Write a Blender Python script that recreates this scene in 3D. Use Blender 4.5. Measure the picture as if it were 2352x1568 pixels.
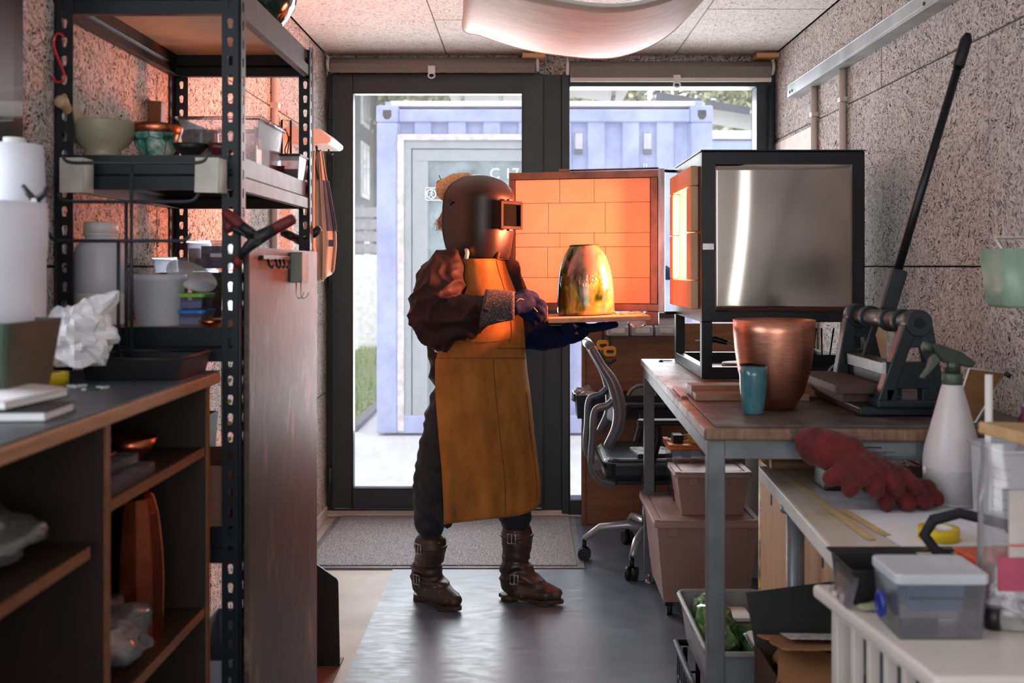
import bpy, bmesh, math, random
from mathutils import Vector, Matrix, Euler, noise
random.seed(7)
for _o in list(bpy.data.objects): bpy.data.objects.remove(_o)
COL = bpy.context.scene.collection
V = Vector
PI = math.pi
# calibration of the 2352 x 1568 frame: focal length, vanishing point, eye height
F, CX, CY, H = 2290.0, 1205.0, 612.0, 1.31
def at(px, py, Y):
    return V(((px - CX) * Y / F, Y, H - (py - CY) * Y / F))

# ---------------------------------------------------------------- camera, world, lights
cd = bpy.data.cameras.new('camera'); cam = bpy.data.objects.new('camera', cd); COL.objects.link(cam)
cam.location = (0, 0, H); cam.rotation_euler = (PI / 2, 0, 0)
cd.lens = F / 2352 * 36; cd.sensor_width = 36; cd.sensor_fit = 'HORIZONTAL'
cd.shift_x = (1176 - CX) / 2352; cd.shift_y = (CY - 784) / 2352
cd.clip_start = 0.05; cd.clip_end = 200
cd.dof.use_dof = True; cd.dof.focus_distance = 3.75; cd.dof.aperture_fstop = 3.6
bpy.context.scene.camera = cam
sc = bpy.context.scene
sc.view_settings.view_transform = 'Standard'; sc.view_settings.look = 'None'
sc.view_settings.gamma = 1; sc.view_settings.use_curve_mapping = False
sc.view_settings.exposure = 0.22
sc.cycles.max_bounces = 10; sc.cycles.diffuse_bounces = 5; sc.cycles.transparent_max_bounces = 24
sc.cycles.sample_clamp_indirect = 6
w = bpy.data.worlds.new('world'); sc.world = w; w.use_nodes = True
wn = w.node_tree; bg = wn.nodes['Background']
tc = wn.nodes.new('ShaderNodeTexCoord'); nz = wn.nodes.new('ShaderNodeTexNoise'); rp = wn.nodes.new('ShaderNodeValToRGB')
nz.inputs['Scale'].default_value = 2.2; nz.inputs['Detail'].default_value = 4
rp.color_ramp.elements[0].color = (0.80, 0.88, 1.0, 1); rp.color_ramp.elements[1].color = (1.0, 0.99, 0.97, 1)
wn.links.new(tc.outputs['Generated'], nz.inputs['Vector']); wn.links.new(nz.outputs['Fac'], rp.inputs['Fac'])
wn.links.new(rp.outputs['Color'], bg.inputs['Color']); bg.inputs['Strength'].default_value = 2.0

def area_light(name, loc, rot, sx, sy, energy, col, spread=PI):
    l = bpy.data.lights.new(name, 'AREA'); l.shape = 'RECTANGLE'; l.size = sx; l.size_y = sy
    l.energy = energy; l.color = col; l.spread = spread
    o = bpy.data.objects.new(name, l); o.location = loc; o.rotation_euler = rot; COL.objects.link(o)
    return o
# daylight at the back door and side window; the rear light is added fill
area_light('skylight_back_door', (0.15, 5.62, 1.35), (-PI / 2 - 0.22, 0, 0), 2.3, 1.9, 120, (0.93, 0.97, 1.0))
area_light('skylight_side_window', (-1.34, 1.0, 1.5), (0, -PI / 2, 0), 1.7, 1.7, 34, (0.88, 0.94, 1.0))
area_light('rear_fill_light', (0.3, -1.6, 1.55), (PI / 2, 0, 0), 2.1, 1.7, 17, (1.0, 0.95, 0.90))  # unseen rear opening, added to fill in light from behind the camera
# the glow of the kiln chamber
area_light('kiln_glow', (0.88, 3.735, 1.42), (0, PI / 2, 0), 0.28, 0.28, 80, (1.0, 0.25, 0.12))

# ---------------------------------------------------------------- materials
def lin(c):
    if max(c) > 1.0: c = [x / 255 for x in c]
    return tuple((x / 12.92 if x <= 0.04045 else ((x + 0.055) / 1.055) ** 2.4) for x in c[:3]) + (1.0,)
MATS = {}
class NT:
    def __init__(s, name):
        s.m = bpy.data.materials.new(name); s.m.use_nodes = True; s.t = s.m.node_tree
        s.b = s.t.nodes['Principled BSDF']; s.out = s.t.nodes['Material Output']
        s.tc = s.t.nodes.new('ShaderNodeTexCoord')
    def n(s, kind, **kw):
        x = s.t.nodes.new('ShaderNode' + kind)
        for k, v in kw.items():
            if k in x.inputs: x.inputs[k].default_value = v
            else: setattr(x, k, v)
        return x
    def l(s, a, b): s.t.links.new(a, b)
    def coords(s, scale=(1, 1, 1), rot=(0, 0, 0), loc=(0, 0, 0), src='Object'):
        mp = s.n('Mapping'); s.l(s.tc.outputs[src], mp.inputs['Vector'])
        mp.inputs['Scale'].default_value = scale; mp.inputs['Rotation'].default_value = rot; mp.inputs['Location'].default_value = loc
        return mp.outputs['Vector']
    def noise(s, vec, scale, detail=3, rough=0.55, dist=0):
        x = s.n('TexNoise'); s.l(vec, x.inputs['Vector'])
        x.inputs['Scale'].default_value = scale; x.inputs['Detail'].default_value = detail
        x.inputs['Roughness'].default_value = rough; x.inputs['Distortion'].default_value = dist
        return x.outputs['Fac']
    def ramp(s, fac, stops, interp='LINEAR'):
        r = s.n('ValToRGB'); s.l(fac, r.inputs['Fac']); e = r.color_ramp.elements; r.color_ramp.interpolation = interp
        while len(e) < len(stops): e.new(0.5)
        for i, (p, c) in enumerate(stops):
            e[i].position = p; e[i].color = lin(c) if not isinstance(c, (int, float)) else (c, c, c, 1)
        return r.outputs['Color']
    def math(s, op, a, b=None, clamp=False):
        x = s.n('Math', operation=op); x.use_clamp = clamp
        for i, q in enumerate((a, b)):
            if q is None: continue
            if isinstance(q, (int, float)): x.inputs[i].default_value = q
            else: s.l(q, x.inputs[i])
        return x.outputs[0]
    def mix(s, fac, a, b, kind='MIX'):
        x = s.n('Mix', data_type='RGBA', blend_type=kind)
        for i, q in ((0, fac), (6, a), (7, b)):
            if isinstance(q, (int, float)): x.inputs[i].default_value = q
            elif isinstance(q, (tuple, list)): x.inputs[i].default_value = lin(q)
            else: s.l(q, x.inputs[i])
        return x.outputs[2]
    def bump(s, h, strength=0.3, dist=0.002):
        b = s.n('Bump'); b.inputs['Strength'].default_value = strength; b.inputs['Distance'].default_value = dist
        s.l(h, b.inputs['Height']); s.l(b.outputs['Normal'], s.b.inputs['Normal'])
    def set(s, **kw):
        for k, v in kw.items():
            k = k.replace('_', ' ')
            if isinstance(v, bpy.types.NodeSocket): s.l(v, s.b.inputs[k])
            else: s.b.inputs[k].default_value = v

def mat(name, col, rough=0.5, metal=0.0, var=0.08, vs=12, bump=0.0, bs=60, spec=None, trans=0.0, alpha=1.0, sheen=0.0, coat=0.0, col2=None, stretch=(1, 1, 1), sss=0.0):
    if name in MATS: return MATS[name]
    t = NT(name); v = t.coords(stretch)
    f = t.noise(v, vs, 4, 0.6)
    c = [x / 255 for x in col] if max(col) > 1 else list(col)
    lo = [max(0, x * (1 - var)) for x in c]; hi = [min(1, x * (1 + var)) for x in (([x / 255 for x in col2] if max(col2) > 1 else col2) if col2 else c)]
    t.set(Base_Color=t.ramp(f, [(0.3, lo), (0.7, hi)]), Metallic=metal, Alpha=alpha)
    f2 = t.noise(t.coords(stretch, loc=(3, 1, 2)), vs * 2.3, 3)
    rr = t.n('MapRange'); t.l(f2, rr.inputs['Value']); rr.inputs['To Min'].default_value = max(0.02, rough * 0.82); rr.inputs['To Max'].default_value = min(1, rough * 1.18)
    t.l(rr.outputs[0], t.b.inputs['Roughness'])
    if bump: t.bump(t.noise(v, bs, 4, 0.6), bump)
    if spec is not None: t.b.inputs['Specular IOR Level'].default_value = spec
    if trans: t.b.inputs['Transmission Weight'].default_value = trans
    if sheen: t.b.inputs['Sheen Weight'].default_value = sheen
    if coat: t.b.inputs['Coat Weight'].default_value = coat
    if sss: t.b.inputs['Subsurface Weight'].default_value = sss; t.b.inputs['Subsurface Radius'].default_value = (0.02, 0.02, 0.02)
    MATS[name] = t.m; return t.m

def wood(name, c1, c2, stretch=(1, 1, 1), scale=9, rough=0.55, bump=0.15, knots=True, stain=None):
    if name in MATS: return MATS[name]
    t = NT(name); v = t.coords(stretch)
    f = t.noise(v, scale, 6, 0.65, 0.6); g = t.noise(v, scale * 5, 3, 0.6)
    h = t.math('ADD', t.math('MULTIPLY', f, 0.7), t.math('MULTIPLY', g, 0.3))
    col = t.ramp(h, [(0.32, c1), (0.66, c2)])
    if stain:
        col = t.mix(t.math('MULTIPLY', t.math('SUBTRACT', t.noise(t.coords(), 3.5, 5, 0.7), 0.45, True), 3.0, True), col, stain)
    t.set(Base_Color=col, Roughness=rough); t.bump(h, bump)
    MATS[name] = t.m; return t.m

def pane_mat(name, tint=(255, 255, 255), gloss=0.08, haze=0.05, rough=0.02, hazecol=(240, 240, 245)):
    """thin clear sheet: light passes straight, a little gloss, a little dust"""
    if name in MATS: return MATS[name]
    t = NT(name); t.t.nodes.remove(t.b)
    tr = t.n('BsdfTransparent'); tr.inputs['Color'].default_value = lin(tint)
    gl = t.n('BsdfGlossy'); gl.inputs['Roughness'].default_value = rough
    df = t.n('BsdfDiffuse'); df.inputs['Color'].default_value = lin(hazecol)
    lw = t.n('LayerWeight'); lw.inputs['Blend'].default_value = 0.25
    m1 = t.n('MixShader'); m2 = t.n('MixShader')
    f = t.math('ADD', t.math('MULTIPLY', lw.outputs['Fresnel'], 0.9), gloss, True)
    t.l(f, m1.inputs[0]); t.l(tr.outputs[0], m1.inputs[1]); t.l(gl.outputs[0], m1.inputs[2])
    d = t.math('MULTIPLY', t.noise(t.coords(), 14, 5, 0.7), haze * 2)
    t.l(d, m2.inputs[0]); t.l(m1.outputs[0], m2.inputs[1]); t.l(df.outputs[0], m2.inputs[2])
    t.l(m2.outputs[0], t.out.inputs['Surface'])
    MATS[name] = t.m; return t.m

def emit(name, col, strength, col2=None):
    if name in MATS: return MATS[name]
    t = NT(name); f = t.noise(t.coords(), 9, 3)
    c = t.ramp(f, [(0.3, col), (0.7, col2 or col)])
    t.set(Base_Color=lin((200, 150, 110)), Emission_Color=c, Emission_Strength=strength, Roughness=0.9)
    MATS[name] = t.m; return t.m

# ---------------------------------------------------------------- mesh building
WM = {}            # world matrices of the things, by object
def wm(o):
    while o is not None and o.name not in WM: o = o.parent
    return WM[o.name] if o is not None else Matrix.Identity(4)
def rotm(a): return Euler(a, 'XYZ').to_matrix()
class MB:
    def __init__(s): s.v = []; s.f = []; s.s = []
    def add(s, vs, fs, sm=False):
        k = len(s.v); s.v += [V(p) for p in vs]; s.f += [tuple(i + k for i in q) for q in fs]; s.s += [sm] * len(fs); return s
    def box(s, x0, x1, y0, y1, z0, z1, rot=None, piv=None):
        vs = [V((x, y, z)) for z in (z0, z1) for y in (y0, y1) for x in (x0, x1)]
        if rot is not None:
            piv = V(piv) if piv is not None else V(((x0 + x1) / 2, (y0 + y1) / 2, (z0 + z1) / 2)); R = rotm(rot)
            vs = [R @ (p - piv) + piv for p in vs]
        return s.add(vs, [(0, 2, 3, 1), (4, 5, 7, 6), (0, 1, 5, 4), (2, 6, 7, 3), (0, 4, 6, 2), (1, 3, 7, 5)])
    def bar(s, p0, p1, w, d, up=(0, 0, 1)):
        p0, p1 = V(p0), V(p1); z = (p1 - p0).normalized(); x = z.cross(V(up))
        if x.length < 1e-4: x = z.cross(V((1, 0, 0)))
        x.normalize(); y = z.cross(x)
        vs = [p + x * a * w / 2 + y * b * d / 2 for p in (p0, p1) for a, b in ((-1, -1), (1, -1), (1, 1), (-1, 1))]
        return s.add(vs, [(3, 2, 1, 0), (4, 5, 6, 7), (0, 1, 5, 4), (1, 2, 6, 5), (2, 3, 7, 6), (3, 0, 4, 7)])
    def taper(s, c0, s0, c1, s1):
        """frustum between two horizontal rectangles, centres c0 c1, sizes s0 s1"""
        vs = [V(c) + V((a * q[0] / 2, b * q[1] / 2, 0)) for c, q in ((c0, s0), (c1, s1)) for a, b in ((-1, -1), (1, -1), (1, 1), (-1, 1))]
        return s.add(vs, [(3, 2, 1, 0), (4, 5, 6, 7), (0, 1, 5, 4), (1, 2, 6, 5), (2, 3, 7, 6), (3, 0, 4, 7)])
    def tube(s, pts, r, n=8, closed=False, caps=True):
        pts = [V(p) for p in pts]; N = len(pts); rs = r if isinstance(r, (list, tuple)) else [r] * N
        rings = []; ref = None
        for i, p in enumerate(pts):
            if closed: d = pts[(i + 1) % N] - pts[i - 1]
            else: d = pts[min(i + 1, N - 1)] - pts[max(i - 1, 0)]
            if d.length < 1e-9: d = V((0, 0, 1))
            d.normalize()
            if ref is None: ref = d.orthogonal().normalized()
            ref = ref - d * ref.dot(d)
            if ref.length < 1e-6: ref = d.orthogonal()
            ref.normalize(); b = d.cross(ref)
            rings.append([p + (ref * math.cos(t) + b * math.sin(t)) * rs[i] for t in [2 * PI * k / n for k in range(n)]])
        vs = [q for R in rings for q in R]; fs = []
        for i in range(N if closed else N - 1):
            j = (i + 1) % N
            for k in range(n): fs.append((i * n + k, i * n + (k + 1) % n, j * n + (k + 1) % n, j * n + k))
        s.add(vs, fs, True)
        if caps and not closed:
            k0 = len(s.v) - len(vs)
            s.f += [tuple(k0 + k for k in reversed(range(n))), tuple(k0 + (N - 1) * n + k for k in range(n))]; s.s += [False, False]
        return s
    def cyl(s, p0, p1, r0, r1=None, n=20, caps=True):
        return s.tube([p0, p1], [r0, r0 if r1 is None else r1], n, False, caps)
    def lathe(s, prof, c=(0, 0, 0), n=32, axis='Z', sx=1.0, sy=1.0):
        c = V(c); vs = []; fs = []
        for r, z in prof:
            for k in range(n):
                t = 2 * PI * k / n; a, b = r * math.cos(t) * sx, r * math.sin(t) * sy
                vs.append(c + (V((a, b, z)) if axis == 'Z' else V((a, z, b)) if axis == 'Y' else V((z, a, b))))
        for i in range(len(prof) - 1):
            for k in range(n): fs.append((i * n + k, i * n + (k + 1) % n, (i + 1) * n + (k + 1) % n, (i + 1) * n + k))
        s.add(vs, fs, True); k0 = len(s.v) - len(vs); m = len(prof)
        if prof[0][0] > 1e-6: s.f.append(tuple(k0 + k for k in reversed(range(n)))); s.s.append(False)
        if prof[-1][0] > 1e-6: s.f.append(tuple(k0 + (m - 1) * n + k for k in range(n))); s.s.append(False)
        return s
    def prism(s, pts, lo, hi, plane='XZ'):
        def mk(a, b, c): return V((a, c, b)) if plane == 'XZ' else V((c, a, b)) if plane == 'YZ' else V((a, b, c))
        n = len(pts); vs = [mk(a, b, lo) for a, b in pts] + [mk(a, b, hi) for a, b in pts]
        fs = [tuple(range(n)), tuple(range(2 * n - 1, n - 1, -1))] + [(i, i + n, (i + 1) % n + n, (i + 1) % n) for i in range(n)]
        return s.add(vs, fs)
    def ball(s, c, r, n=16, m=10, rot=None):
        r = (r, r, r) if isinstance(r, (int, float)) else r; c = V(c); R = rotm(rot) if rot else None; vs = []; fs = []
        for i in range(m + 1):
            ph = PI * i / m
            for k in range(n):
                p = V((r[0] * math.sin(ph) * math.cos(2 * PI * k / n), r[1] * math.sin(ph) * math.sin(2 * PI * k / n), r[2] * math.cos(ph)))
                if R: p = R @ p
                vs.append(c + p)
        for i in range(m):
            for k in range(n): fs.append((i * n + k, (i + 1) * n + k, (i + 1) * n + (k + 1) % n, i * n + (k + 1) % n))
        return s.add(vs, fs, True)
    def grid(s, fn, nu, nv, closeu=False):
        vs = [fn(i / nu, j / nv) for j in range(nv + 1) for i in range(nu + (0 if closeu else 1))]; w_ = nu + (0 if closeu else 1)
        fs = [(j * w_ + i, j * w_ + (i + 1) % w_, (j + 1) * w_ + (i + 1) % w_, (j + 1) * w_ + i) for j in range(nv) for i in range(nu)]
        return s.add(vs, fs, True)
    def build(s, name, m, parent=None, bevel=0, seg=2, solid=0, sub=0, local=False, remesh=0, smooth=0, disp=None, flat=False, kind=None, cleanup=True, fixn=True):
        if parent is not None and not local:
            iv = wm(parent).inverted(); vs = [iv @ p for p in s.v]
        else: vs = s.v
        me = bpy.data.meshes.new(name); me.from_pydata([tuple(p) for p in vs], [], s.f)
        for p, q in zip(me.polygons, s.s): p.use_smooth = q and not flat
        if fixn:
            bm = bmesh.new(); bm.from_mesh(me)
            bmesh.ops.remove_doubles(bm, verts=bm.verts, dist=1e-6)
            if remesh:
                seen = set()
                for f0 in list(bm.faces):
                    if f0.index in seen: continue
                    st, isl = [f0], []; seen.add(f0.index)
                    while st:
                        f = st.pop(); isl.append(f)
                        for e in f.edges:
                            for g in e.link_faces:
                                if g.index not in seen: seen.add(g.index); st.append(g)
                    vol = 0.0; c0 = isl[0].verts[0].co.copy()
                    for f in isl:
                        a = f.verts[0].co - c0
                        for i in range(1, len(f.verts) - 1): vol += a.dot((f.verts[i].co - c0).cross(f.verts[i + 1].co - c0))
                    if vol < 0:
                        for f in isl: f.normal_flip()
            else: bmesh.ops.recalc_face_normals(bm, faces=bm.faces)
            bm.to_mesh(me); bm.free()
        me.materials.append(m)
        o = bpy.data.objects.new(name, me); COL.objects.link(o)
        if parent is not None: o.parent = parent
        if kind: o['kind'] = kind
        if remesh:
            q = o.modifiers.new('r', 'REMESH'); q.mode = 'VOXEL'; q.voxel_size = remesh; q.use_smooth_shade = True
        if smooth:
            q = o.modifiers.new('s', 'SMOOTH'); q.iterations = smooth; q.factor = 0.6
        if solid:
            q = o.modifiers.new('t', 'SOLIDIFY'); q.thickness = solid; q.offset = 0
        if bevel:
            q = o.modifiers.new('b', 'BEVEL'); q.width = bevel; q.segments = seg; q.limit_method = 'ANGLE'; q.angle_limit = math.radians(35)
        if sub:
            q = o.modifiers.new('u', 'SUBSURF'); q.levels = sub; q.render_levels = sub
        if disp or remesh:
            dg = bpy.context.evaluated_depsgraph_get(); me2 = bpy.data.meshes.new_from_object(o.evaluated_get(dg)); o.modifiers.clear(); o.data = me2
            if disp:
                W = wm(parent) if parent is not None and not local else Matrix.Identity(4)
                nr = [v.normal.copy() for v in me2.vertices]
                for v, q in zip(me2.vertices, nr): v.co = v.co + q * disp(W @ v.co)
            for p in me2.polygons: p.use_smooth = not flat
        return o

def tag(o, label=None, cat=None, group=None, kind=None):
    if label: o['label'] = label
    if cat: o['category'] = cat
    if group: o['group'] = group
    if kind: o['kind'] = kind
    return o
def thing(name, label, cat, loc, rz=0.0, group=None, rot=None):
    o = bpy.data.objects.new(name, None); COL.objects.link(o); o.empty_display_size = 0.05
    o.location = loc; o.rotation_euler = rot if rot else (0, 0, rz)
    WM[o.name] = Matrix.Translation(V(loc)) @ Euler(o.rotation_euler, 'XYZ').to_matrix().to_4x4()
    return tag(o, label, cat, group)
def copy_tree(o, parent=None):
    c = o.copy(); COL.objects.link(c)
    if parent is not None: c.parent = parent
    for ch in list(o.children): copy_tree(ch, c)
    return c
def fb(p, sc_=9, amp=1.0, seed=0.0):
    return amp * noise.noise(V(p) * sc_ + V((seed, seed * 1.7, -seed)))
def catmull(pts, n=8):
    pts = [V(p) for p in pts]; P = [pts[0]] + pts + [pts[-1]]; out = []
    for i in range(1, len(P) - 2):
        a, b, c, d = P[i - 1], P[i], P[i + 1], P[i + 2]
        for k in range(n):
            t = k / n
            out.append(0.5 * ((2 * b) + (c - a) * t + (2 * a - 5 * b + 4 * c - d) * t * t + (3 * b - a - 3 * c + d) * t ** 3))
    out.append(pts[-1]); return out
def text(name, body, m, parent, loc, size, rot=(PI / 2, 0, 0), ext=0.0005, align='LEFT', label=None):
    cu = bpy.data.curves.new(name, 'FONT'); cu.body = body; cu.size = size; cu.extrude = ext; cu.align_x = align
    o = bpy.data.objects.new(name, cu); COL.objects.link(o)
    dg = bpy.context.evaluated_depsgraph_get(); me = bpy.data.meshes.new_from_object(o.evaluated_get(dg))
    bpy.data.objects.remove(o); me.materials.clear(); me.materials.append(m)
    R = wm(parent).inverted() @ Matrix.Translation(V(loc)) @ Euler(rot, 'XYZ').to_matrix().to_4x4(); me.transform(R)
    o = bpy.data.objects.new(name, me); COL.objects.link(o); o.parent = parent
    if label: o['label'] = label
    return o
# ---------------------------------------------------------------- the setting
XL, XR, YB, ZC = -1.04, 1.31, 5.25, 2.42
def woodwool(name, light, mid, dark, axis, cell=17, fine=290, cover=0.5):
    """layers of wood strands: in each cell of a layer the strands run their own way"""
    t = NT(name); obj = t.tc.outputs['Object']; lay = []
    wob = t.n('TexNoise'); wob.inputs['Scale'].default_value = 22; wob.inputs['Detail'].default_value = 2; t.l(obj, wob.inputs['Vector'])
    for i in range(3):
        off = t.n('VectorMath', operation='ADD'); t.l(obj, off.inputs[0]); off.inputs[1].default_value = (i * 1.31, i * 2.17, i * 0.73)
        wv = t.n('VectorMath', operation='MULTIPLY_ADD'); t.l(wob.outputs['Color'], wv.inputs[0]); wv.inputs[1].default_value = (0.035, 0.035, 0.035); t.l(off.outputs[0], wv.inputs[2])
        vo = t.n('TexVoronoi'); vo.inputs['Scale'].default_value = cell * (1 + 0.35 * i); t.l(wv.outputs[0], vo.inputs['Vector'])
        sp = t.n('SeparateColor'); t.l(vo.outputs['Color'], sp.inputs[0])
        ro = t.n('VectorRotate', rotation_type='AXIS_ANGLE'); ro.inputs['Axis'].default_value = axis
        t.l(wv.outputs[0], ro.inputs['Vector']); t.l(t.math('MULTIPLY', sp.outputs[0], 6.283), ro.inputs['Angle'])
        mp = t.n('Mapping'); t.l(ro.outputs[0], mp.inputs['Vector'])
        mp.inputs['Scale'].default_value = (1, 0.07, 1) if axis[0] else (0.07, 1, 1)
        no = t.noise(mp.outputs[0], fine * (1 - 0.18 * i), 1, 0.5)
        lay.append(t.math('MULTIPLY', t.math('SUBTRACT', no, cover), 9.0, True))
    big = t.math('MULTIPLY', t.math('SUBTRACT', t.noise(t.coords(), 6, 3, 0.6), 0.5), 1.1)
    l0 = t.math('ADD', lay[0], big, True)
    c = t.mix(lay[2], dark, mid); c = t.mix(lay[1], c, light); c = t.mix(l0, c, [min(255, x * 1.05) for x in light])  # gaps and deeper strand layers coloured darker to stand for their shade
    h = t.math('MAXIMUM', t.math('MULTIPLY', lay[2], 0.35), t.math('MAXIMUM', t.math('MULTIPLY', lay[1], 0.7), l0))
    t.set(Base_Color=c, Roughness=0.92); t.b.inputs['Specular IOR Level'].default_value = 0.15
    t.bump(h, 0.8, 0.004); return t.m
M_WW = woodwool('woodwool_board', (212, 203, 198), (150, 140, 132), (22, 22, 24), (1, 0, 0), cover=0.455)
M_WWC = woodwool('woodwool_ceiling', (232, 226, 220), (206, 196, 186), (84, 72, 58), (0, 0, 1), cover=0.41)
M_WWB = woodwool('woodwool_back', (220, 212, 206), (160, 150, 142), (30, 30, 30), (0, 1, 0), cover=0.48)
M_DARK = mat('joint_backing', (26, 24, 23), 0.9)  # dark backing that shows in the joints between the boards
M_ANTH = mat('anthracite_frame', (40, 49, 54), 0.42, 0.0, 0.06, 5, coat=0.1)
M_GLASS = pane_mat('window_glass', haze=0.09, gloss=0.0)
M_CONC = mat('pale_concrete', (188, 180, 170), 0.6, 0, 0.07, 4, 0.15, 60)
M_ALU = mat('brushed_aluminium', (190, 190, 190), 0.35, 0.9, 0.05, 30)
M_WHITE = mat('white_plastic', (222, 220, 216), 0.42, 0, 0.03)
M_PVC = mat('warm_white_paint', (212, 202, 194), 0.5, 0, 0.03)

# floor
MB().box(-1.3, 1.6, -1.5, YB + 0.10, -0.10, 0.0).build('floor', M_CONC)['kind'] = 'structure'
def sheet_mat():
    t = NT('steel_floor_sheet'); v = t.coords()
    a = t.noise(v, 2.2, 6, 0.65, 0.4); b = t.noise(t.coords((1, 2.5, 1)), 12, 6, 0.7)
    c = t.ramp(t.math('ADD', t.math('MULTIPLY', a, 0.6), t.math('MULTIPLY', b, 0.4)), [(0.3, (76, 84, 96)), (0.5, (102, 112, 124)), (0.72, (130, 138, 148))])
    t.set(Base_Color=c, Roughness=t.ramp(b, [(0.3, 0.30), (0.7, 0.5)]), Metallic=0.0); t.b.inputs['Specular IOR Level'].default_value = 0.4
    t.bump(b, 0.03); return t.m
sh = MB().box(-0.57, XR - 0.002, -1.45, 4.305, 0.0, 0.004).box(0.262, XR - 0.002, 4.305, YB - 0.02, 0.0, 0.004).build('trim_1', sheet_mat()); tag(sh, kind='structure')
def mat_mat():
    t = NT('grey_loop_carpet'); v = t.coords(); f = t.noise(v, 230, 3, 0.7); g = t.noise(v, 5, 2)
    t.set(Base_Color=t.ramp(f, [(0.38, (60, 60, 64)), (0.52, (160, 159, 162)), (0.66, (224, 223, 224))]), Roughness=0.95)
    t.bump(f, 0.9, 0.004); return t.m
dm = thing('door_mat', 'wide speckled grey entrance mat lying before the glazed door', 'mat', (-0.35, 4.75, 0.0))
MB().box(-0.98, 0.262, 4.31, 5.215, 0.0, 0.009).build('edge_strip', mat('mat_edge', (120, 120, 124), 0.6), dm, bevel=0.002)
MB().box(-0.95, 0.228, 4.335, 5.20, 0.009, 0.014).build('carpet', mat_mat(), dm, bevel=0.002)

def panel_set(parent, m, rects, fn):
    for r in rects:
        fn(MB(), *r).build('panel', m, parent, bevel=0.003, seg=1)
G = 0.0025
# right wall, woodwool boards on a dark backing
wr = MB().box(XR + 0.026, XR + 0.14, -1.5, YB + 0.12, -0.02, ZC + 0.1).build('wall_right', M_DARK); tag(wr, kind='structure')
rows = [(0.0, 0.65, [1.2, 3.3]), (0.65, 1.31, [0.6, 3.42]), (1.31, 1.968, [0.82, 2.82, 4.82]), (1.968, ZC, [1.66, 3.66])]
def wall_rects(ya, yb):
    out = []
    for z0, z1, cuts in rows:
        ys = [ya] + [c for c in cuts if ya < c < yb] + [yb]
        out += [(a, b, z0, z1) for a, b in zip(ys, ys[1:])]
    return out
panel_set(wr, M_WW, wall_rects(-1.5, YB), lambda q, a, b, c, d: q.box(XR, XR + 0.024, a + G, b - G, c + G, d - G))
wl = MB().box(XL - 0.14, XL - 0.026, 2.06, YB + 0.12, -0.02, ZC + 0.1).box(XL - 0.14, XL - 0.026, -1.5, 2.06, 2.2, ZC + 0.1).box(XL - 0.14, XL - 0.026, -1.5, 2.06, -0.02, 0.62).build('wall_left', M_DARK); tag(wl, kind='structure')
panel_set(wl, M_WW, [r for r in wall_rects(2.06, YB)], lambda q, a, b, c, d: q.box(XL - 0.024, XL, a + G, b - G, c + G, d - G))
# ceiling boards
ce = MB().box(-1.3, 1.6, -1.5, YB + 0.12, ZC + 0.026, ZC + 0.12).build('ceiling', M_DARK); tag(ce, kind='structure')
cols = [(XL, -0.41, [1.9, 3.9]), (-0.41, 0.19, [0.9, 2.7, 4.49]), (0.19, 0.79, [1.7, 3.5]), (0.79, XR, [2.5, 4.3])]
rects = []
for x0, x1, cuts in cols:
    ys = [-1.5] + cuts + [YB]; rects += [(x0, x1, a, b) for a, b in zip(ys, ys[1:])]
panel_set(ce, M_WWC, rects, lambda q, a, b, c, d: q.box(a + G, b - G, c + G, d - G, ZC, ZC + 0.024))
# back wall strip above the glazing and rear wall pieces behind the camera
ZD = 2.315
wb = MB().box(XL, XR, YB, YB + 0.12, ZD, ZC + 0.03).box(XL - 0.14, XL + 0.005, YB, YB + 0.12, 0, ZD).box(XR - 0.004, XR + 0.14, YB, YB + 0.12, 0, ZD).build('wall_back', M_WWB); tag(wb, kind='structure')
wf = MB().box(-1.18, -0.9, -1.6, -1.5, 0, 2.5).box(1.2, 1.45, -1.6, -1.5, 0, 2.5).box(-0.9, 1.2, -1.6, -1.5, 2.35, 2.5).box(-0.9, 1.2, -1.6, -1.5, 0, 0.75).build('wall_rear', M_PVC); tag(wf, kind='structure')
# side window at the left, only its far jamb is in view
w2 = MB().box(XL - 0.10, XL + 0.005, 1.985, 2.06, 0.6, 2.2).box(XL - 0.07, XL + 0.02, 1.93, 1.992, 0.6, 2.2).box(XL - 0.07, XL + 0.02, -1.0, 1.94, 0.6, 0.68).box(XL - 0.07, XL + 0.02, -1.0, 1.94, 2.12, 2.2).box(XL - 0.07, XL + 0.02, 0.4, 0.47, 0.68, 2.12).build('window_2', M_ANTH, bevel=0.003); tag(w2, kind='structure')
MB().box(XL - 0.03, XL - 0.024, -1.0, 1.93, 0.68, 2.12).build('pane', M_GLASS, w2)

# glazed door and fixed window in the back wall. px helper at the glazing plane
YG = YB - 0.03
def gx(px): return (px - CX) * YG / F
def gz(py): return H - (py - CY) * YG / F
def frame_ring(x0, x1, z0, z1, wl_, wr_, wt, wb_, y0, y1):
    return MB().box(x0, x0 + wl_, y0, y1, z0, z1).box(x1 - wr_, x1, y0, y1, z0, z1).box(x0 + wl_, x1 - wr_, y0, y1, z1 - wt, z1).box(x0 + wl_, x1 - wr_, y0, y1, z0, z0 + wb_)
d1 = frame_ring(XL + 0.005, gx(1290), 0.02, ZD, gx(766) - gx(752), gx(1290) - gx(1246), 0.012, 0.02, YG + 0.005, YG + 0.10).build('door_1', M_ANTH, bevel=0.003); tag(d1, kind='structure')
frame_ring(gx(764), gx(1248), gz(1163), gz(171), gx(812) - gx(764), gx(1248) - gx(1200), gz(171) - gz(216), gz(1120) - gz(1163), YG - 0.028, YG + 0.045).build('sash', M_ANTH, d1, bevel=0.004)
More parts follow.
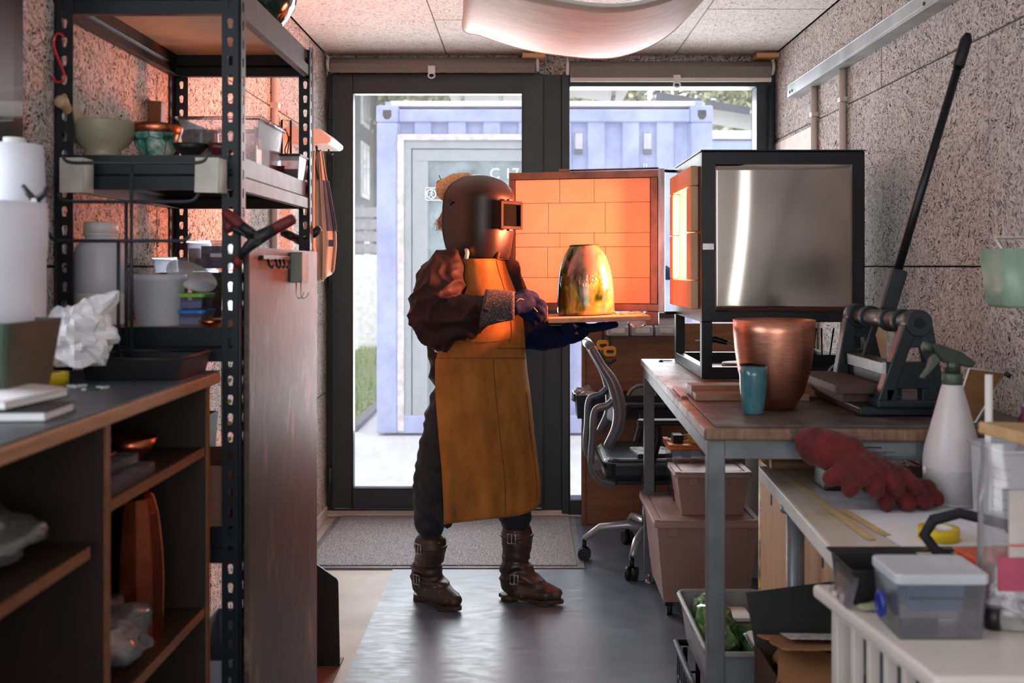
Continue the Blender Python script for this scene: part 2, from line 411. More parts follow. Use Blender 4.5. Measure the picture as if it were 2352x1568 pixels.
frame_ring(gx(811), gx(1201), gz(1121), gz(215), 0.006, 0.006, 0.006, 0.006, YG - 0.034, YG - 0.026).build('glazing_bead', mat('rubber_seal', (16, 18, 20), 0.5), d1)
MB().box(gx(810), gx(1202), YG + 0.004, YG + 0.010, gz(1122), gz(214)).build('pane', M_GLASS, d1)
for py in (250, 640, 1098):
    MB().box(gx(757), gx(766), YG - 0.04, YG - 0.02, gz(py + 26), gz(py - 26)).cyl((gx(761.5), YG - 0.042, gz(py + 28)), (gx(761.5), YG - 0.042, gz(py - 28)), 0.009, n=12).build('hinge', M_ANTH, d1)
w1 = frame_ring(gx(1290), XR - 0.004, 0.02, ZD, gx(1308) - gx(1290), XR - 0.004 - gx(1736), ZD - gz(200), gz(1146) - 0.02, YG - 0.02, YG + 0.10).build('window_1', M_ANTH, bevel=0.004); tag(w1, kind='structure')
MB().box(gx(1306), gx(1738), YG + 0.004, YG + 0.010, gz(1148), gz(198)).build('pane', M_GLASS, w1)
MB().cyl((gx(1766), YG - 0.05, 1.1), (gx(1766), YG - 0.05, gz(200)), 0.014, n=16).build('drain_pipe', M_ANTH, w1)
th = MB().box(XL + 0.002, XR - 0.002, YB - 0.035, YB + 0.1, 0.004, 0.034).box(XL + 0.002, 0.3, YB - 0.05, YB - 0.035, 0.004, 0.02).build('trim_2', M_PVC, bevel=0.004); tag(th, kind='structure')
bs = MB().box(XL, XL + 0.012, 3.0, YB - 0.05, 0.0, 0.06).build('baseboard_left', M_PVC, bevel=0.003); tag(bs, kind='structure')

# roller blinds rolled up over door and window
def screen_mat():
    t = NT('screen_cloth'); f = t.noise(t.coords((1, 1, 14)), 130, 2); t.set(Base_Color=t.ramp(f, [(0.3, (92, 86, 82)), (0.7, (150, 142, 136))]), Roughness=0.7); t.bump(f, 0.2); return t.m
M_SCR = screen_mat()
for i, (xa, xb, ya, yr, lab) in enumerate(((752, 1238, 170, 148, 'grey roller blind wound up above the glazed door'), (1300, 1777, 191, 156, 'grey roller blind, a little lowered, above the right window'))):
    yb_ = YB - 0.075; s = 2290 / yb_
    X0, X1 = (xa - CX) / s, (xb - CX) / s; Z = H + (612 - yr) / s
    t_ = thing('roller_blind', lab, 'blind', ((X0 + X1) / 2, yb_, ZD))
    MB().cyl((X0 + 0.015, yb_, Z), (X1 - 0.015, yb_, Z), 0.034, n=28).build('fabric_roll', M_SCR, t_)
    zb = H + (612 - ya) / s
    MB().box(X0 + 0.02, X1 - 0.02, yb_ - 0.037, yb_ - 0.034, zb + 0.02, Z).build('hanging_cloth', M_SCR, t_)
    MB().box(X0 + 0.02, X1 - 0.02, yb_ - 0.041, yb_ - 0.031, zb, zb + 0.022).build('bottom_bar', M_PVC if i else M_SCR, t_, bevel=0.003)
    for x in (X0, X1 - 0.015): MB().cyl((x, yb_, Z), (x + 0.015, yb_, Z), 0.037, n=24).box(x + 0.002, x + 0.013, yb_ - 0.02, yb_ + 0.075, Z + 0.0, Z + 0.04).build('end_bracket', M_WHITE, t_)
    xm = (993 - CX) / s if i == 0 else (1552 - CX) / s
    MB().box(xm - 0.018, xm + 0.018, yb_ - 0.047, yb_ - 0.040, zb - 0.004, zb + 0.034).tube([(xm + 0.017 * math.cos(a), yb_ - 0.044, zb - 0.016 + 0.013 * math.sin(a)) for a in [k * PI / 8 for k in range(16)]], 0.004, 6, True).build('pull_handle', M_WHITE, t_)
# timber battens over the blinds
for x0, x1 in ((1200, 1252), (1728, 1778)):
    o = MB().box(gx(x0), gx(x1), YB - 0.14, YB - 0.002, gz(141) , gz(131)).build('timber_batten', wood('raw_pine', (196, 150, 100), (222, 180, 130), (1, 4, 4)), bevel=0.002)
    tag(o, 'short raw pine batten under the ceiling beside the ' + ('left' if x0 < 1300 else 'right') + ' blind', 'batten')
# ---------------------------------------------------------------- outside, seen through the glazing
M_PAVE = mat('pale_paving', (214, 212, 210), 0.8, 0, 0.04, 3, 0.1)
gr = MB().box(-14, 14, 5.38, 40, -0.12, -0.02).box(-16, -1.2, -8, 5.38, -0.12, -0.02).box(-14, 14, -12, -1.62, -0.12, -0.02).build('ground', M_PAVE); tag(gr, kind='structure')
M_BLUE = mat('container_blue', (142, 154, 200), 0.6, 0, 0.04, 3, 0.1, col2=(172, 182, 216))
M_RUST = mat('rusty_white_steel', (206, 196, 190), 0.6, 0, 0.1, 14, col2=(214, 208, 214), bump=0.2)
M_GREYD = mat('grey_door_paint', (158, 164, 170), 0.55, 0, 0.03)
YC = 7.83
def cx_(px): return (px - CX) * YC / F
def cz_(py): return H - (py - CY) * YC / F
X0, X1, ZT = cx_(865), cx_(1637), cz_(243)
ct = thing('shipping_container', 'pale blue shipping container with a grey glazed door in its end', 'container', ((X0 + X1) / 2, YC + 3, 0))
MB().box(X0 + 0.03, X1 - 0.03, YC + 0.10, YC + 6.0, 0.02, ZT - 0.03).build('body', M_BLUE, ct)
for xa, xb in ((X0, cx_(913)), (cx_(1588), X1)): MB().box(xa, xb, YC, YC + 0.16, 0.0, cz_(281)).build('corner_post', M_BLUE, ct, bevel=0.012)
for xa, xb in ((X0 - 0.004, cx_(915)), (cx_(1586), X1 + 0.004)):
    c = MB().box(xa, xb, YC - 0.006, YC + 0.17, cz_(281), ZT + 0.006).build('corner_casting', M_BLUE, ct, bevel=0.015)
    xm = (xa + xb) / 2
    MB().prism([(xm - 0.032, cz_(253)), (xm + 0.032, cz_(253)), (xm + 0.034, cz_(266)), (xm + 0.016, cz_(274)), (xm - 0.016, cz_(274)), (xm - 0.034, cz_(266))], YC - 0.009, YC + 0.02).build('lifting_hole', mat('dark_hole', (46, 48, 54), 0.8), c)
MB().box(cx_(915), cx_(1586), YC + 0.01, YC + 0.12, cz_(279), cz_(250)).build('top_rail', M_BLUE, ct, bevel=0.01)
MB().box(cx_(913), cx_(1588), YC + 0.0, YC + 0.12, 0.0, 0.14).build('bottom_rail', M_BLUE, ct, bevel=0.01)
# corrugated end wall: proud ribs over recessed troughs
def corr(x0, x1, z0, z1, edges, name):
    q = MB(); ys = YC + 0.075
    pts = [(x0, ys - 0.045)]
    for a, b in edges: pts += [(a, ys - 0.045), (a + 0.018, ys), (b - 0.018, ys), (b, ys - 0.045)]
    pts += [(x1, ys - 0.045), (x1, ys + 0.02), (x0, ys + 0.02)]
    return q.prism(pts, z0, z1, 'XY').build(name, M_BLUE, ct)
corr(cx_(913), cx_(1300), cz_(309), cz_(279), [(cx_(915), cx_(952)), (cx_(988), cx_(1030)), (cx_(1068), cx_(1111)), (cx_(1147), cx_(1192)), (cx_(1228), cx_(1270))], 'corrugated_sheet')
corr(cx_(1300), cx_(1588), 0.14, cz_(279), [(cx_(1311), cx_(1352)), (cx_(1389), cx_(1432)), (cx_(1468), cx_(1511)), (cx_(1548), cx_(1587))], 'corrugated_sheet')
for xm in (1330, 1489):
    v = MB().box(cx_(xm - 9), cx_(xm + 9), YC + 0.035, YC + 0.07, cz_(341), cz_(304)).build('vent_cover', mat('vent_grey', (186, 188, 200), 0.5), ct, bevel=0.006)
    MB().box(cx_(xm - 9), cx_(xm + 9), YC + 0.045, YC + 0.072, cz_(352), cz_(341)).build('vent_grille', mat('vent_dark', (96, 98, 112), 0.6), v)
    for dx in (-7, 7): MB().cyl((cx_(xm + dx), YC + 0.06, cz_(300)), (cx_(xm + dx), YC + 0.072, cz_(300)), 0.007, n=8).build('rivet', M_ALU, v)
text('letters', 'II', mat('white_print', (236, 236, 240), 0.6), ct, (cx_(1479), YC + 0.068, cz_(388)), 0.075, ext=0.003)
# rusty frame and grey door
MB().box(cx_(913), cx_(1300), YC - 0.01, YC + 0.05, cz_(322), cz_(308)).box(cx_(913), cx_(928), YC - 0.01, YC + 0.05, 0.02, cz_(322)).box(cx_(1284), cx_(1300), YC - 0.01, YC + 0.05, 0.02, cz_(322)).build('rusty_frame', M_RUST, ct, bevel=0.005)
MB().box(cx_(928), cx_(1284), YC + 0.01, YC + 0.05, cz_(340), cz_(322)).box(cx_(928), cx_(944), YC + 0.01, YC + 0.05, 0.03, cz_(340)).box(cx_(1268), cx_(1284), YC + 0.01, YC + 0.05, 0.03, cz_(340)).build('door_frame', M_GREYD, ct, bevel=0.006)
dr = MB().box(cx_(946), cx_(1266), YC + 0.022, YC + 0.06, cz_(369), cz_(342)).box(cx_(946), cx_(983), YC + 0.022, YC + 0.06, 0.05, cz_(369)).box(cx_(1228), cx_(1266), YC + 0.022, YC + 0.06, 0.05, cz_(369)).box(cx_(983), cx_(1228), YC + 0.022, YC + 0.06, 0.05, 0.2).build('door', M_GREYD, ct, bevel=0.005)
MB().box(cx_(983), cx_(1228), YC + 0.04, YC + 0.05, 0.2, cz_(369)).build('door_glass', mat('teal_reflecting_glass', (84, 102, 108), 0.12, 0.0, 0.25, 4, col2=(120, 138, 144), coat=0.5), dr)
MW = mat('white_film', (250, 250, 250), 0.6)
text('lettering', 'C 17', MW, dr, (cx_(1124), YC + 0.036, cz_(409)), 0.118, ext=0.001, label='white lettering')
sg = MB()
xs0, xs1, zs0, zs1 = cx_(976), cx_(1042), cz_(460), cz_(430)
for a in ((xs0, xs1, zs0, zs0 + 0.006), (xs0, xs1, zs1 - 0.006, zs1), (xs0, xs0 + 0.006, zs0, zs1), (xs1 - 0.006, xs1, zs0, zs1)): sg.box(a[0], a[1], YC + 0.012, YC + 0.020, a[2], a[3])
c0 = V((cx_(990), YC + 0.016, cz_(445)))
sg.tube([c0 + V((0.036 * math.cos(k * PI / 12), 0, 0.036 * math.sin(k * PI / 12))) for k in range(24)], 0.004, 6, True)
sg.ball(c0 + V((0.004, 0, 0.021)), 0.007, 10, 6)
for a, b in (((0.002, 0.012), (0, -0.006)), ((0.0, -0.004), (0.014, -0.026)), ((0, -0.004), (-0.016, -0.022)), ((0.002, 0.01), (0.02, 0.0)), ((0.002, 0.01), (-0.018, 0.006))): sg.bar(c0 + V((a[0], 0, a[1])), c0 + V((b[0], 0, b[1])), 0.009, 0.006)
sg.build('running_figure_sign', MW, dr)['label'] = 'white framed pictogram of a walking figure in a circle'
text('sign_letters', 'E', MW, dr, (cx_(1008), YC + 0.012, cz_(453)), 0.06, ext=0.001)
rfm = mat('white_roof_sheet', (226, 224, 222), 0.6, 0, 0.03)
rf = MB().box(cx_(893), cx_(1603), YC + 0.05, YC + 5.9, ZT + 0.003, cz_(229)).build('roof_sheet', rfm, ct, bevel=0.01)
MB().box(cx_(883), cx_(896), YC + 0.04, YC + 0.2, ZT, cz_(232)).box(cx_(1600), cx_(1615), YC + 0.04, YC + 0.2, ZT, cz_(229)).build('roof_cap', M_BLUE, ct)
# second container, further back at the right
Y2 = 9.6
def at2(px, py, Y): p = at(px, py, Y); return p.x, p.z
xa, _ = at2(1628, 0, Y2); _, zt = at2(0, 300, Y2)
c2 = thing('shipping_container', 'light blue container with a white roof edge, further back to the right', 'container', (xa + 1.2, Y2 + 3, 0))
MB().box(xa, xa + 2.44, Y2, Y2 + 6, 0, zt - 0.09).build('body', mat('container_pale', (170, 186, 214), 0.6, 0, 0.03), c2, bevel=0.02)
MB().box(xa - 0.02, xa + 2.46, Y2 - 0.03, Y2 + 6, zt - 0.084, zt).build('roof_sheet', rfm, c2, bevel=0.01)
# solar panels on the roofs
M_SOL = mat('solar_cells', (52, 58, 72), 0.25, 0.1, 0.15, 20, coat=0.6)
def solar(x0, x1, Y, z0, tilt, lab, n):
    t_ = thing('solar_panel', lab, 'solar panel', ((x0 + x1) / 2, Y, z0), rot=(0, tilt, 0))
    w_ = x1 - x0
    MB().box(-w_ / 2, w_ / 2, -0.5, 0.5, 0.0, 0.035).build('frame', M_ALU, t_, local=True)
    k = w_ / n
    for i in range(n): MB().box(-w_ / 2 + i * k + 0.02, -w_ / 2 + (i + 1) * k - 0.02, -0.51, -0.49, -0.02, 0.06).box(-w_ / 2 + i * k + 0.02, -w_ / 2 + (i + 1) * k - 0.02, -0.48, 0.48, 0.035, 0.042).build('cell_panel', M_SOL, t_, local=True)
    for x in (-w_ / 2 + 0.1, w_ / 2 - 0.1): MB().cyl((x, 0.2, 0), (x, 0.3, -0.3), 0.02, n=8).build('strut', M_ALU, t_, local=True)
x, z = at2(1390, 214, 8.6); solar(x - 1.0, x + 0.22, 8.9, z + 0.12, 0.12, 'dark solar panel lying on the blue container roof, behind the window', 3)
x, z = at2(1690, 284, 10.4); solar(x - 0.9, x + 0.6, 10.6, z + 0.1, 0.16, 'dark solar panel on the far pale blue container', 3)
x, z = at2(1120, 224, 9.4); solar(x - 0.35, x + 0.6, 9.4, z + 0.02, -0.08, 'dark solar panel on the container roof, above the glazed door', 3)
# grey building, white wall, grass
M_CLAD = mat('grey_cladding', (116, 126, 128), 0.7, 0, 0.05, 2, 0.1)
bd = thing('grey_building', 'grey clad building with white tall windows, far left outside', 'building', (-6, 20, 0))
MB().box(-9, -2.92, 17, 19.35, 0, 9).box(-9, -2.86, 19.35, 19.9, 0, 9).build('wall', M_CLAD, bd)
for za, zb in ((2.55, 3.55), (3.85, 5.05), (1.2, 1.95)):
    w_ = MB().box(-2.93, -2.89, 17.75, 18.6, za, zb).build('window', mat('white_upvc', (236, 236, 238), 0.4), bd)
    MB().box(-2.90, -2.88, 17.85, 18.12, za + 0.08, zb - 0.08).box(-2.90, -2.88, 18.2, 18.5, za + 0.08, zb - 0.08).build('pane', mat('window_shine', (176, 184, 192), 0.15, 0, 0.1), w_)
ww = MB().box(-4.6, -1.6, 16.0, 16.2, -0.02, 1.5).build('garden_wall', mat('white_render', (232, 230, 226), 0.8), bevel=0.01); tag(ww, 'white rendered low wall beyond the grass outside', 'wall')
fn = thing('slat_fence', 'grey slatted fence above the white wall outside', 'fence', (-3.1, 16.3, 1.5))
for k in range(4): MB().box(-4.6, -1.6, 16.28, 16.32, 1.52 + k * 0.2, 1.68 + k * 0.2).build('slat', mat('grey_slat', (150, 148, 150), 0.7), fn)
for x in (-4.5, -3.6, -2.7, -1.8): MB().box(x, x + 0.07, 16.32, 16.38, 1.45, 2.32).build('post', mat('grey_slat', 0), fn)
# grass verge
vs = []; fs = []
q = MB(); rg = random.Random(3)
for i in range(9000):
    y = 8.2 + 7.7 * rg.random(); x = -2.6 + (0.0 + 0.085 * (y - 8.2)) * 0 + rg.random() * 1.15
    h = 0.04 + 0.05 * rg.random(); a = rg.random() * PI; dx, dy = 0.008 * math.cos(a), 0.008 * math.sin(a)
    q.add([(x - dx, y - dy, -0.01), (x + dx, y + dy, -0.01), (x + rg.uniform(-.02, .02), y + rg.uniform(-.02, .02), h)], [(0, 1, 2)])
gs = q.build('grass', mat('grass_green', (120, 140, 70), 0.8, 0, 0.25, 30, col2=(156, 168, 104)), fixn=False); tag(gs, 'short green grass of the verge outside the door', 'grass', kind='stuff')
tf = MB().box(-2.65, -1.43, 8.1, 16.0, -0.02, -0.005).build('lawn_bed', mat('soil_green', (122, 132, 82), 0.9, 0, 0.2, 8)); tag(tf, kind='structure')
kb = MB().box(-1.43, -1.35, 8.05, 16.0, -0.02, 0.02).box(-2.7, -1.35, 8.02, 8.1, -0.02, 0.03).build('kerb', mat('kerb_grey', (120, 120, 120), 0.8), bevel=0.006); tag(kb, kind='structure')
# trees beyond
def tree(x, y, h, r, lab, seed):
    rg = random.Random(seed); t_ = thing('tree', lab, 'tree', (x, y, 0), group='trees beyond the containers')
    q = MB().tube([(x, y, 0), (x + 0.1, y, h * 0.4), (x - 0.1, y + 0.1, h * 0.75)], [0.2, 0.14, 0.06], 8)
    cl = []
    for k in range(26):
        d = V((rg.gauss(0, 1), rg.gauss(0, 1), rg.gauss(0, 0.8))).normalized() * r * rg.uniform(0.35, 1.0)
        c = V((x, y, h * 0.62)) + V((d.x, d.y, d.z * 1.25)); cl.append(c)
        q.tube([(x, y, h * 0.4), (V((x, y, h * 0.55)) + c) / 2, c], [0.05, 0.03, 0.01], 5)
    q.build('trunk', mat('bark', (110, 96, 82), 0.9, 0, 0.2), t_)
    q = MB()
    for c in cl:
        for k in range(330):
            d = V((rg.gauss(0, 1), rg.gauss(0, 1), rg.gauss(0, 1))) * r * 0.22; p = c + d
            a = V((rg.uniform(-1, 1), rg.uniform(-1, 1), rg.uniform(-1, 1))).normalized(); b = a.orthogonal().normalized(); s_ = rg.uniform(0.06, 0.12)
            q.add([p - a * s_, p + b * s_ * 0.55, p + a * s_, p - b * s_ * 0.55], [(0, 1, 2, 3)])
    q.build('foliage', mat('foliage_%d' % (seed % 3), ((150, 158, 116), (168, 172, 132), (136, 148, 108))[seed % 3], 0.85, 0, 0.25, 2, col2=(190, 192, 160)), t_, fixn=False, kind='stuff')
for i, (x, y, h, r, lab) in enumerate(((-3.6, 22, 8.6, 2.3, 'leafy tree above the garden wall, behind the grey building'), (-0.8, 19, 7.6, 2.2, 'leafy tree behind the container, above the glazed door'), (2.2, 19.5, 8.0, 2.4, 'leafy tree behind the container, above the right window'), (4.9, 17.5, 7.6, 2.4, 'pale leafy tree at the far right, above the second container'), (6.8, 21, 9, 3, 'leafy tree rising behind the rightmost outside tree'))):
    tree(x, y, h, r, lab, i + 11)
# ---------------------------------------------------------------- shared helpers and materials for the objects
def solo(q, name, m, label, cat, loc, group=None, **kw):
    loc = V(loc); q.v = [p - loc for p in q.v]
    o = q.build(name, m, local=True, **kw); o.location = loc; WM[o.name] = Matrix.Translation(loc)
    return tag(o, label, cat, group)
M_CLEAR = pane_mat('clear_plastic', (238, 240, 244), 0.05, 0.045, 0.12)
M_MILK = mat('milky_plastic', (214, 218, 226), 0.35, 0, 0.03, 6, alpha=0.62)
M_BAG = pane_mat('polythene', (242, 242, 244), 0.10, 0.10, 0.12)
M_BLACK = mat('black_plastic', (22, 23, 25), 0.45, 0, 0.1, 14)
M_BLKM = mat('black_metal', (24, 26, 29), 0.35, 0.4, 0.1, 20)
M_COPPER = mat('copper', (196, 112, 80), 0.28, 1.0, 0.12, 16, 0.08, 40)
M_COPB = mat('brushed_copper', (206, 140, 116), 0.34, 1.0, 0.07, 30, 0.03, 50, stretch=(1, 1, 14), col2=(220, 154, 130))
M_PAPER = mat('white_paper', (232, 232, 236), 0.8, 0, 0.02, 8, 0.15, 30)
M_CARD = mat('brown_cardboard', (150, 108, 72), 0.85, 0, 0.08, 8, 0.15, 50)
M_PLY = wood('plywood_edge', (120, 76, 44), (166, 112, 70), (1, 0.25, 6), 14)
M_YEL = mat('yellow_tape', (216, 186, 30), 0.5, 0, 0.06, 30)
M_GREEN = mat('sage_green_plastic', (66, 80, 68), 0.45, 0, 0.04)
M_RED = mat('red_rubber', (150, 26, 34), 0.5, 0, 0.1)
M_CER = mat('stoneware_cream', (150, 146, 126), 0.4, 0, 0.06, 10, 0.05)
def crumple(c, r, seed, amp=0.35, n=28, fr=9, flat=True):
    q = MB(); q.ball((0, 0, 0), 1, n, n * 2 // 3); c = V(c); out = []
    for p in q.v:
        u = p.copy(); k = 1 + amp * (noise.noise(u * 2.1 + V((seed, 0, 0))) + 0.6 * abs(noise.noise(u * fr * 0.5 + V((0, seed, 0)))) + 0.25 * noise.noise(u * fr + V((0, 0, seed))))
        w_ = V((u.x * r[0] * k, u.y * r[1] * k, u.z * r[2] * k))
        if flat and w_.z < -r[2] * 0.9: w_.z = -r[2] * 0.9
        out.append(c + w_)
    q.v = out; return q
def ringpts(c, r, n=20, axis='Z', sx=1, sy=1):
    c = V(c); o = []
    for k in range(n):
        a = 2 * PI * k / n; x, y = r * math.cos(a) * sx, r * math.sin(a) * sy
        o.append(c + (V((x, y, 0)) if axis == 'Z' else V((x, 0, y)) if axis == 'Y' else V((0, x, y))))
    return o
def openbox(x0, x1, y0, y1, z0, z1, t=0.003, inset=0.0):
    """open-topped tub with sloping sides"""
    q = MB(); i = inset
    o0 = [(x0 + i, y0 + i), (x1 - i, y0 + i), (x1 - i, y1 - i), (x0 + i, y1 - i)]; o1 = [(x0, y0), (x1, y0), (x1, y1), (x0, y1)]
    n0 = [(x0 + i + t, y0 + i + t), (x1 - i - t, y0 + i + t), (x1 - i - t, y1 - i - t), (x0 + i + t, y1 - i - t)]; n1 = [(x0 + t, y0 + t), (x1 - t, y0 + t), (x1 - t, y1 - t), (x0 + t, y1 - t)]
    vs = [V((a, b, z0)) for a, b in o0] + [V((a, b, z1)) for a, b in o1] + [V((a, b, z1)) for a, b in n1] + [V((a, b, z0 + t)) for a, b in n0]
    fs = [(3, 2, 1, 0), (12, 13, 14, 15)]
    for k in range(4):
        j = (k + 1) % 4; fs += [(k, j, 4 + j, 4 + k), (4 + k, 4 + j, 8 + j, 8 + k), (8 + k, 8 + j, 12 + j, 12 + k)]
    return q.add(vs, fs)
def rrect(x0, x1, y0, y1, r, n=5):
    o = []
    for cx, cy, a0 in ((x1 - r, y1 - r, 0), (x0 + r, y1 - r, 1), (x0 + r, y0 + r, 2), (x1 - r, y0 + r, 3)):
        for k in range(n + 1):
            a = (a0 + k / n) * PI / 2; o.append((cx + r * math.cos(a), cy + r * math.sin(a)))
    return o

# ---------------------------------------------------------------- steel shelving unit on the left
SX0, SX1, SY0, SY1 = -1.036, -0.628, 2.2, 2.95
M_SHELF = mat('shelf_blue_black', (22, 27, 34), 0.42, 0.15, 0.1, 8)
M_MDF = wood('shelf_board', (208, 170, 132), (226, 190, 152), (1, 1, 1), 30, 0.7)
su = thing('shelving_unit', 'tall blue-black bolted steel shelving unit with keyhole posts, against the left wall', 'shelving', ((SX0 + SX1) / 2, (SY0 + SY1) / 2, 0))
def post(x, y, dx, dy):
    """angle post with keyhole slots, outer corner at x,y; flanges run towards dx and dy"""
    q = MB(); W, pitch, top = 0.038, 0.0415, 1.97
    def cell(mapf, z0):
        xs = [0.0, W / 2, W]; zs = [z0, z0 + pitch / 2, z0 + pitch]
        outer = [(0, z0), (W / 2, z0), (W, z0), (W, z0 + pitch / 2), (W, z0 + pitch), (W / 2, z0 + pitch), (0, z0 + pitch), (0, z0 + pitch / 2)]
        cz = z0 + pitch * 0.62; r = 0.0062
        inner = [(W / 2 - 0.0042, z0 + 0.010), (W / 2, z0 + 0.0095), (W / 2 + 0.0042, z0 + 0.010), (W / 2 + r, cz), (W / 2 + r * 0.7, cz + r * 0.8), (W / 2, cz + r), (W / 2 - r * 0.7, cz + r * 0.8), (W / 2 - r, cz)]
        vs = [mapf(a, b) for a, b in outer] + [mapf(a, b) for a, b in inner]
        q.add(vs, [(k, (k + 1) % 8, 8 + (k + 1) % 8, 8 + k) for k in range(8)])
    z = 0.0
    while z + pitch < top:
        cell(lambda a, b: V((x + dx * (0.002 + a), y, b)), z); cell(lambda a, b: V((x, y + dy * (0.002 + a), b)), z); z += pitch
    o = q.build('post', M_SHELF, su, solid=0.0022)
    MB().tube([(x + dx * 0.001, y + dy * 0.001, 0), (x + dx * 0.001, y + dy * 0.001, z)], 0.0035, 8).build('post_corner', M_SHELF, o)
    return o
posts = [post(SX0, SY0, 1, 1), post(SX1, SY0, -1, 1), post(SX0, SY1, 1, -1), post(SX1, SY1, -1, -1)]
def beam(p0, p1, z0, z1, inw):
    """folded beam: face with a pressed step and lips. inw = inward unit normal"""
    n = V(inw); q = MB(); h = z1 - z0
    prof = [(0.002, 0), (0.002, h * 0.38), (0.010, h * 0.46), (0.010, h), (0.028, h), (0.028, h - 0.002), (0.012, h - 0.002), (0.012, h * 0.46), (0.004, h * 0.38), (0.004, 0.002), (0.022, 0.002), (0.022, 0)]
    vs = []
    for p in (V(p0), V(p1)): vs += [V((p.x, p.y, z0)) + n * a + V((0, 0, b)) for a, b in prof]
    m = len(prof); q.add(vs, [(k, (k + 1) % m, m + (k + 1) % m, m + k) for k in range(m)] + [tuple(range(m)), tuple(range(2 * m - 1, m - 1, -1))])
    return q
levels = [(1.868, 1.945), (1.480, 1.557), (1.100, 1.1755), (0.655, 0.730), (0.20, 0.275)]
for a, b in levels:
    for p0, p1, nn in (((SX0 + 0.004, SY0), (SX1 - 0.004, SY0), (0, 1, 0)), ((SX0 + 0.004, SY1), (SX1 - 0.004, SY1), (0, -1, 0)), ((SX0, SY0 + 0.004), (SX0, SY1 - 0.004), (1, 0, 0)), ((SX1, SY0 + 0.004), (SX1, SY1 - 0.004), (-1, 0, 0))):
        beam((p0[0], p0[1], 0), (p1[0], p1[1], 0), a, b, nn).build('beam', M_SHELF, su)
    MB().box(SX0 + 0.013, SX1 - 0.013, SY0 + 0.013, SY1 - 0.013, b - 0.012, b - 0.001).build('shelf_board', M_MDF, su)
for z in (1.06, 1.013, 0.965, 0.93): MB().cyl((SX1 - 0.022, SY0 - 0.006, z), (SX1 - 0.022, SY0, z), 0.0045, n=10).build('screw', mat('brass_screw', (196, 160, 100), 0.3, 0.9), su)
# big board clad on its side
def board_mat():
    t = NT('worn_phenolic_board'); a = t.noise(t.coords((1, 14, 1)), 16, 6, 0.7); b = t.noise(t.coords((1, 1, 0.6)), 2.6, 5, 0.65)
    c = t.ramp(b, [(0.3, (50, 46, 45)), (0.52, (70, 57, 50)), (0.72, (98, 82, 70))])
    c = t.mix(t.math('MULTIPLY', t.math('SUBTRACT', a, 0.5, True), 1.3, True), c, (120, 108, 94))
    mask = t.math('MULTIPLY', t.math('SUBTRACT', t.noise(t.coords((1, 2.5, 1), loc=(4, 1, 2)), 3.2, 6, 0.75), 0.56, True), 5, True)
    c = t.mix(t.math('MULTIPLY', mask, 0.6), c, (176, 156, 128))
    t.set(Base_Color=c, Roughness=t.ramp(a, [(0.3, 0.35), (0.7, 0.6)])); t.bump(a, 0.12); return t.m
solo(MB().box(-0.624, -0.612, 2.216, 2.94, 0.0, 1.354), 'panel_board', board_mat(), 'tall scratched brown-grey board fixed to the side of the steel shelving', 'board', (-0.618, 2.58, 0), bevel=0.0015)

# things on the shelving
def pestle_mortar():
    c = (-0.966, 2.285, 1.557)
    t_ = thing('mortar', 'cream stoneware mortar with a pestle leaning in it, left end of the shelf', 'mortar', c)
    MB().lathe([(0.040, 0), (0.044, 0.008), (0.040, 0.018), (0.058, 0.034), (0.069, 0.055), (0.073, 0.080), (0.073, 0.084), (0.066, 0.084), (0.060, 0.055), (0.040, 0.030), (0.001, 0.024)], c, 40).build('bowl', M_CER, t_)
    p0 = at(198, 300, 2.275); p1 = at(139, 230, 2.175)
    e = solo(MB().tube([p0, p0.lerp(p1, 0.3), p0.lerp(p1, 0.62), p0.lerp(p1, 0.82), p0.lerp(p1, 0.92), p1, p1 + (p1 - p0) * 0.05], [0.019, 0.018, 0.014, 0.0105, 0.015, 0.0155, 0.006], 16), 'pestle', wood('pale_wood_handle', (166, 140, 108), (190, 164, 130), (1, 1, 1), 20), 'wooden handled pestle resting in the cream mortar', 'pestle', p0)
pestle_mortar()
def enamel_green(name, c1, c2, c3, scale=22):
    t = NT(name); v = t.n('TexVoronoi', feature='DISTANCE_TO_EDGE'); v.inputs['Scale'].default_value = scale; t.l(t.coords(), v.inputs['Vector'])
    n = t.noise(t.coords(), 26, 5, 0.7)
    c = t.ramp(n, [(0.35, c1), (0.5, c2), (0.68, c3)])
    c = t.mix(t.ramp(v.outputs['Distance'], [(0.0, 1.0), (0.055, 0.0)]), c, (18, 20, 20))
    t.set(Base_Color=c, Roughness=0.28); t.b.inputs['Coat Weight'].default_value = 0.4; return t.m
c = (-0.862, 2.335, 1.557)
b_ = thing('enamel_bowl', 'green crackled enamel bowl with a copper rimmed bowl nested in it', 'bowl', c)
MB().lathe([(0.026, 0), (0.030, 0.006), (0.046, 0.030), (0.055, 0.060), (0.055, 0.064), (0.050, 0.060), (0.040, 0.03), (0.001, 0.01)], c, 36).build('bowl_wall', enamel_green('crackle_enamel', (20, 70, 62), (70, 140, 126), (200, 216, 204)), b_)
MB().lathe([(0.048, 0.052), (0.056, 0.064), (0.059, 0.074), (0.058, 0.084), (0.054, 0.084), (0.053, 0.07), (0.03, 0.055), (0.001, 0.05)], c, 36).build('copper_rim', M_COPPER, b_)
c = (-0.85, 2.62, 1.557)
solo(MB().lathe([(0.045, 0), (0.047, 0.02), (0.044, 0.10), (0.046, 0.108), (0.042, 0.108), (0.040, 0.02), (0.001, 0.01)], c, 28), 'glass_jar', enamel_green('speckled_glass', (60, 72, 60), (120, 130, 112), (168, 170, 150), 60), 'speckled grey-green jar behind the copper rimmed bowl', 'jar', c)
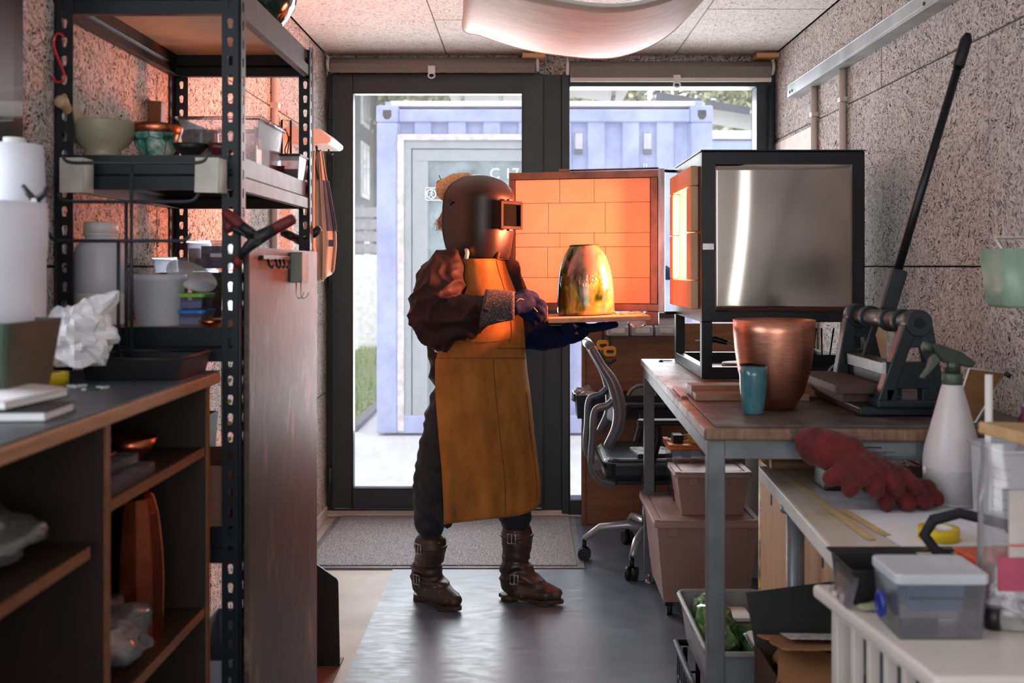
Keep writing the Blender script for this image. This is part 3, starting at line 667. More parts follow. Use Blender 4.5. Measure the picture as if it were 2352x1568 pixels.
q = MB().add([at(322, 290, 2.75), at(366, 290, 2.75), at(370, 232, 2.75), at(332, 230, 2.75)] + [p + V((0, 0.04, 0)) for p in (at(322, 290, 2.75), at(366, 290, 2.75), at(370, 232, 2.75), at(332, 230, 2.75))], [(0, 1, 2, 3), (7, 6, 5, 4), (0, 4, 5, 1), (1, 5, 6, 2), (2, 6, 7, 3), (3, 7, 4, 0)])
for v_ in q.v:
    if v_.z < 1.73: v_.z = 1.557
solo(q, 'wood_block', wood('dark_orange_wood', (110, 60, 30), (150, 88, 48), (4, 4, 1)), 'tapered brown wood block standing at the back of the shelf', 'block', (-1.02, 2.77, 1.557), bevel=0.003)
solo(MB().lathe([(0.016, 0), (0.018, 0.003), (0.034, 0.018), (0.041, 0.030), (0.038, 0.030), (0.03, 0.017), (0.001, 0.006)], (-0.758, 2.262, 1.557), 30), 'small_bowl', M_BLACK, 'small black bowl at the front edge of the shelf', 'bowl', (-0.758, 2.262, 1.557))
solo(MB().lathe([(0.012, 0), (0.014, 0.003), (0.027, 0.016), (0.033, 0.032), (0.030, 0.032), (0.024, 0.016), (0.001, 0.006)], (-0.692, 2.275, 1.557), 30), 'small_bowl', mat('oxblood_glaze', (78, 28, 34), 0.3, 0, 0.1), 'small dark red bowl beside the black one, by the shelf post', 'bowl', (-0.692, 2.275, 1.557))
# clear tub
t_ = thing('plastic_tub', 'clear plastic tub with a white label strip, middle of the upper shelf', 'tub', (-0.765, 2.62, 1.557))
openbox(-0.868, -0.664, 2.50, 2.74, 1.557, 1.682, 0.003, 0.014).build('tub_wall', M_CLEAR, t_)
MB().tube([(-0.872, 2.496, 1.682), (-0.66, 2.496, 1.682), (-0.66, 2.744, 1.682), (-0.872, 2.744, 1.682)], 0.005, 8, True).build('rim', M_CLEAR, t_)
MB().box(-0.677, -0.6725, 2.50, 2.55, 1.57, 1.66).build('label_strip', M_WHITE, t_)
t_ = thing('lidded_box', 'small clear box with a dark lid and something green inside', 'box', (-0.673, 2.86, 1.557))
openbox(-0.715, -0.632, 2.80, 2.915, 1.557, 1.62, 0.002, 0.005).build('box_wall', M_CLEAR, t_)
MB().box(-0.72, -0.629, 2.795, 2.92, 1.62, 1.627).build('lid', M_BLACK, t_, bevel=0.002)
MB().box(-0.708, -0.640, 2.81, 2.905, 1.559, 1.585).build('contents', mat('dark_green', (40, 62, 44), 0.6), t_)
solo(MB().add([(-0.72, 2.74, 1.557), (-0.66, 2.74, 1.557), (-0.69, 2.79, 1.557), (-0.74, 2.72, 1.585), (-0.655, 2.72, 1.585), (-0.69, 2.80, 1.585)], [(2, 1, 0), (3, 4, 5), (0, 1, 4, 3), (1, 2, 5, 4), (2, 0, 3, 5)]), 'small_dish', mat('oxblood_glaze', 0), 'small dark red pointed dish in front of the lidded box', 'dish', (-0.69, 2.75, 1.557))
# teal glazed pot on top
c = (-0.755, 2.72, 1.948)
def teal():
    t = NT('teal_glaze'); n = t.noise(t.coords(), 18, 4); t.set(Base_Color=t.ramp(n, [(0.3, (8, 34, 38)), (0.7, (14, 52, 54))]), Roughness=0.12)
    t.b.inputs['Coat Weight'].default_value = 0.8; return t.m
solo(MB().lathe([(0.05, 0), (0.09, 0.02), (0.125, 0.07), (0.142, 0.14), (0.135, 0.21), (0.10, 0.28), (0.07, 0.31), (0.066, 0.31), (0.09, 0.26), (0.12, 0.18), (0.001, 0.02)], c, 48), 'round_vase', teal(), 'dark teal glossy round pot on top of the shelving unit', 'vase', c)
# level three
c = (-0.967, 2.275, 1.1755)
t_ = thing('white_bottle', 'large white plastic screw-cap bottle, half full, left on the middle shelf', 'bottle', c)
MB().lathe([(0.052, 0), (0.057, 0.006), (0.057, 0.165), (0.052, 0.182), (0.036, 0.196), (0.034, 0.20), (0.034, 0.208), (0.001, 0.208)], c, 36).build('body', mat('translucent_white', (210, 214, 224), 0.38, 0, 0.03, 4, sss=0.3), t_)
MB().lathe([(0.0575, 0.004), (0.0577, 0.008), (0.0577, 0.072), (0.0572, 0.074)], c, 36).build('filled_part', mat('milk_white', (236, 232, 228), 0.4), t_)
MB().lathe([(0.037, 0.206), (0.037, 0.232), (0.034, 0.236), (0.001, 0.236)], c, 32).build('cap', M_WHITE, t_)
MB().lathe([(0.038, 0.204), (0.039, 0.206), (0.038, 0.209)], c, 32).build('neck_ring', M_WHITE, t_)
c = (-0.834, 2.275, 1.1755)
t_ = thing('clear_bucket', 'frosted plastic bucket with its lid tilted behind', 'bucket', c)
MB().lathe([(0.047, 0), (0.049, 0.003), (0.056, 0.100), (0.060, 0.102), (0.060, 0.117), (0.0575, 0.117), (0.054, 0.100), (0.047, 0.006), (0.001, 0.004)], c, 36).build('bucket_wall', M_MILK, t_)
q = MB().lathe([(0.058, 0), (0.060, 0.004), (0.060, 0.010), (0.001, 0.010)], (0, 0, 0), 32); R = Euler((0.3, 0.55, 0)).to_matrix(); q.v = [R @ p + V((-0.782, 2.335, 1.283)) for p in q.v]; q.build('lid', M_MILK, t_)
M_BLU = mat('blue_lid', (40, 110, 190), 0.4); M_LGR = mat('green_lid', (120, 176, 70), 0.4)
for k, (z, m, lab) in enumerate(((1.1755, M_BLU, 'clear food container with a bright blue lid under the green one'), (1.213, M_LGR, 'clear food container with a light green lid, on top of the blue one'))):
    t_ = thing('food_container', lab, 'container', (-0.765, 2.30, z)); z += 0
    openbox(-0.80, -0.730, 2.262, 2.345, z, z + 0.026, 0.002, 0.004).build('box_wall', M_CLEAR, t_)
    MB().prism(rrect(-0.804, -0.726, 2.258, 2.349, 0.012), z + 0.027, z + 0.036, 'XY').build('lid', m, t_, bevel=0.0015)
    MB().box(-0.793, -0.737, 2.27, 2.337, z + 0.003, z + 0.018).build('contents', mat('violet_powder', (120, 124, 176), 0.8), t_)
solo(MB().lathe([(0.012, 0), (0.022, 0.006), (0.026, 0.014), (0.023, 0.014), (0.018, 0.007), (0.001, 0.003)], (-0.708, 2.245, 1.1755), 28), 'copper_dish', M_COPPER, 'tiny copper dish at the shelf edge beside the blue lidded container', 'dish', (-0.708, 2.245, 1.1755))
for x, y, r, h, lab in ((-0.745, 2.62, 0.022, 0.11, 'tall clear spice jar with a black lid behind the food containers'), (-0.683, 2.60, 0.027, 0.12, 'clear jar with a steel lid close to the shelf post')):
    t_ = thing('storage_jar', lab, 'jar', (x, y, 1.1755))
    MB().lathe([(r, 0), (r, h * 0.8), (r * 0.85, h * 0.86), (r * 0.82, h * 0.86), (r * 0.95, h * 0.78), (r * 0.95, 0.004), (0.001, 0.003)], (x, y, 1.1755), 24).build('glass', M_CLEAR, t_)
    MB().cyl((x, y, 1.1755 + h * 0.86), (x, y, 1.1755 + h), r * 0.95, n=24).build('lid', M_BLACK if r < 0.025 else M_ALU, t_)
    MB().cyl((x, y, 1.18), (x, y, 1.1755 + h * 0.3), r * 0.9, n=20).build('contents', mat('grey_powder', (150, 140, 140), 0.9), t_)
for k, (x0, x1, y0, y1, z0, z1, lab) in enumerate(((-1.0, -0.885, 2.66, 2.86, 1.1755, 1.262, 'lower clear drawer box at the back of the middle shelf'), (-0.995, -0.88, 2.67, 2.86, 1.266, 1.335, 'upper clear drawer box at the back of the middle shelf'), (-0.876, -0.80, 2.64, 2.86, 1.1755, 1.30, 'dark tinted box under the purple filled one'), (-0.735, -0.645, 2.70, 2.90, 1.1755, 1.345, 'tall clear tub at the back right of the middle shelf'))):
    t_ = thing('clear_box', lab, 'box', ((x0 + x1) / 2, (y0 + y1) / 2, z0))
    openbox(x0, x1, y0, y1, z0, z1 - 0.006, 0.003, 0.005).build('box_wall', M_CLEAR if k != 2 else pane_mat('smoked_plastic', (90, 84, 92), 0.08, 0.05), t_)
    MB().box(x0 - 0.003, x1 + 0.003, y0 - 0.003, y1 + 0.003, z1 - 0.006, z1).build('lid', M_CLEAR, t_, bevel=0.002)
    MB().box(x0 + 0.012, x1 - 0.012, y0 + 0.012, y1 - 0.012, z0 + 0.006, z0 + (z1 - z0) * 0.4).build('contents', mat('mixed_tools', (74, 66, 64), 0.7, 0, 0.5, 40), t_)
t_ = thing('clear_box', 'clear box of dark purple pieces with a small white label', 'box', (-0.838, 2.74, 1.302))
openbox(-0.893, -0.79, 2.64, 2.84, 1.302, 1.372, 0.003, 0.004).build('box_wall', M_CLEAR, t_)
MB().box(-0.896, -0.787, 2.637, 2.843, 1.372, 1.38).build('lid', M_CLEAR, t_, bevel=0.002)
MB().box(-0.86, -0.80, 2.65, 2.83, 1.305, 1.365).build('contents', mat('purple_pieces', (44, 34, 56), 0.6, 0, 0.6, 60, col2=(96, 78, 110)), t_)
MB().box(-0.83, -0.80, 2.632, 2.634, 1.335, 1.345).build('label', M_PAPER, t_)
# lower levels, barely seen
for k, (x0, x1, y0, y1, z0, z1, col, lab) in enumerate(((-0.80, -0.66, 2.25, 2.5, 0.730, 0.86, (150, 110, 100), 'pinkish box on the lower shelf beside the end post'), (-0.98, -0.83, 2.3, 2.7, 0.730, 0.92, (70, 66, 68), 'dark crate at the back of the lower shelf'), (-0.80, -0.66, 2.25, 2.6, 0.275, 0.42, (170, 176, 190), 'pale grey box on the bottom shelf'))):
    o = solo(openbox(x0, x1, y0, y1, z0, z1, 0.004, 0.01), 'storage_box', mat('store_%d' % k, col, 0.6), lab, 'box', ((x0 + x1) / 2, (y0 + y1) / 2, z0))
# red hook
p = [at(x, y, 2.185) for x, y in ((146, 88), (143, 80), (133, 78), (125, 87), (124, 105), (130, 125), (140, 150), (147, 168), (146, 182), (137, 189), (127, 186), (121, 175))]
solo(MB().tube(catmull(p, 6), 0.0034, 8), 's_hook', mat('glossy_red', (176, 24, 34), 0.25, 0, 0.05, coat=0.6), 'red S-shaped steel hook hanging on the near left shelving post', 'hook', p[0])

# spring clamps
def clamp(name, lab, pivot, j1, j2, h1, h2, grip, jaw, w=0.016):
    t_ = thing(name, lab, 'clamp', pivot); pv = V(pivot)
    MB().cyl(pv - V((0, w * 0.8, 0)), pv + V((0, w * 0.8, 0)), 0.014, n=18).build('pivot_pin', M_BLKM, t_)
    for a, b in ((j1, h1), (j2, h2)):
        q = MB().tube([V(a), V(a).lerp(pv, 0.5) + V((0, 0, 0.004)), pv, pv.lerp(V(b), 0.5)], [0.007, 0.011, 0.016, 0.012], 10); q.build('jaw', M_BLACK, t_)
        MB().tube([pv.lerp(V(b), 0.42), pv.lerp(V(b), 0.6), pv.lerp(V(b), 0.95), V(b)], [0.0115, 0.0135, 0.012, 0.006], 12).build('grip', grip, t_)
    for a in (j1, j2): MB().ball(a, (0.011, 0.012, 0.015), 12, 8).build('jaw_pad', jaw, t_)
    MB().tube([pv + V((0.012 * math.cos(k * 0.7), -0.012 + 0.003 * k * 0.5, 0.012 * math.sin(k * 0.7))) for k in range(18)], 0.0014, 6).build('spring', M_ALU, t_)
Yc = 2.24
clamp('spring_clamp', 'large black spring clamp with dark red grips on the near shelving post', at(590, 548, 2.17), at(545, 600, 2.17), at(525, 520, 2.17), at(678, 500, 2.17), at(514, 486, 2.17), mat('dark_red_grip', (104, 22, 28), 0.55, 0, 0.1), mat('dark_red_grip', 0))
clamp('spring_clamp', 'all black spring clamp on the far shelving post', at(700, 556, 2.98), at(722, 590, 2.98), at(706, 572, 2.98), at(736, 522, 2.98), at(646, 532, 2.98), M_BLACK, mat('dark_red_grip', 0))
# hooks and grey holder on the board
t_ = thing('hook_holder', 'small grey box-shaped holder with wire hooks on the tall board', 'holder', (-0.598, 2.64, 1.30))
MB().box(-0.6122, -0.580, 2.60, 2.68, 1.268, 1.348).build('holder_body', mat('grey_beige', (132, 130, 122), 0.5), t_, bevel=0.003)
for k in range(2): MB().tube([(-0.600 + 0.012 * k, 2.62, 1.27), (-0.600 + 0.012 * k, 2.62, 1.235), (-0.594 + 0.012 * k, 2.62, 1.226), (-0.585 + 0.012 * k, 2.62, 1.230), (-0.579 + 0.012 * k, 2.62, 1.243)], 0.0016, 6).build('wire_hook', M_ALU, t_)
t_ = thing('hook_rail', 'short black rail with four little hooks near the top of the tall board', 'rail', (-0.60, 2.4, 1.33))
MB().box(-0.6122, -0.602, 2.30, 2.56, 1.325, 1.336).build('rail_bar', M_BLKM, t_, bevel=0.001)
for y in (2.33, 2.40, 2.44, 2.48): MB().tube([(-0.60, y, 1.328), (-0.596, y, 1.312), (-0.590, y, 1.307), (-0.586, y, 1.314)], 0.003, 8).build('hook', M_BLKM, t_)
# dark plate standing on the floor beyond
q = MB().prism([at(700, 1286, 3.26).to_tuple()[::2], at(722, 1291, 3.26).to_tuple()[::2], at(772, 1326, 3.26).to_tuple()[::2], at(777, 1335, 3.26).to_tuple()[::2], at(781, 1528, 3.26).to_tuple()[::2], at(778, 1534, 3.26).to_tuple()[::2], at(700, 1536, 3.26).to_tuple()[::2]], 3.255, 3.262)
solo(q, 'metal_plate', mat('dark_bronze_plate', (36, 32, 29), 0.5, 0.3, 0.1), 'dark metal plate with a cut corner standing beyond the tall board', 'plate', (-0.65, 3.26, 0.003))
solo(MB().box(-0.74, -0.604, 3.08, 3.33, 0.0, 0.006), 'foot_board', wood('red_brown_wood', (92, 54, 40), (130, 82, 62), (1, 6, 1)), 'thin reddish brown board lying under the dark metal plate', 'board', (-0.67, 3.2, 0))
# pipe on the left wall, coat shelf, hanging apron
t_ = thing('conduit', 'white vertical pipe clipped to the left wall behind the shelving', 'pipe', (XL + 0.014, 4.09, 0.0))
MB().cyl((XL + 0.014, 4.09, 0.0), (XL + 0.014, 4.09, 2.41), 0.0135, n=18).build('pipe', M_PVC, t_)
for z in (1.97, 1.2, 0.5): MB().box(XL - 0.002, XL + 0.034, 4.07, 4.11, z - 0.012, z + 0.012).build('pipe_clip', M_PVC, t_, bevel=0.004)
t_ = thing('coat_shelf', 'white moulded wall shelf with hooks, protruding beside the door', 'shelf', (XL, 4.5, 1.85))
MB().prism([(XL, 1.850), (-0.862, 1.848), (-0.848, 1.856), (-0.846, 1.872), (-0.892, 1.912), (XL, 1.925)], 4.36, 4.66).build('shelf_body', M_PVC, t_, bevel=0.006)
for y, x in ((4.45, -0.93), (4.58, -0.90)): MB().tube([(x, y, 1.85), (x, y, 1.835), (x + 0.012, y, 1.823), (x + 0.02, y, 1.83)], 0.004, 8).build('hook', M_BLKM, t_)
t_ = thing('wall_frame', 'small open black framed panel with a cable on the left wall', 'frame', (XL + 0.01, 4.3, 1.9))
MB().box(XL, XL + 0.01, 4.22, 4.42, 1.78, 1.92).build('back_plate', mat('tan_plate', (176, 150, 124), 0.6), t_)
MB().tube([(XL + 0.012, 4.22, 1.77), (XL + 0.012, 4.22, 1.93), (XL + 0.05, 4.22, 1.928), (XL + 0.05, 4.22, 1.77)], 0.005, 6).build('frame_bar', M_BLKM, t_)
MB().tube(catmull([(XL + 0.03, 4.20, 1.89), (XL + 0.045, 4.20, 1.85), (XL + 0.03, 4.20, 1.80), (XL + 0.04, 4.20, 1.785), (XL + 0.05, 4.20, 1.86)], 6), 0.0028, 6).build('cable', M_BLKM, t_)
def cloth_apron():
    t_ = thing('work_apron', 'cream and blue cloth apron hanging in folds beside the door', 'apron', (-0.92, 4.5, 1.84))
    def f(u, v):
        z = 1.832 - 0.54 * v; w_ = 0.03 + 0.07 * min(1, v * 1.5) - 0.03 * max(0, v - 0.8) * 5 * (1 - abs(u - 0.6))
        x = -0.935 + (u - 0.5) * w_ * 1.5 + 0.012 * v; y = 4.50 + 0.022 * math.sin(u * 15) * (0.4 + v) + 0.01 * math.sin(u * 37)
        return V((x, y, z - 0.05 * math.sin(u * PI) * (1 if v > 0.99 else 0)))
    MB().grid(f, 40, 20).build('cloth', mat('cream_canvas', (196, 184, 170), 0.9, 0, 0.05, 10, 0.3, 200), t_, solid=0.003)
    MB().grid(lambda u, v: f(0.72 + 0.3 * u, 0.25 + 0.42 * v) + V((0.006, -0.012, 0)), 14, 12).build('blue_lining', mat('indigo_cloth', (70, 80, 110), 0.9, 0, 0.15, 12), t_, solid=0.002)
    MB().box(-0.877, -0.855, 4.466, 4.468, 1.40, 1.43).build('label', mat('navy_label', (44, 54, 84), 0.7, 0, 0.4, 90), t_)
    MB().tube([(-0.935, 4.5, 1.852), (-0.945, 4.49, 1.80), (-0.93, 4.485, 1.70)], 0.004, 6).build('strap', M_BLKM, t_)
cloth_apron()
# ---------------------------------------------------------------- open cabinet with worktop, left foreground
M_CABI = wood('dark_walnut_laminate', (26, 17, 11), (42, 28, 18), (1, 1, 0.2), 16, 0.5)
M_EDGE = wood('warm_edge_band', (96, 58, 32), (134, 84, 46), (1, 0.3, 1), 22, 0.45)
M_LAM = mat('dark_grey_laminate', (62, 66, 72), 0.38, 0, 0.1, 6, 0.05, 80)
ZW = 1.087
CX0, CX1, CY0, CY1 = XL + 0.004, -0.668, 0.75, 2.13
cb = thing('open_cabinet', 'dark wooden open-fronted shelf cabinet in the left foreground', 'cabinet', ((CX0 + CX1) / 2, 1.5, 0))
MB().box(CX0, CX0 + 0.012, CY0, CY1, 0.05, ZW - 0.027).build('back_panel', M_CABI, cb)
for y, nm in ((CY0, 'side_panel'), (1.590, 'divider'), (CY1 - 0.032, 'side_panel')):
    p_ = MB().box(CX0 + 0.012, CX1 - 0.003, y, y + 0.018, 0.05, ZW - 0.027).build(nm, M_CABI, cb)
    MB().box(CX1 - 0.003, CX1, y, y + 0.018, 0.05, ZW - 0.027).build('edge_band', M_EDGE, p_)
for z, ya, yb in ((0.912, 1.608, CY1 - 0.032), (0.575, 1.608, CY1 - 0.032), (0.20, 1.608, CY1 - 0.032), (0.858, CY0 + 0.018, 1.545), (0.52, CY0 + 0.018, 1.59), (0.20, CY0 + 0.018, 1.59)):
    p_ = MB().box(CX0 + 0.012, CX1 - 0.008, ya, yb, z, z + 0.018).build('shelf', M_CABI, cb)
    MB().box(CX1 - 0.008, CX1 - 0.005, ya, yb, z, z + 0.018).build('edge_band', M_EDGE, p_)
MB().box(CX0 + 0.02, CX1 - 0.05, CY0 + 0.02, CY1 - 0.06, 0.0, 0.05).build('plinth', M_CABI, cb)
wt = thing('worktop', 'dark grey laminate worktop with a plywood edge, lying on the open cabinet', 'worktop', ((CX0 + CX1) / 2, 1.45, ZW - 0.027))
MB().box(XL + 0.002, -0.656, 0.7, 2.145, ZW - 0.003, ZW).build('laminate', M_LAM, wt)
MB().box(XL + 0.002, -0.654, 0.7, 2.147, ZW - 0.027, ZW - 0.003).build('plywood_core', wood('ply_layers', (120, 78, 48), (188, 138, 96), (1, 0.3, 12), 14), wt, bevel=0.003)

# things on the worktop
M_ROLL = mat('paper_roll_white', (226, 228, 240), 0.7, 0, 0.02)
t_ = thing('paper_roll', 'tall white paper roll standing by the left wall, the back one', 'paper roll', (-0.972, 1.90, ZW))
MB().lathe([(0.016, 0), (0.052, 0), (0.056, 0.01), (0.055, 0.24), (0.053, 0.40), (0.050, 0.455), (0.018, 0.457), (0.016, 0.45)], (-0.972, 1.90, ZW), 40).build('wound_paper', M_ROLL, t_)
MB().lathe([(0.016, 0.44), (0.020, 0.44), (0.020, 0.468), (0.016, 0.468), (0.016, 0.44)], (-0.972, 1.90, ZW), 24).build('core', M_WHITE, t_)
t_ = thing('paper_roll', 'wide bright white paper roll, standing in front of the taller one', 'paper roll', (-0.925, 1.70, ZW))
MB().lathe([(0.018, 0), (0.086, 0), (0.094, 0.01), (0.092, 0.2), (0.088, 0.332), (0.018, 0.332)], (-0.925, 1.70, ZW), 44).build('wound_paper', M_ROLL, t_)
MB().grid(lambda u, v: V((-0.925 + (0.097 + 0.004 * math.sin(v * 9)) * math.cos(-2.0 + 2.6 * u), 1.70 + (0.097 + 0.01 * u) * math.sin(-2.0 + 2.6 * u), ZW + 0.002 + 0.33 * v)), 24, 10).build('loose_sheet', M_ROLL, t_, solid=0.001)
# pliers on the rolls
t_ = thing('pliers', 'black pliers with open handles lying on top of the wide paper roll', 'pliers', at(82, 462, 1.74))
pv = at(82, 462, 1.72)
for a, b, c in (((82, 462), (66, 445), (52, 426)), ((82, 462), (100, 445), (110, 430))): MB().tube([at(*a, 1.72), at(*b, 1.72), at(*c, 1.72)], [0.006, 0.0055, 0.004], 10).build('handle', M_BLACK, t_)
for dx in (-5, 6): MB().tube([at(82, 462, 1.72), at(82 + dx * 1.6, 476, 1.72), at(84 + dx, 488, 1.72), at(86 + dx * .3, 498, 1.71)], [0.006, 0.008, 0.006, 0.003], 10).build('jaw', M_BLKM, t_)
MB().cyl(pv - V((0, 0.008, 0)), pv + V((0, 0.008, 0)), 0.005, n=12).build('rivet', M_ALU, t_)
# green planter
c = (-0.875, 1.60, ZW)
t_ = thing('planter', 'dark sage green square plastic pot with a label, at the left picture edge', 'pot', c)
q = MB(); a0, a1, h = 0.076, 0.094, 0.137
for (s0, z0), (s1, z1) in (((a0, 0), (a1, h)),):
    pr0 = rrect(-s0, s0, -s0, s0, 0.012, 3); pr1 = rrect(-s1, s1, -s1, s1, 0.014, 3); n = len(pr0)
    pr2 = rrect(-s1 + .004, s1 - .004, -s1 + .004, s1 - .004, 0.012, 3); pr3 = rrect(-s0 + .004, s0 - .004, -s0 + .004, s0 - .004, 0.01, 3)
    vs = [V((x, y, 0)) for x, y in pr0] + [V((x, y, h)) for x, y in pr1] + [V((x, y, h)) for x, y in pr2] + [V((x, y, 0.006)) for x, y in pr3]
    fs = [tuple(reversed(range(n))), tuple(range(3 * n, 4 * n))]
    for L in range(3): fs += [(L * n + k, L * n + (k + 1) % n, (L + 1) * n + (k + 1) % n, (L + 1) * n + k) for k in range(n)]
q.add([p + V(c) for p in vs], fs); q.build('pot_wall', M_GREEN, t_)
tt = 0.018 / 0.137
def lf(u, v, off=0.0008):
    z = 0.035 + 0.055 * v; s_ = a0 + (a1 - a0) * z / h; return V(c) + V((-0.02 + 0.085 * u, -s_ - off, z))
MB().grid(lambda u, v: lf(u, v), 6, 4).build('label', mat('grey_label', (92, 100, 96), 0.6, 0, 0.4, 70, stretch=(1, 1, 3)), t_, solid=0.0006)
# crumpled tissue behind the planter and paper ball
solo(crumple((-0.965, 1.66, ZW + 0.17), (0.045, 0.05, 0.055), 3, 0.5), 'crumpled_tissue', M_PAPER, 'crumpled white tissue sticking up behind the green pot', 'tissue', (-0.965, 1.66, ZW + .12), flat=True)
bq = crumple((-0.868, 1.93, ZW + 0.083), (0.066, 0.05, 0.058), 11, 0.42, 34, 7)
solo(bq, 'paper_ball', M_PAPER, 'big ball of crumpled white wrapping paper on the worktop', 'paper', (-0.868, 1.93, ZW + 0.025), flat=True)
cone = MB().grid(lambda u, v: (lambda a: V((-0.868, 1.93, ZW + 0.10)).lerp(V((-0.800, 1.96, ZW + 0.165)), v) + V((0.0, math.cos(a), math.sin(a))) * (0.034 * (1 - v) + 0.010) * (1 + 0.35 * math.sin(3 * a + 5 * v)))(2 * PI * u), 14, 8, True)
solo(cone, 'paper_twist', M_PAPER, 'twisted white paper end at the right of the crumpled paper ball', 'paper', (-0.83, 1.94, ZW + 0.12), flat=True)
c = (-0.896, 1.875, ZW)
t_ = thing('tape_roll', 'yellow tape roll under the crumpled paper ball', 'tape', c)
MB().lathe([(0.022, 0), (0.036, 0), (0.036, 0.024), (0.022, 0.024), (0.022, 0)], c, 36).build('tape', M_YEL, t_)
MB().lathe([(0.020, 0), (0.022, 0), (0.022, 0.0245), (0.020, 0.0245), (0.020, 0)], c, 32).build('core', M_CARD, t_)
# books
for k, (x0, x1, y0, y1, z0, th_, r, cc, lab) in enumerate(((-0.86, -0.690, 1.425, 1.535, 0.0, 0.015, 0.06, (24, 26, 30), 'black covered notebook, undermost at the worktop edge'), (-0.885, -0.735, 1.44, 1.60, 0.016, 0.014, -0.12, (44, 56, 52), 'open white book lying on the black notebook'))):
    t_ = thing('notebook', lab, 'book', ((x0 + x1) / 2, (y0 + y1) / 2, ZW + z0), rz=r)
    w_, d_ = (x1 - x0) / 2, (y1 - y0) / 2
    MB().box(-w_ + 0.002, w_ - 0.003, -d_ + 0.002, d_ - 0.002, 0.002, th_ - 0.002).build('pages', M_PAPER, t_, local=True)
    m_ = mat('cover_%d' % k, cc, 0.5)
    MB().box(-w_, w_, -d_, d_, 0, 0.002).box(-w_ - 0.001, -w_ + 0.001, -d_, d_, 0, th_).build('cover', m_, t_, local=True)
    if k == 0: MB().box(-w_, w_, -d_, d_, th_ - 0.002, th_).build('front_cover', m_, t_, local=True, bevel=0.001)
    else: MB().grid(lambda u, v: V((-w_ + 2 * w_ * u, -d_ + 2 * d_ * v, th_ - 0.001 + 0.006 * math.sin(u * PI))), 12, 2).build('top_page', M_PAPER, t_, local=True, solid=0.001)
solo(MB().lathe([(0.001, 0), (0.026, 0.001), (0.029, 0.004), (0.026, 0.006), (0.001, 0.006)], (-0.905, 1.775, ZW), 28, sx=1.1, sy=0.8), 'oval_lid', M_WHITE, 'small white oval lid lying beside the green pot', 'lid', (-0.905, 1.775, ZW))
rg = random.Random(4)
M_SHARD = [mat('green_shard', (50, 96, 66), 0.2, 0, 0.3, coat=0.6), mat('pale_shard', (196, 206, 214), 0.2, 0, 0.1, coat=0.6)]
for k in range(12):
    x, y, s_ = -0.865 + rg.random() * 0.10, 1.79 + rg.random() * 0.07, rg.uniform(0.006, 0.012); q = MB()
    a = rg.random() * 6; pts = [(x + s_ * math.cos(a + t) * rg.uniform(.7, 1.2), y + s_ * math.sin(a + t) * rg.uniform(.6, 1.1)) for t in (0, 1.6, 2.9, 4.4)]
    solo(q.prism(pts, ZW, ZW + 0.004, 'XY'), 'glass_shard', M_SHARD[k % 2], ('small green glass shard' if k % 2 == 0 else 'small pale translucent shard') + ' lying on the worktop below the paper ball', 'shard', (x, y, ZW), group=('green' if k % 2 == 0 else 'pale') + ' glass shards on the worktop')
# black tray and wire rack standing in it
t_ = thing('black_tray', 'black shallow tray on the worktop in front of the shelving', 'tray', (-0.765, 2.02, ZW))
openbox(-0.868, -0.672, 1.945, 2.135, ZW, ZW + 0.042, 0.004, 0.008).build('tray_wall', M_BLACK, t_, bevel=0.003)
MB().tube([(-0.866, 1.947, ZW + 0.042), (-0.674, 1.947, ZW + 0.042), (-0.674, 2.133, ZW + 0.042), (-0.866, 2.133, ZW + 0.042)], 0.004, 8, True).build('rim', M_BLACK, t_)
YR = 2.055
M_WIRE = mat('rack_wire', (44, 50, 58), 0.4, 0.3, 0.05)
t_ = thing('wire_rack', 'dark wire rack with three pairs of upturned arms, standing in the black tray', 'rack', (-0.815, YR, ZW + 0.006))
for px, top, dy in ((302, 372, 0.0), (290, 460, 0.012), (272, 552, -0.012)):
    p0 = at(px, 800, YR + dy); p0.z = ZW + 0.006
    MB().tube([p0, at(px, top, YR + dy)], 0.0038, 8).build('upright', M_WIRE, t_)
for y_, xs, dy in ((372, (143, 158, 462, 476), 0.0), (461, (133, 148, 440, 456), 0.012), (551, (112, 128, 424, 438), -0.012)):
    e = 16
    MB().tube(catmull([at(xs[0], y_ - e, YR + dy), at(xs[1], y_, YR + dy), at(xs[1] + 60, y_ + 2, YR + dy), at(xs[2] - 60, y_ + 2, YR + dy), at(xs[2], y_, YR + dy), at(xs[3], y_ - e, YR + dy)], 5), 0.0036, 8).build('arm', M_WIRE, t_)
MB().tube([(-0.86, YR - 0.07, ZW + 0.009), (-0.76, YR - 0.07, ZW + 0.009), (-0.76, YR + 0.05, ZW + 0.009), (-0.86, YR + 0.05, ZW + 0.009)], 0.0035, 8, True).build('foot', M_WIRE, t_)
for a, b, w_ in ((143, 205, 0), (452, 515, 0)):
    p0, p1 = at(a, 443, 2.165), at(b - 9, 366, 2.165)
    t_ = thing('white_clip', 'folded white card sleeve hung on the shelf edge, ' + ('left one beside the wall post' if a < 200 else 'right one beside the front post'), 'clip', ((p0.x + p1.x) / 2, 2.17, p0.z))
    MB().box(p0.x, p1.x, 2.152, 2.156, p0.z, p1.z, rot=(0.0, 0.03 if a > 300 else 0, 0)).build('front_face', mat('cream_card', (200, 196, 188), 0.7), t_)
    MB().box(p0.x, p1.x, 2.154, 2.199, p1.z, p1.z + 0.003).build('top_face', mat('cream_card', 0), t_)
    MB().lathe([(0.020, -0.036), (0.020, 0.036)], (p1.x + 0.002, 2.175, (p0.z + p1.z) / 2), 20, sx=0.35, sy=1).build('rolled_end', mat('cream_card', 0), t_, solid=0.002)

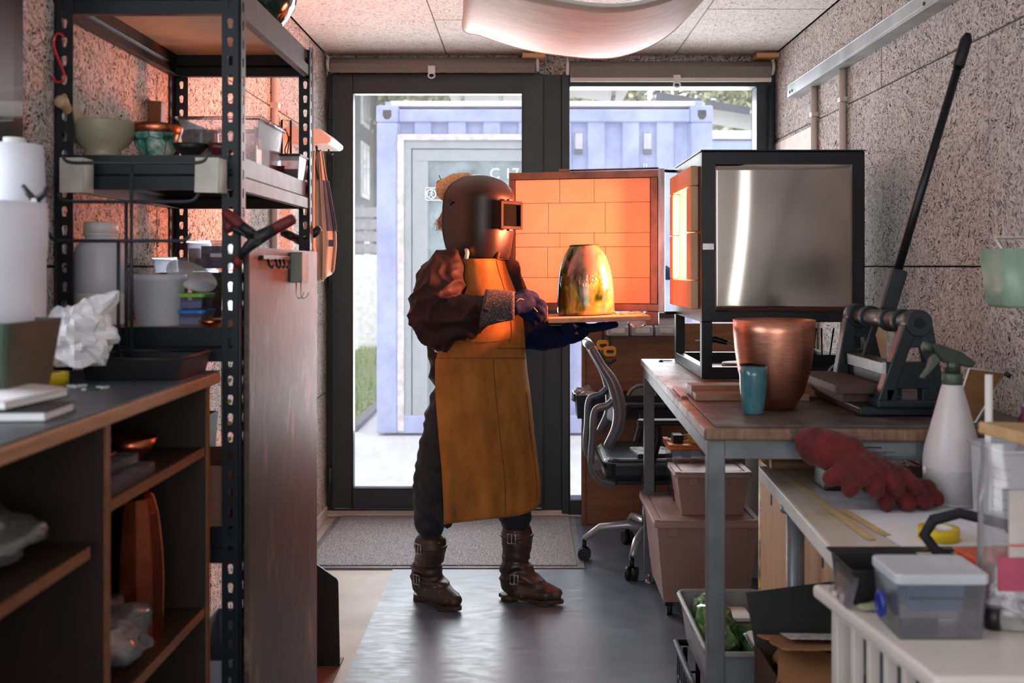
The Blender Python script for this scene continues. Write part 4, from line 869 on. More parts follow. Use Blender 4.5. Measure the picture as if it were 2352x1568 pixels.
# things inside the cabinet
X_ = lambda px, y: (px - CX) * y / F
t_ = thing('card_box', 'white folded card standing on the upper right cabinet shelf', 'card', (-0.80, 1.68, 0.93))
MB().box(-0.82, -0.735, 1.675, 1.678, 0.93, 1.005, rot=(-0.15, 0, 0)).build('card_face', M_PAPER, t_)
MB().box(-0.82, -0.735, 1.685, 1.715, 0.93, 0.933).build('card_base', M_PAPER, t_)
c = (-0.775, 1.96, 0.93)
solo(MB().lathe([(0.022, 0), (0.026, 0.003), (0.042, 0.022), (0.050, 0.044), (0.048, 0.044), (0.038, 0.022), (0.001, 0.005)], c, 36), 'copper_bowl', M_COPPER, 'small copper bowl on the upper right cabinet shelf', 'bowl', c)
solo(MB().lathe([(0.001, 0), (0.050, 0.002), (0.058, 0.006), (0.056, 0.008), (0.001, 0.004)], (-0.80, 1.80, 0.965), 30), 'copper_disc', M_COPPER, 'flat copper dish lying on the clear organiser box', 'dish', (-0.80, 1.80, 0.965))
for k, z in enumerate((0.93, 0.948)):
    t_ = thing('organiser_box', ('lower' if k == 0 else 'upper') + ' clear compartment box on the cabinet shelf', 'box', (-0.76, 1.76, z))
    x1 = -0.69 - 0.03 * k
    openbox(-0.88, x1, 1.63, 1.86, z, z + 0.016, 0.002, 0.0).build('box_wall', M_CLEAR, t_)
    for y in (1.68, 1.73, 1.78, 1.82): MB().box(-0.878, x1 - 0.002, y, y + 0.002, z + 0.002, z + 0.015).build('compartment_wall', M_CLEAR, t_)
    MB().box(-0.87, x1 - 0.01, 1.64, 1.85, z + 0.003, z + 0.007).build('contents', mat('mauve_bits', (120, 104, 118), 0.7, 0, 0.4, 80), t_)
c = (-0.755, 1.93, 0.593)
t_ = thing('copper_vessel', 'tall many-sided copper vessel on the middle right cabinet shelf', 'vessel', c)
q = MB(); prof = [(0.052, 0), (0.052, 0.045), (0.053, 0.11), (0.051, 0.16), (0.047, 0.20), (0.042, 0.24), (0.034, 0.27), (0.020, 0.285)]
q.lathe(prof, c, 11); q.build('facets', mat('dark_copper_sheet', (120, 62, 44), 0.35, 1.0, 0.15, 12), t_, flat=True, solid=0.002)
for k in (1, 3, 6): MB().tube([V(c) + V((r * 1.02 * math.cos(2 * PI * k / 11), r * 1.02 * math.sin(2 * PI * k / 11), z)) for r, z in prof], 0.0018, 6).build('seam', mat('bright_copper', (240, 130, 90), 0.2, 1.0), t_)
c = (-0.845, 1.74, 0.593)
solo(MB().lathe([(0.036, 0), (0.038, 0.01), (0.037, 0.12), (0.035, 0.20), (0.026, 0.222), (0.012, 0.214), (0.001, 0.218)], c, 30), 'wrapped_roll', mat('grey_paper', (150, 146, 144), 0.8, 0, 0.06, 10, 0.4, 20), 'white paper wrapped roll standing in the right compartment', 'roll', c)
solo(MB().box(-0.90, -0.78, 1.86, 1.864, 0.593, 0.80, rot=(0.1, 0, 0.2)), 'dark_sheet', mat('dark_sheet', (28, 30, 34), 0.3, 0.2), 'dark plastic sheet standing between the roll and the copper vessel', 'sheet', (-0.84, 1.86, 0.593))
q = MB().grid(lambda u, v: V((-0.705 - 0.02 * v - 0.006 * math.sin(v * 5), 1.628 + 0.03 * u, 0.218 + 0.53 * v * (1 - 0.1 * u))), 3, 12)
solo(q, 'copper_strip', mat('pink_copper', (206, 120, 96), 0.4, 0.6, 0.08), 'long pinkish copper strip standing against the divider', 'strip', (-0.71, 1.64, 0.218), solid=0.003)
for k, (c, r, sd, lab) in enumerate((((-0.76, 1.80, 0.645), (0.075, 0.09, 0.052), 21, 'clear plastic bag of copper pieces on the middle right shelf'), ((-0.80, 1.43, 0.915), (0.09, 0.09, 0.04), 23, 'dark plastic bag at the right end of the left shelf'), ((-0.86, 1.24, 0.93), (0.10, 0.10, 0.055), 27, 'clear plastic bag at the left end of the left shelf'), ((-0.755, 1.78, 0.245), (0.07, 0.08, 0.03), 29, 'crumpled plastic with copper scraps on the lowest right shelf'))):
    b_ = thing('plastic_bag', lab, 'bag', (c[0], c[1], c[2] - r[2] * 0.9))
    crumple(c, r, sd, 0.4, 26, 8).build('bag_film', M_BAG, b_)
    crumple((c[0], c[1], c[2] - r[2] * 0.25), (r[0] * 0.72, r[1] * 0.72, r[2] * 0.62), sd + 1, 0.3, 16).build('contents', mat('copper_scraps', (120, 74, 62), 0.4, 0.4, 0.4, 40) if k in (0, 3) else mat('dark_contents', (40, 38, 40), 0.6, 0, 0.4, 40), b_, flat=True)
solo(MB().cyl((-0.95, 1.36, 0.568), (-0.70, 1.26, 0.568), 0.024, n=24), 'wooden_dowel', wood('pale_dowel', (150, 104, 66), (184, 136, 92), (0.4, 1, 1), 20), 'round wooden dowel end in the lower left compartment', 'dowel', (-0.82, 1.31, 0.545))
c = (-0.80, 1.12, 0.538)
solo(MB().lathe([(0.03, 0), (0.034, 0.004), (0.07, 0.05), (0.085, 0.115), (0.081, 0.115), (0.066, 0.05), (0.001, 0.008)], c, 36), 'pale_bowl', M_CER, 'pale bowl in the lower left compartment at the picture edge', 'bowl', c)
for k, (x, y) in enumerate(((-0.72, 1.95), (-0.80, 1.93))):
    c = (x, y, 0.218)
    solo(MB().lathe([(0.03, 0), (0.042, 0.02), (0.046, 0.06), (0.043, 0.10), (0.040, 0.10), (0.043, 0.06), (0.001, 0.01)], c, 28), 'dark_glass', mat('dark_glass', (16, 22, 30), 0.1, 0, 0.05, coat=0.6), 'dark blue glass tumbler, ' + ('right' if k == 0 else 'left') + ' one at the bottom of the cabinet', 'tumbler', c)
# ---------------------------------------------------------------- ceiling sling, right wall fittings
def sling():
    near = [(1068, -150), (1080, -60), (1180, -20), (1290, 4), (1400, 17), (1500, 6), (1620, -40), (1760, -170)]
    far = [(1092, -60), (1064, 58), (1105, 80), (1200, 110), (1290, 125), (1370, 132), (1430, 126), (1500, 100), (1560, 56), (1612, -10), (1650, -80)]
    A = catmull([at(x, y, 3.6) for x, y in far], 5); B = catmull([at(x * 0.985 + 14, y - 4, 2.75) for x, y in near], 7)
    def samp(P, u):
        k = u * (len(P) - 1); i = min(int(k), len(P) - 2); return P[i].lerp(P[i + 1], k - i)
    t_ = thing('ceiling_sling', 'pale curved plywood or cloth sling hanging under the ceiling', 'sling', (0.25, 3.2, 2.4))
    def f(u, v):
        p = samp(A, u).lerp(samp(B, u), v); p.z -= 0.03 * math.sin(v * PI); return p
    def m():
        t = NT('birch_veneer_cloth'); n = t.noise(t.coords((1, 6, 6), rot=(0, 0, 0.5)), 5, 5, 0.6, 1.0)
        t.set(Base_Color=t.ramp(n, [(0.3, (196, 178, 160)), (0.7, (224, 212, 198))]), Roughness=0.55)
        t.b.inputs['Subsurface Weight'].default_value = 0.2; t.b.inputs['Subsurface Radius'].default_value = (0.02, 0.01, 0.01); t.bump(n, 0.2); return t.m
    MB().grid(f, 50, 14).build('sling_sheet', m(), t_, solid=0.006)
    MB().tube([f(u / 50, 0) for u in range(51)], 0.006, 8).build('edge_hem', M_PVC, t_)
    MB().tube([f(u / 50, 1) for u in range(51)], 0.006, 8).build('edge_hem', M_PVC, t_)
    for u, v in ((0.02, 0.1), (0.02, 0.9), (0.97, 0.1), (0.97, 0.9)):
        p = f(u, v); MB().tube([p, V((p.x, p.y, ZC))], 0.0015, 6).build('hanging_cord', M_WHITE, t_)
sling()
rl = thing('wall_rail', 'long galvanised steel rail running along the top of the right wall', 'rail', (1.28, 3.0, 2.14))
MB().box(1.25, 1.309, -1.4, 4.75, 2.113, 2.116).box(1.25, 1.253, -1.4, 4.75, 2.113, 2.170).box(1.25, 1.309, -1.4, 4.75, 2.167, 2.170).box(1.306, 1.309, -1.4, 4.75, 2.116, 2.167).build('rail_profile', mat('galvanised', (168, 172, 174), 0.42, 0.7, 0.12, 5), rl, bevel=0.001)
for y in (4.70, 4.66, 3.12, 3.05, 2.98): MB().cyl((1.247, y, 2.142 + (0.012 if int(y * 100) % 2 else -0.01)), (1.2505, y, 2.142 + (0.012 if int(y * 100) % 2 else -0.01)), 0.006, n=12).build('rail_hole', M_BLKM, rl)
for y, k in ((4.46, 0), (4.06, 1)):
    t_ = thing('wall_conduit', ('white conduit pipe on the right wall, the one nearer the window' if k == 0 else 'white conduit pipe on the right wall, the one nearer the lever'), 'pipe', (XR - 0.015, y, 0))
    MB().cyl((XR - 0.015, y, 0.0), (XR - 0.015, y, 2.112), 0.0145, n=18).build('pipe', M_PVC, t_)
    MB().box(XR - 0.032, XR - 0.0, y - 0.02, y + 0.02, 1.98, 2.0).build('pipe_clip', M_PVC, t_, bevel=0.003)
solo(MB().box(XR - 0.010, XR - 0.0005, 4.49, 5.235, 0.95, 1.945), 'wall_panel', mat('cream_panel', (206, 190, 178), 0.6), 'smooth cream panel on the right wall beside the window', 'panel', (XR - 0.005, 4.85, 0.95))

# ---------------------------------------------------------------- workbench
BL, BW, TH = 1.80, 0.80, -0.033
M_STEEL = mat('bench_grey_steel', (104, 108, 112), 0.5, 0.25, 0.12, 10, 0.05)
def bench_top():
    t = NT('worn_bench_top'); a = t.noise(t.coords((7, 1, 1)), 9, 6, 0.7, 0.3); b = t.noise(t.coords(), 6, 6, 0.75)
    c = t.ramp(a, [(0.3, (96, 66, 50)), (0.6, (132, 100, 82)), (0.8, (164, 142, 128))])
    c = t.mix(t.math('MULTIPLY', t.math('SUBTRACT', b, 0.53, True), 7, True), c, (60, 58, 60))
    t.set(Base_Color=c, Roughness=t.ramp(b, [(0.3, 0.32), (0.7, 0.6)])); t.bump(a, 0.25); return t.m
wbn = thing('workbench', 'heavy workbench with a worn wooden top and grey steel legs', 'workbench', (0.425, 2.36, 0), rz=TH)
WBM = WM[wbn.name]
MB().box(0, BW, 0, BL, 0.898, 0.926).build('bench_top', bench_top(), wbn, local=True, bevel=0.005)
for a in ((0.012, BW - 0.01, 0.015, 0.055), (0.012, BW - 0.01, BL - 0.055, BL - 0.015)): MB().box(a[0], a[1], a[2], a[3], 0.852, 0.898).build('apron_rail', M_STEEL, wbn, local=True, bevel=0.002)
for x in (0.012, BW - 0.05): MB().box(x, x + 0.04, 0.055, BL - 0.055, 0.852, 0.898).build('apron_rail', M_STEEL, wbn, local=True, bevel=0.002)
for x, y in ((0.010, 0.012), (BW - 0.05, 0.012), (0.010, BL - 0.055), (BW - 0.05, BL - 0.055)):
    l_ = MB().box(x, x + 0.042, y, y + 0.042, 0.045, 0.897).build('leg', M_STEEL, wbn, local=True, bevel=0.003)
    MB().cyl((x + 0.021, y + 0.021, 0.012), (x + 0.021, y + 0.021, 0.05), 0.008, n=12).lathe([(0.022, 0.004), (0.022, 0.010), (0.010, 0.016)], (x + 0.021, y + 0.021, 0), 18).build('levelling_foot', M_ALU, l_, local=True)
def on_bench(x, y, z=0.926): return WBM @ V((x, y, z))
MB().box(0.33, 0.50, 0.0135, 0.0148, 0.862, 0.892).build('maker_plate', mat('pale_plate', (120, 124, 128), 0.5), wbn, local=True)
text('plate_lettering', 'J.A.S.', M_BLACK, wbn, on_bench(0.335, 0.0125, 0.876), 0.020, rot=(PI / 2, 0, TH), label='dark lettering')
for z, x1 in ((0.880, 0.42), (0.870, 0.45), (0.866, 0.43)): MB().box(0.375 if z == 0.880 else 0.35, x1, 0.0128, 0.0134, z, z + 0.0015 + 0.002 * (z == 0.880)).build('plate_line', M_BLACK, wbn, local=True)
solo(MB().box(0.455, 1.23, 2.385, 3.10, 0.9262, 0.9325, rot=(0, 0, TH), piv=(0.455, 2.4, 0.93)), 'rubber_mat', mat('rubber_mat_dark', (52, 48, 46), 0.5, 0, 0.25, 8, 0.2, 40, col2=(84, 78, 74)), 'dark rubber mat spread over the near half of the workbench', 'mat', (0.85, 2.7, 0.926), bevel=0.001)
ZM = 0.9326
M_PLANK = wood('oiled_plank', (120, 82, 60), (160, 116, 88), (0.25, 2, 2), 16)
solo(MB().box(0.482, 0.80, 2.80, 2.865, ZM, ZM + 0.020, rot=(0, 0, -0.02)), 'wood_plank', M_PLANK, 'short wooden plank on the bench, in front of the other one', 'plank', (0.64, 2.83, ZM), bevel=0.002)
solo(MB().box(0.482, 0.86, 2.885, 2.96, ZM, ZM + 0.034, rot=(0, 0, 0.02)), 'wood_plank', M_PLANK, 'thicker wooden plank just behind the short one on the bench', 'plank', (0.64, 2.92, ZM), bevel=0.002)
solo(MB().box(0.462, 0.476, 2.90, 3.14, 0.9262, 0.934, rot=(0, 0, -0.035)), 'copper_offcut', mat('reddish_offcut', (150, 80, 56), 0.5, 0.2), 'thin reddish offcut strip lying along the left bench edge', 'strip', (0.47, 3.0, 0.926))
solo(MB().box(0.905, 0.99, 2.86, 2.95, ZM, ZM + 0.02, rot=(0, 0, 0.5)), 'wood_offcut', mat('pale_offcut', (176, 130, 110), 0.7), 'small pale wood offcut behind the copper pot', 'offcut', (0.95, 2.9, ZM), bevel=0.002)
t_ = thing('small_screw', 'small metal clip lying on the far left corner of the bench', 'clip', at(1522, 826, 4.06))
p_ = at(1518, 826, 4.02); p_.z = 0.9265
MB().tube([p_ + V((0, 0, .004)), p_ + V((0.045, 0.0, 0.004))], 0.002, 6).lathe([(0.010, 0), (0.003, 0.008)], p_, 8).build('clip_body', M_BLKM, t_)

# copper pot and blue vase
c = (0.664, 2.655, ZM)
solo(MB().lathe([(0.001, 0.0), (0.046, 0.0), (0.054, 0.004), (0.078, 0.045), (0.094, 0.10), (0.103, 0.16), (0.1065, 0.205), (0.1075, 0.236), (0.1055, 0.2365), (0.1045, 0.205), (0.101, 0.16), (0.092, 0.10), (0.076, 0.046), (0.052, 0.006), (0.001, 0.003)], c, 72), 'copper_pot', M_COPB, 'large brushed copper pot standing on the dark mat', 'pot', c)
def turq():
    t = NT('turquoise_enamel'); a = t.noise(t.coords(), 12, 5, 0.7); b = t.noise(t.coords((1, 1, 4)), 46, 4, 0.75)
    c = t.ramp(a, [(0.3, (48, 96, 108)), (0.7, (84, 130, 138))]); c = t.mix(t.math('MULTIPLY', t.math('SUBTRACT', b, 0.62, True), 5, True), c, (30, 76, 84))
    t.set(Base_Color=c, Roughness=0.17); t.b.inputs['Coat Weight'].default_value = 0.5; t.bump(b, 0.15); return t.m
c = (0.586, 2.555, ZM)
v_ = thing('blue_vase', 'small turquoise enamel beaker in front of the copper pot', 'vase', c)
MB().lathe([(0.001, 0), (0.021, 0), (0.025, 0.003), (0.030, 0.03), (0.034, 0.065), (0.035, 0.10), (0.0345, 0.1255), (0.033, 0.1255), (0.0335, 0.10), (0.032, 0.06), (0.001, 0.006)], c, 44).build('vase_wall', turq(), v_)
MB().lathe([(0.0352, 0.1245), (0.0355, 0.127), (0.0325, 0.127), (0.0328, 0.1245)], c, 44).build('copper_rim', mat('dark_copper', (74, 44, 34), 0.4, 0.8), v_)

# ---------------------------------------------------------------- kiln
KX0, KX1, KY0, KY1 = 0.606, 1.164, 3.41, 4.03
M_KBLK = mat('kiln_black_steel', (27, 31, 36), 0.38, 0.3, 0.12, 6)
def stainless():
    t = NT('brushed_stainless'); n = t.noise(t.coords((0.25, 1, 40)), 16, 3, 0.5); big = t.noise(t.coords(), 4, 3)
    t.set(Base_Color=t.ramp(big, [(0.3, (170, 164, 158)), (0.7, (190, 184, 178))]), Metallic=1.0, Roughness=0.17)
    pass; return t.m
M_FB = mat('fire_brick', (222, 180, 146), 0.9, 0, 0.05, 6, 0.25, 120)
kl = thing('kiln', 'black front-loading kiln with stainless side panel and glowing orange chamber', 'kiln', ((KX0 + KX1) / 2, (KY0 + KY1) / 2, 0.926))
Z0, Z1 = 1.12, 1.704
# body built as shell so that the chamber is hollow
OY0, OY1, OZ0, OZ1 = 3.565, 3.90, 1.262, 1.592
MB().box(KX0, KX1, KY0, KY0 + 0.022, Z0, Z1).build('near_side', M_KBLK, kl, bevel=0.003)
MB().box(KX0 + 0.022, KX1 - 0.002, KY0 + 0.022, KY1 - 0.001, Z1 - 0.06, Z1 - 0.001).box(KX0 + 0.022, KX1 - 0.002, KY0 + 0.022, KY1 - 0.001, Z0 + 0.001, Z0 + 0.06).box(KX1 - 0.02, KX1 - 0.001, KY0 + 0.022, KY1 - 0.001, Z0 + 0.06, Z1 - 0.06).box(KX0 + 0.022, KX1 - 0.02, KY1 - 0.02, KY1, Z0 + 0.06, Z1 - 0.06).build('body_shell', M_KBLK, kl)
MB().box(KX0, KX0 + 0.02, KY0 + 0.022, OY0 - 0.02, Z0, Z1).box(KX0, KX0 + 0.02, OY1 + 0.02, KY1, Z0, Z1).box(KX0, KX0 + 0.02, OY0 - 0.02, OY1 + 0.02, OZ1 + 0.02, Z1).box(KX0, KX0 + 0.02, OY0 - 0.02, OY1 + 0.02, Z0, OZ0 - 0.02).build('face_plate', M_KBLK, kl)
def buckle(u, v):
    """thin sheet, slightly buckled along its left third"""
    c_ = 0.22 - 0.10 * (1 - v) ** 2; d_ = 0.105 * 0.05 * 0.467 * (math.erf((u - c_) / 0.05) + 1) * 0.886
    return V((0.652 + 0.467 * u, KY0 - 0.0015 - d_, 1.156 + 0.503 * v))
MB().grid(buckle, 60, 24).build('stainless_panel', stainless(), kl, solid=0.002)
MB().box(0.652, 1.119, KY0 - 0.004, KY0, 1.1535, 1.156).box(0.652, 1.119, KY0 - 0.004, KY0, 1.659, 1.6615).build('panel_edge', M_KBLK, kl)
MB().box(KX0 - 0.004, KX1 + 0.0, KY0 - 0.006, KY1 + 0.004, Z1 + 0.001, Z1 + 0.005).build('top_plate', M_KBLK, kl)
MB().box(0.77, 1.03, KY0 + 0.05, KY0 + 0.25, Z1 + 0.005, Z1 + 0.010).build('loose_sheet', M_BLKM, kl)
# chamber, glowing
D = 0.36
q = MB()
x0, x1 = KX0 + 0.0, KX0 + D
q.box(x1, x1 + 0.03, OY0, OY1, OZ0, OZ1).box(x0, x1, OY0 - 0.03, OY0, OZ0, OZ1).box(x0, x1, OY1, OY1 + 0.03, OZ0, OZ1).box(x0, x1, OY0, OY1, OZ1, OZ1 + 0.03).box(x0, x1, OY0, OY1, OZ0 - 0.03, OZ0)
q.build('hot_chamber', emit('glowing_brick', (255, 164, 84), 0.75, (255, 190, 112)), kl)
# brick collar
cx0, cx1 = 0.578, KX0
for y0, y1, z0, z1 in ((3.472, 3.972, OZ1, 1.662), (3.472, 3.972, 1.160, OZ0), (3.472, OY0, OZ0, 1.43), (3.472, OY0, 1.432, OZ1), (OY1, 3.972, OZ0, 1.43), (OY1, 3.972, 1.432, OZ1)):
    MB().box(cx0, cx1, y0 + 0.0008, y1 - 0.0008, z0 + 0.0008, z1 - 0.0008).build('brick', M_FB, kl, bevel=0.004)
# latch plate
l_ = MB().box(0.608, 0.648, KY0 - 0.006, KY0 - 0.001, 1.366, 1.390).build('latch_plate', M_ALU, kl, bevel=0.002)
for x in (0.618, 0.638): MB().cyl((x, KY0 - 0.010, 1.378), (x, KY0 - 0.006, 1.378), 0.0055, n=14).build('screw', M_ALU, l_)
# stand
for x in (KX0, KX1 - 0.036):
    for y in (KY0, KY1 - 0.036): MB().box(x, x + 0.036, y, y + 0.036, 0.9275, Z0).build('leg', M_KBLK, kl, bevel=0.002)
for a in ((KX0 + 0.036, KX1 - 0.036, KY0, KY0 + 0.03), (KX0 + 0.036, KX1 - 0.036, KY1 - 0.03, KY1), (KX0, KX0 + 0.03, KY0 + 0.036, KY1 - 0.036), (KX1 - 0.03, KX1, KY0 + 0.036, KY1 - 0.036)): MB().box(*a, 0.9275, 0.966).build('base_rail', M_KBLK, kl, bevel=0.002)
# hinge rods
for z in (1.694, 1.124): MB().tube([(KX0 + 0.004, 4.02, z), (0.585, 4.02, z), (0.565, 4.0, z)], 0.006, 8).build('hinge_rod', M_BLKM, kl)
# door swung wide open
P0, P1 = V((0.560, 4.03, 0)), V((-0.067, 4.17, 0))
ang = math.atan2(P1.y - P0.y, P1.x - P0.x)
W = (P1 - P0).length
def heat_steel():
    t = NT('heat_tinted_steel'); n = t.noise(t.coords(), 7, 5, 0.6); t.set(Base_Color=t.ramp(n, [(0.3, (112, 74, 58)), (0.5, (140, 104, 88)), (0.7, (98, 84, 78))]), Metallic=0.85, Roughness=0.4); return t.m
M_HS = heat_steel()
DM = Matrix.Translation(P0) @ Matrix.Rotation(ang - PI, 4, 'Z')      # local +X points back to the hinge, local -X to the free edge
def dpt(u, y, z): return DM @ V((-u, y, z))
def dbox(u0, u1, y0, y1, z0, z1):
    q = MB().box(-u1, -u0, y0, y1, z0, z1); q.v = [DM @ p for p in q.v]; return q
zb, zt_ = 1.128, 1.702
dkx = MB(); 
dbox(0.0, W, 0.035, 0.09, zb, zt_).build('door_case', M_HS, kl)
for u0, u1, z0, z1 in ((0, W, zt_ - 0.030, zt_), (0, W, zb, zb + 0.030), (W - 0.026, W, zb + 0.03, zt_ - 0.03), (0.022, 0.052, zb + 0.03, zt_ - 0.03)):
    dbox(u0 + 0.001, u1 - 0.001, 0.0, 0.034, z0 + 0.0005, z1 - 0.0005).build('door_frame', M_HS, kl, bevel=0.0015)
dbox(-0.006, 0.020, -0.004, 0.034, zb - 0.004, zt_ + 0.004).build('door_edge', mat('scuffed_steel', (160, 160, 162), 0.4, 0.7, 0.25, 12, stretch=(3, 3, 0.4)), kl)
U0, U1, B0, B1 = 0.053, W - 0.027, zb + 0.031, zt_ - 0.031
def uu(px): return U0 + (1500 - px) / (1500 - 1184) * (U1 - U0)
def zz(py): return B1 - (py - 408) / (695 - 408) * (B1 - B0)
for (ya, yb_), cuts in (((408, 463), (1371, 1290)), ((463, 533), (1397, 1263)), ((533, 565), (1371, 1290)), ((565, 636), (1397, 1261)), ((636, 695), (1330,))):
    ed = [U0] + [uu(c_) for c_ in cuts] + [U1]
    for a, b in zip(ed, ed[1:]):
        dbox(a + 0.0007, b - 0.0007, 0.004 + random.uniform(0, 0.0012), 0.032, zz(yb_) + 0.0007, zz(ya) - 0.0007).build('brick', M_FB, kl, bevel=0.0015)
MB().tube([dpt(0.02, 0.02, zt_ + 0.008), dpt(0.40, 0.02, zt_ + 0.006)], 0.004, 8).build('tie_rod', M_HS, kl)
dbox(0.385, 0.43, 0.005, 0.035, zt_ + 0.001, zt_ + 0.012).build('tie_clip', M_HS, kl)
dbox(0.02, 0.07, -0.004, 0.05, zb - 0.055, zb - 0.001).build('hinge_bracket', M_HS, kl, bevel=0.003)
q = crumple((0, 0, 0), (0.035, 0.02, 0.035), 5, 0.5, 20); dc = dpt(0.105, 0.0, zb - 0.035); q.v = [p + dc for p in q.v]
solo(q, 'hanging_bag', M_BAG, 'little clear polythene bag hanging below the open kiln door', 'bag', dc)

# clutter under the kiln
for k, (r, z, lab) in enumerate(((0.085, 0.9275, 'round wooden disc, undermost beneath the kiln'), (0.082, 0.945, 'round wooden disc with a hole, topmost beneath the kiln'))):
    c = (0.80, 3.62, z); solo(MB().lathe([(0.03 if k else 0.001, 0), (r, 0), (r + 0.002, 0.008), (r, 0.016), (0.03 if k else 0.001, 0.016)], c, 40), 'wooden_disc', wood('dark_disc_wood', (84, 66, 52), (128, 106, 86), (1, 1, 4), 14), lab, 'disc', c)
t_ = thing('hand_torch', 'black handled gas torch with a thin curved steel pipe under the kiln', 'torch', (0.70, 3.55, 1.0))
MB().tube(catmull([(0.62, 3.62, 1.04), (0.68, 3.6, 1.048), (0.73, 3.57, 1.035), (0.78, 3.53, 1.005), (0.82, 3.5, 0.98)], 6), 0.004, 8).build('pipe', M_ALU, t_)
MB().tube([(0.655, 3.605, 1.046), (0.69, 3.60, 1.047), (0.725, 3.575, 1.037)], [0.010, 0.012, 0.008], 12).build('grip', M_BLACK, t_)
MB().tube([(0.82, 3.5, 0.98), (0.83, 3.5, 0.945), (0.83, 3.5, 0.93)], 0.007, 8).build('stand_foot', M_BLKM, t_)
t_ = thing('tool_tray', 'dark tray of small tools under the kiln frame', 'tray', (1.0, 3.6, 0.9275))
openbox(0.93, 1.10, 3.50, 3.80, 0.9275, 1.0, 0.003, 0.008).build('tray_wall', M_BLACK, t_)
rg = random.Random(9)
for k in range(7): MB().tube([(0.95 + k * 0.02, 3.52, 0.95), (0.96 + k * 0.02 + rg.uniform(-.03, .03), 3.56, 1.09)], 0.003, 6).build('tool_shank', M_BLKM, t_)
for k in range(3):
    a, b = (1.0 + 0.05 * k, 3.22, 0.95), (1.10 + 0.02 * k, 3.36 + 0.01 * k, 1.10)
    solo(MB().tube([a, V(a).lerp(V(b), .5) + V((0, 0, .01)), b], [0.004, 0.005, 0.003], 8), 'long_pliers', M_BLKM, 'long thin dark tongs by the kiln, ' + ('leftmost', 'middle', 'rightmost')[k] + ' of the three', 'tongs', a, group='tongs beside the kiln')
solo(MB().tube(catmull([(0.93, 3.1, 0.945), (0.98, 3.18, 0.99), (1.05, 3.22, 1.0), (1.12, 3.20, 0.95)], 6), 0.004, 8), 'bent_wire', M_ALU, 'bent steel wire lying between the kiln and the lever press', 'wire', (1.0, 3.15, 0.945))
solo(MB().box(1.17, 1.25, 3.44, 3.47, 0.9275, 1.16, rot=(0.1, 0, 0)), 'pale_board', wood('birch_offcut', (190, 156, 116), (214, 184, 146), (4, 4, 0.5)), 'pale wood offcut standing behind the lever press by the wall', 'board', (1.2, 3.45, 0.9275))

# ---------------------------------------------------------------- lever press with long handle
M_CAST = mat('cast_iron_green', (38, 46, 48), 0.38, 0.35, 0.12, 14, 0.12, 60)
M_CASTL = mat('worn_steel', (104, 102, 100), 0.35, 0.8, 0.12, 20)
ZP = ZM
lp = thing('lever_shear', 'dark green cast iron bench lever press with a tall black handle', 'press', (0.96, 2.72, ZP))
YN, YF = 2.50, 2.88
def aframe(y0, y1, cxm, bx0, bx1, zt, nm):
    q = MB(); zc = 1.168
    q.cyl((cxm, y0 - 0.006, zc), (cxm, y1 + 0.006, zc), 0.034, n=32)
    q.bar((bx0 + 0.016, (y0 + y1) / 2, ZP + 0.03), (cxm - 0.020, (y0 + y1) / 2, zc - 0.01), 0.034, y1 - y0, up=(0, 1, 0))
    q.bar((bx1 - 0.016, (y0 + y1) / 2, ZP + 0.03), (cxm + 0.020, (y0 + y1) / 2, zc - 0.01), 0.034, y1 - y0, up=(0, 1, 0))
    f_ = q.build(nm, M_CAST, lp, bevel=0.003)
    MB().box(cxm - 0.033, cxm + 0.033, y0 + 0.004, y1 - 0.004, zc - 0.062, zc - 0.02).box(bx0 + 0.024, bx1 - 0.024, y0 + 0.004, y1 - 0.004, zc - 0.165, zc - 0.098).box(bx0 + 0.024, bx0 + 0.052, y0, y1, ZP + 0.04, zc - 0.165).box(bx1 - 0.062, bx1 - 0.036, y0, y1, ZP + 0.04, zc - 0.165).build('web_plate', M_CAST, f_, bevel=0.002)
    MB().box(bx0 - 0.004, bx1 + 0.004, y0 - 0.014, y1 + 0.014, ZP + 0.024, ZP + 0.044).build('foot_flange', M_CAST, f_, bevel=0.005)
    return f_
aframe(YN, YN + 0.036, 0.988, 0.884, 1.06, 0, 'end_frame')
aframe(YF, YF + 0.036, 0.966, 0.895, 1.05, 0, 'end_frame')
MB().cyl((0.988, YN - 0.009, 1.168), (0.988, YN - 0.005, 1.168), 0.0135, n=24).build('bolt_head', M_BLKM, lp)
MB().cyl((0.986, YN + 0.042, 1.168), (0.968, YF - 0.006, 1.168), 0.024, n=28).build('shaft', M_CASTL, lp)
for y in (2.58, 2.66, 2.80): MB().cyl((0.982 - (y - 2.6) * 0.04, y, 1.168), (0.982 - (y - 2.6) * 0.04, y + 0.022, 1.168), 0.032, n=28).build('collar', M_CAST, lp, bevel=0.002)
for y in (2.60, 2.80): MB().bar((0.985, y, 1.15), (0.955, y, 1.055), 0.018, 0.012, up=(0, 1, 0)).build('link_arm', M_CAST, lp, bevel=0.002)
MB().box(0.925, 0.975, 2.55, 2.87, 1.030, 1.062).build('blade_holder', M_CASTL, lp, bevel=0.002)
MB().box(0.935, 0.965, 2.55, 2.87, ZP + 0.045, 1.030).build('blade', M_CAST, lp, bevel=0.002)
MB().box(0.84, 1.055, 2.50, 2.92, ZP + 0.004, ZP + 0.024).build('base_plate', M_CAST, lp, bevel=0.004)
MB().box(0.80, 0.925, 2.56, 2.92, ZP + 0.05, ZP + 0.072).box(0.83, 0.90, 2.60, 2.88, ZP + 0.024, ZP + 0.05).build('cutting_table', mat('rusty_table', (70, 50, 44), 0.55, 0.2, 0.15), lp, bevel=0.002)
for x, y in ((0.87, 2.52), (1.03, 2.52), (0.87, 2.9), (1.03, 2.9)): MB().cyl((x, y, ZP), (x, y, ZP + 0.006), 0.012, n=14).build('rubber_foot', M_BLACK, lp)
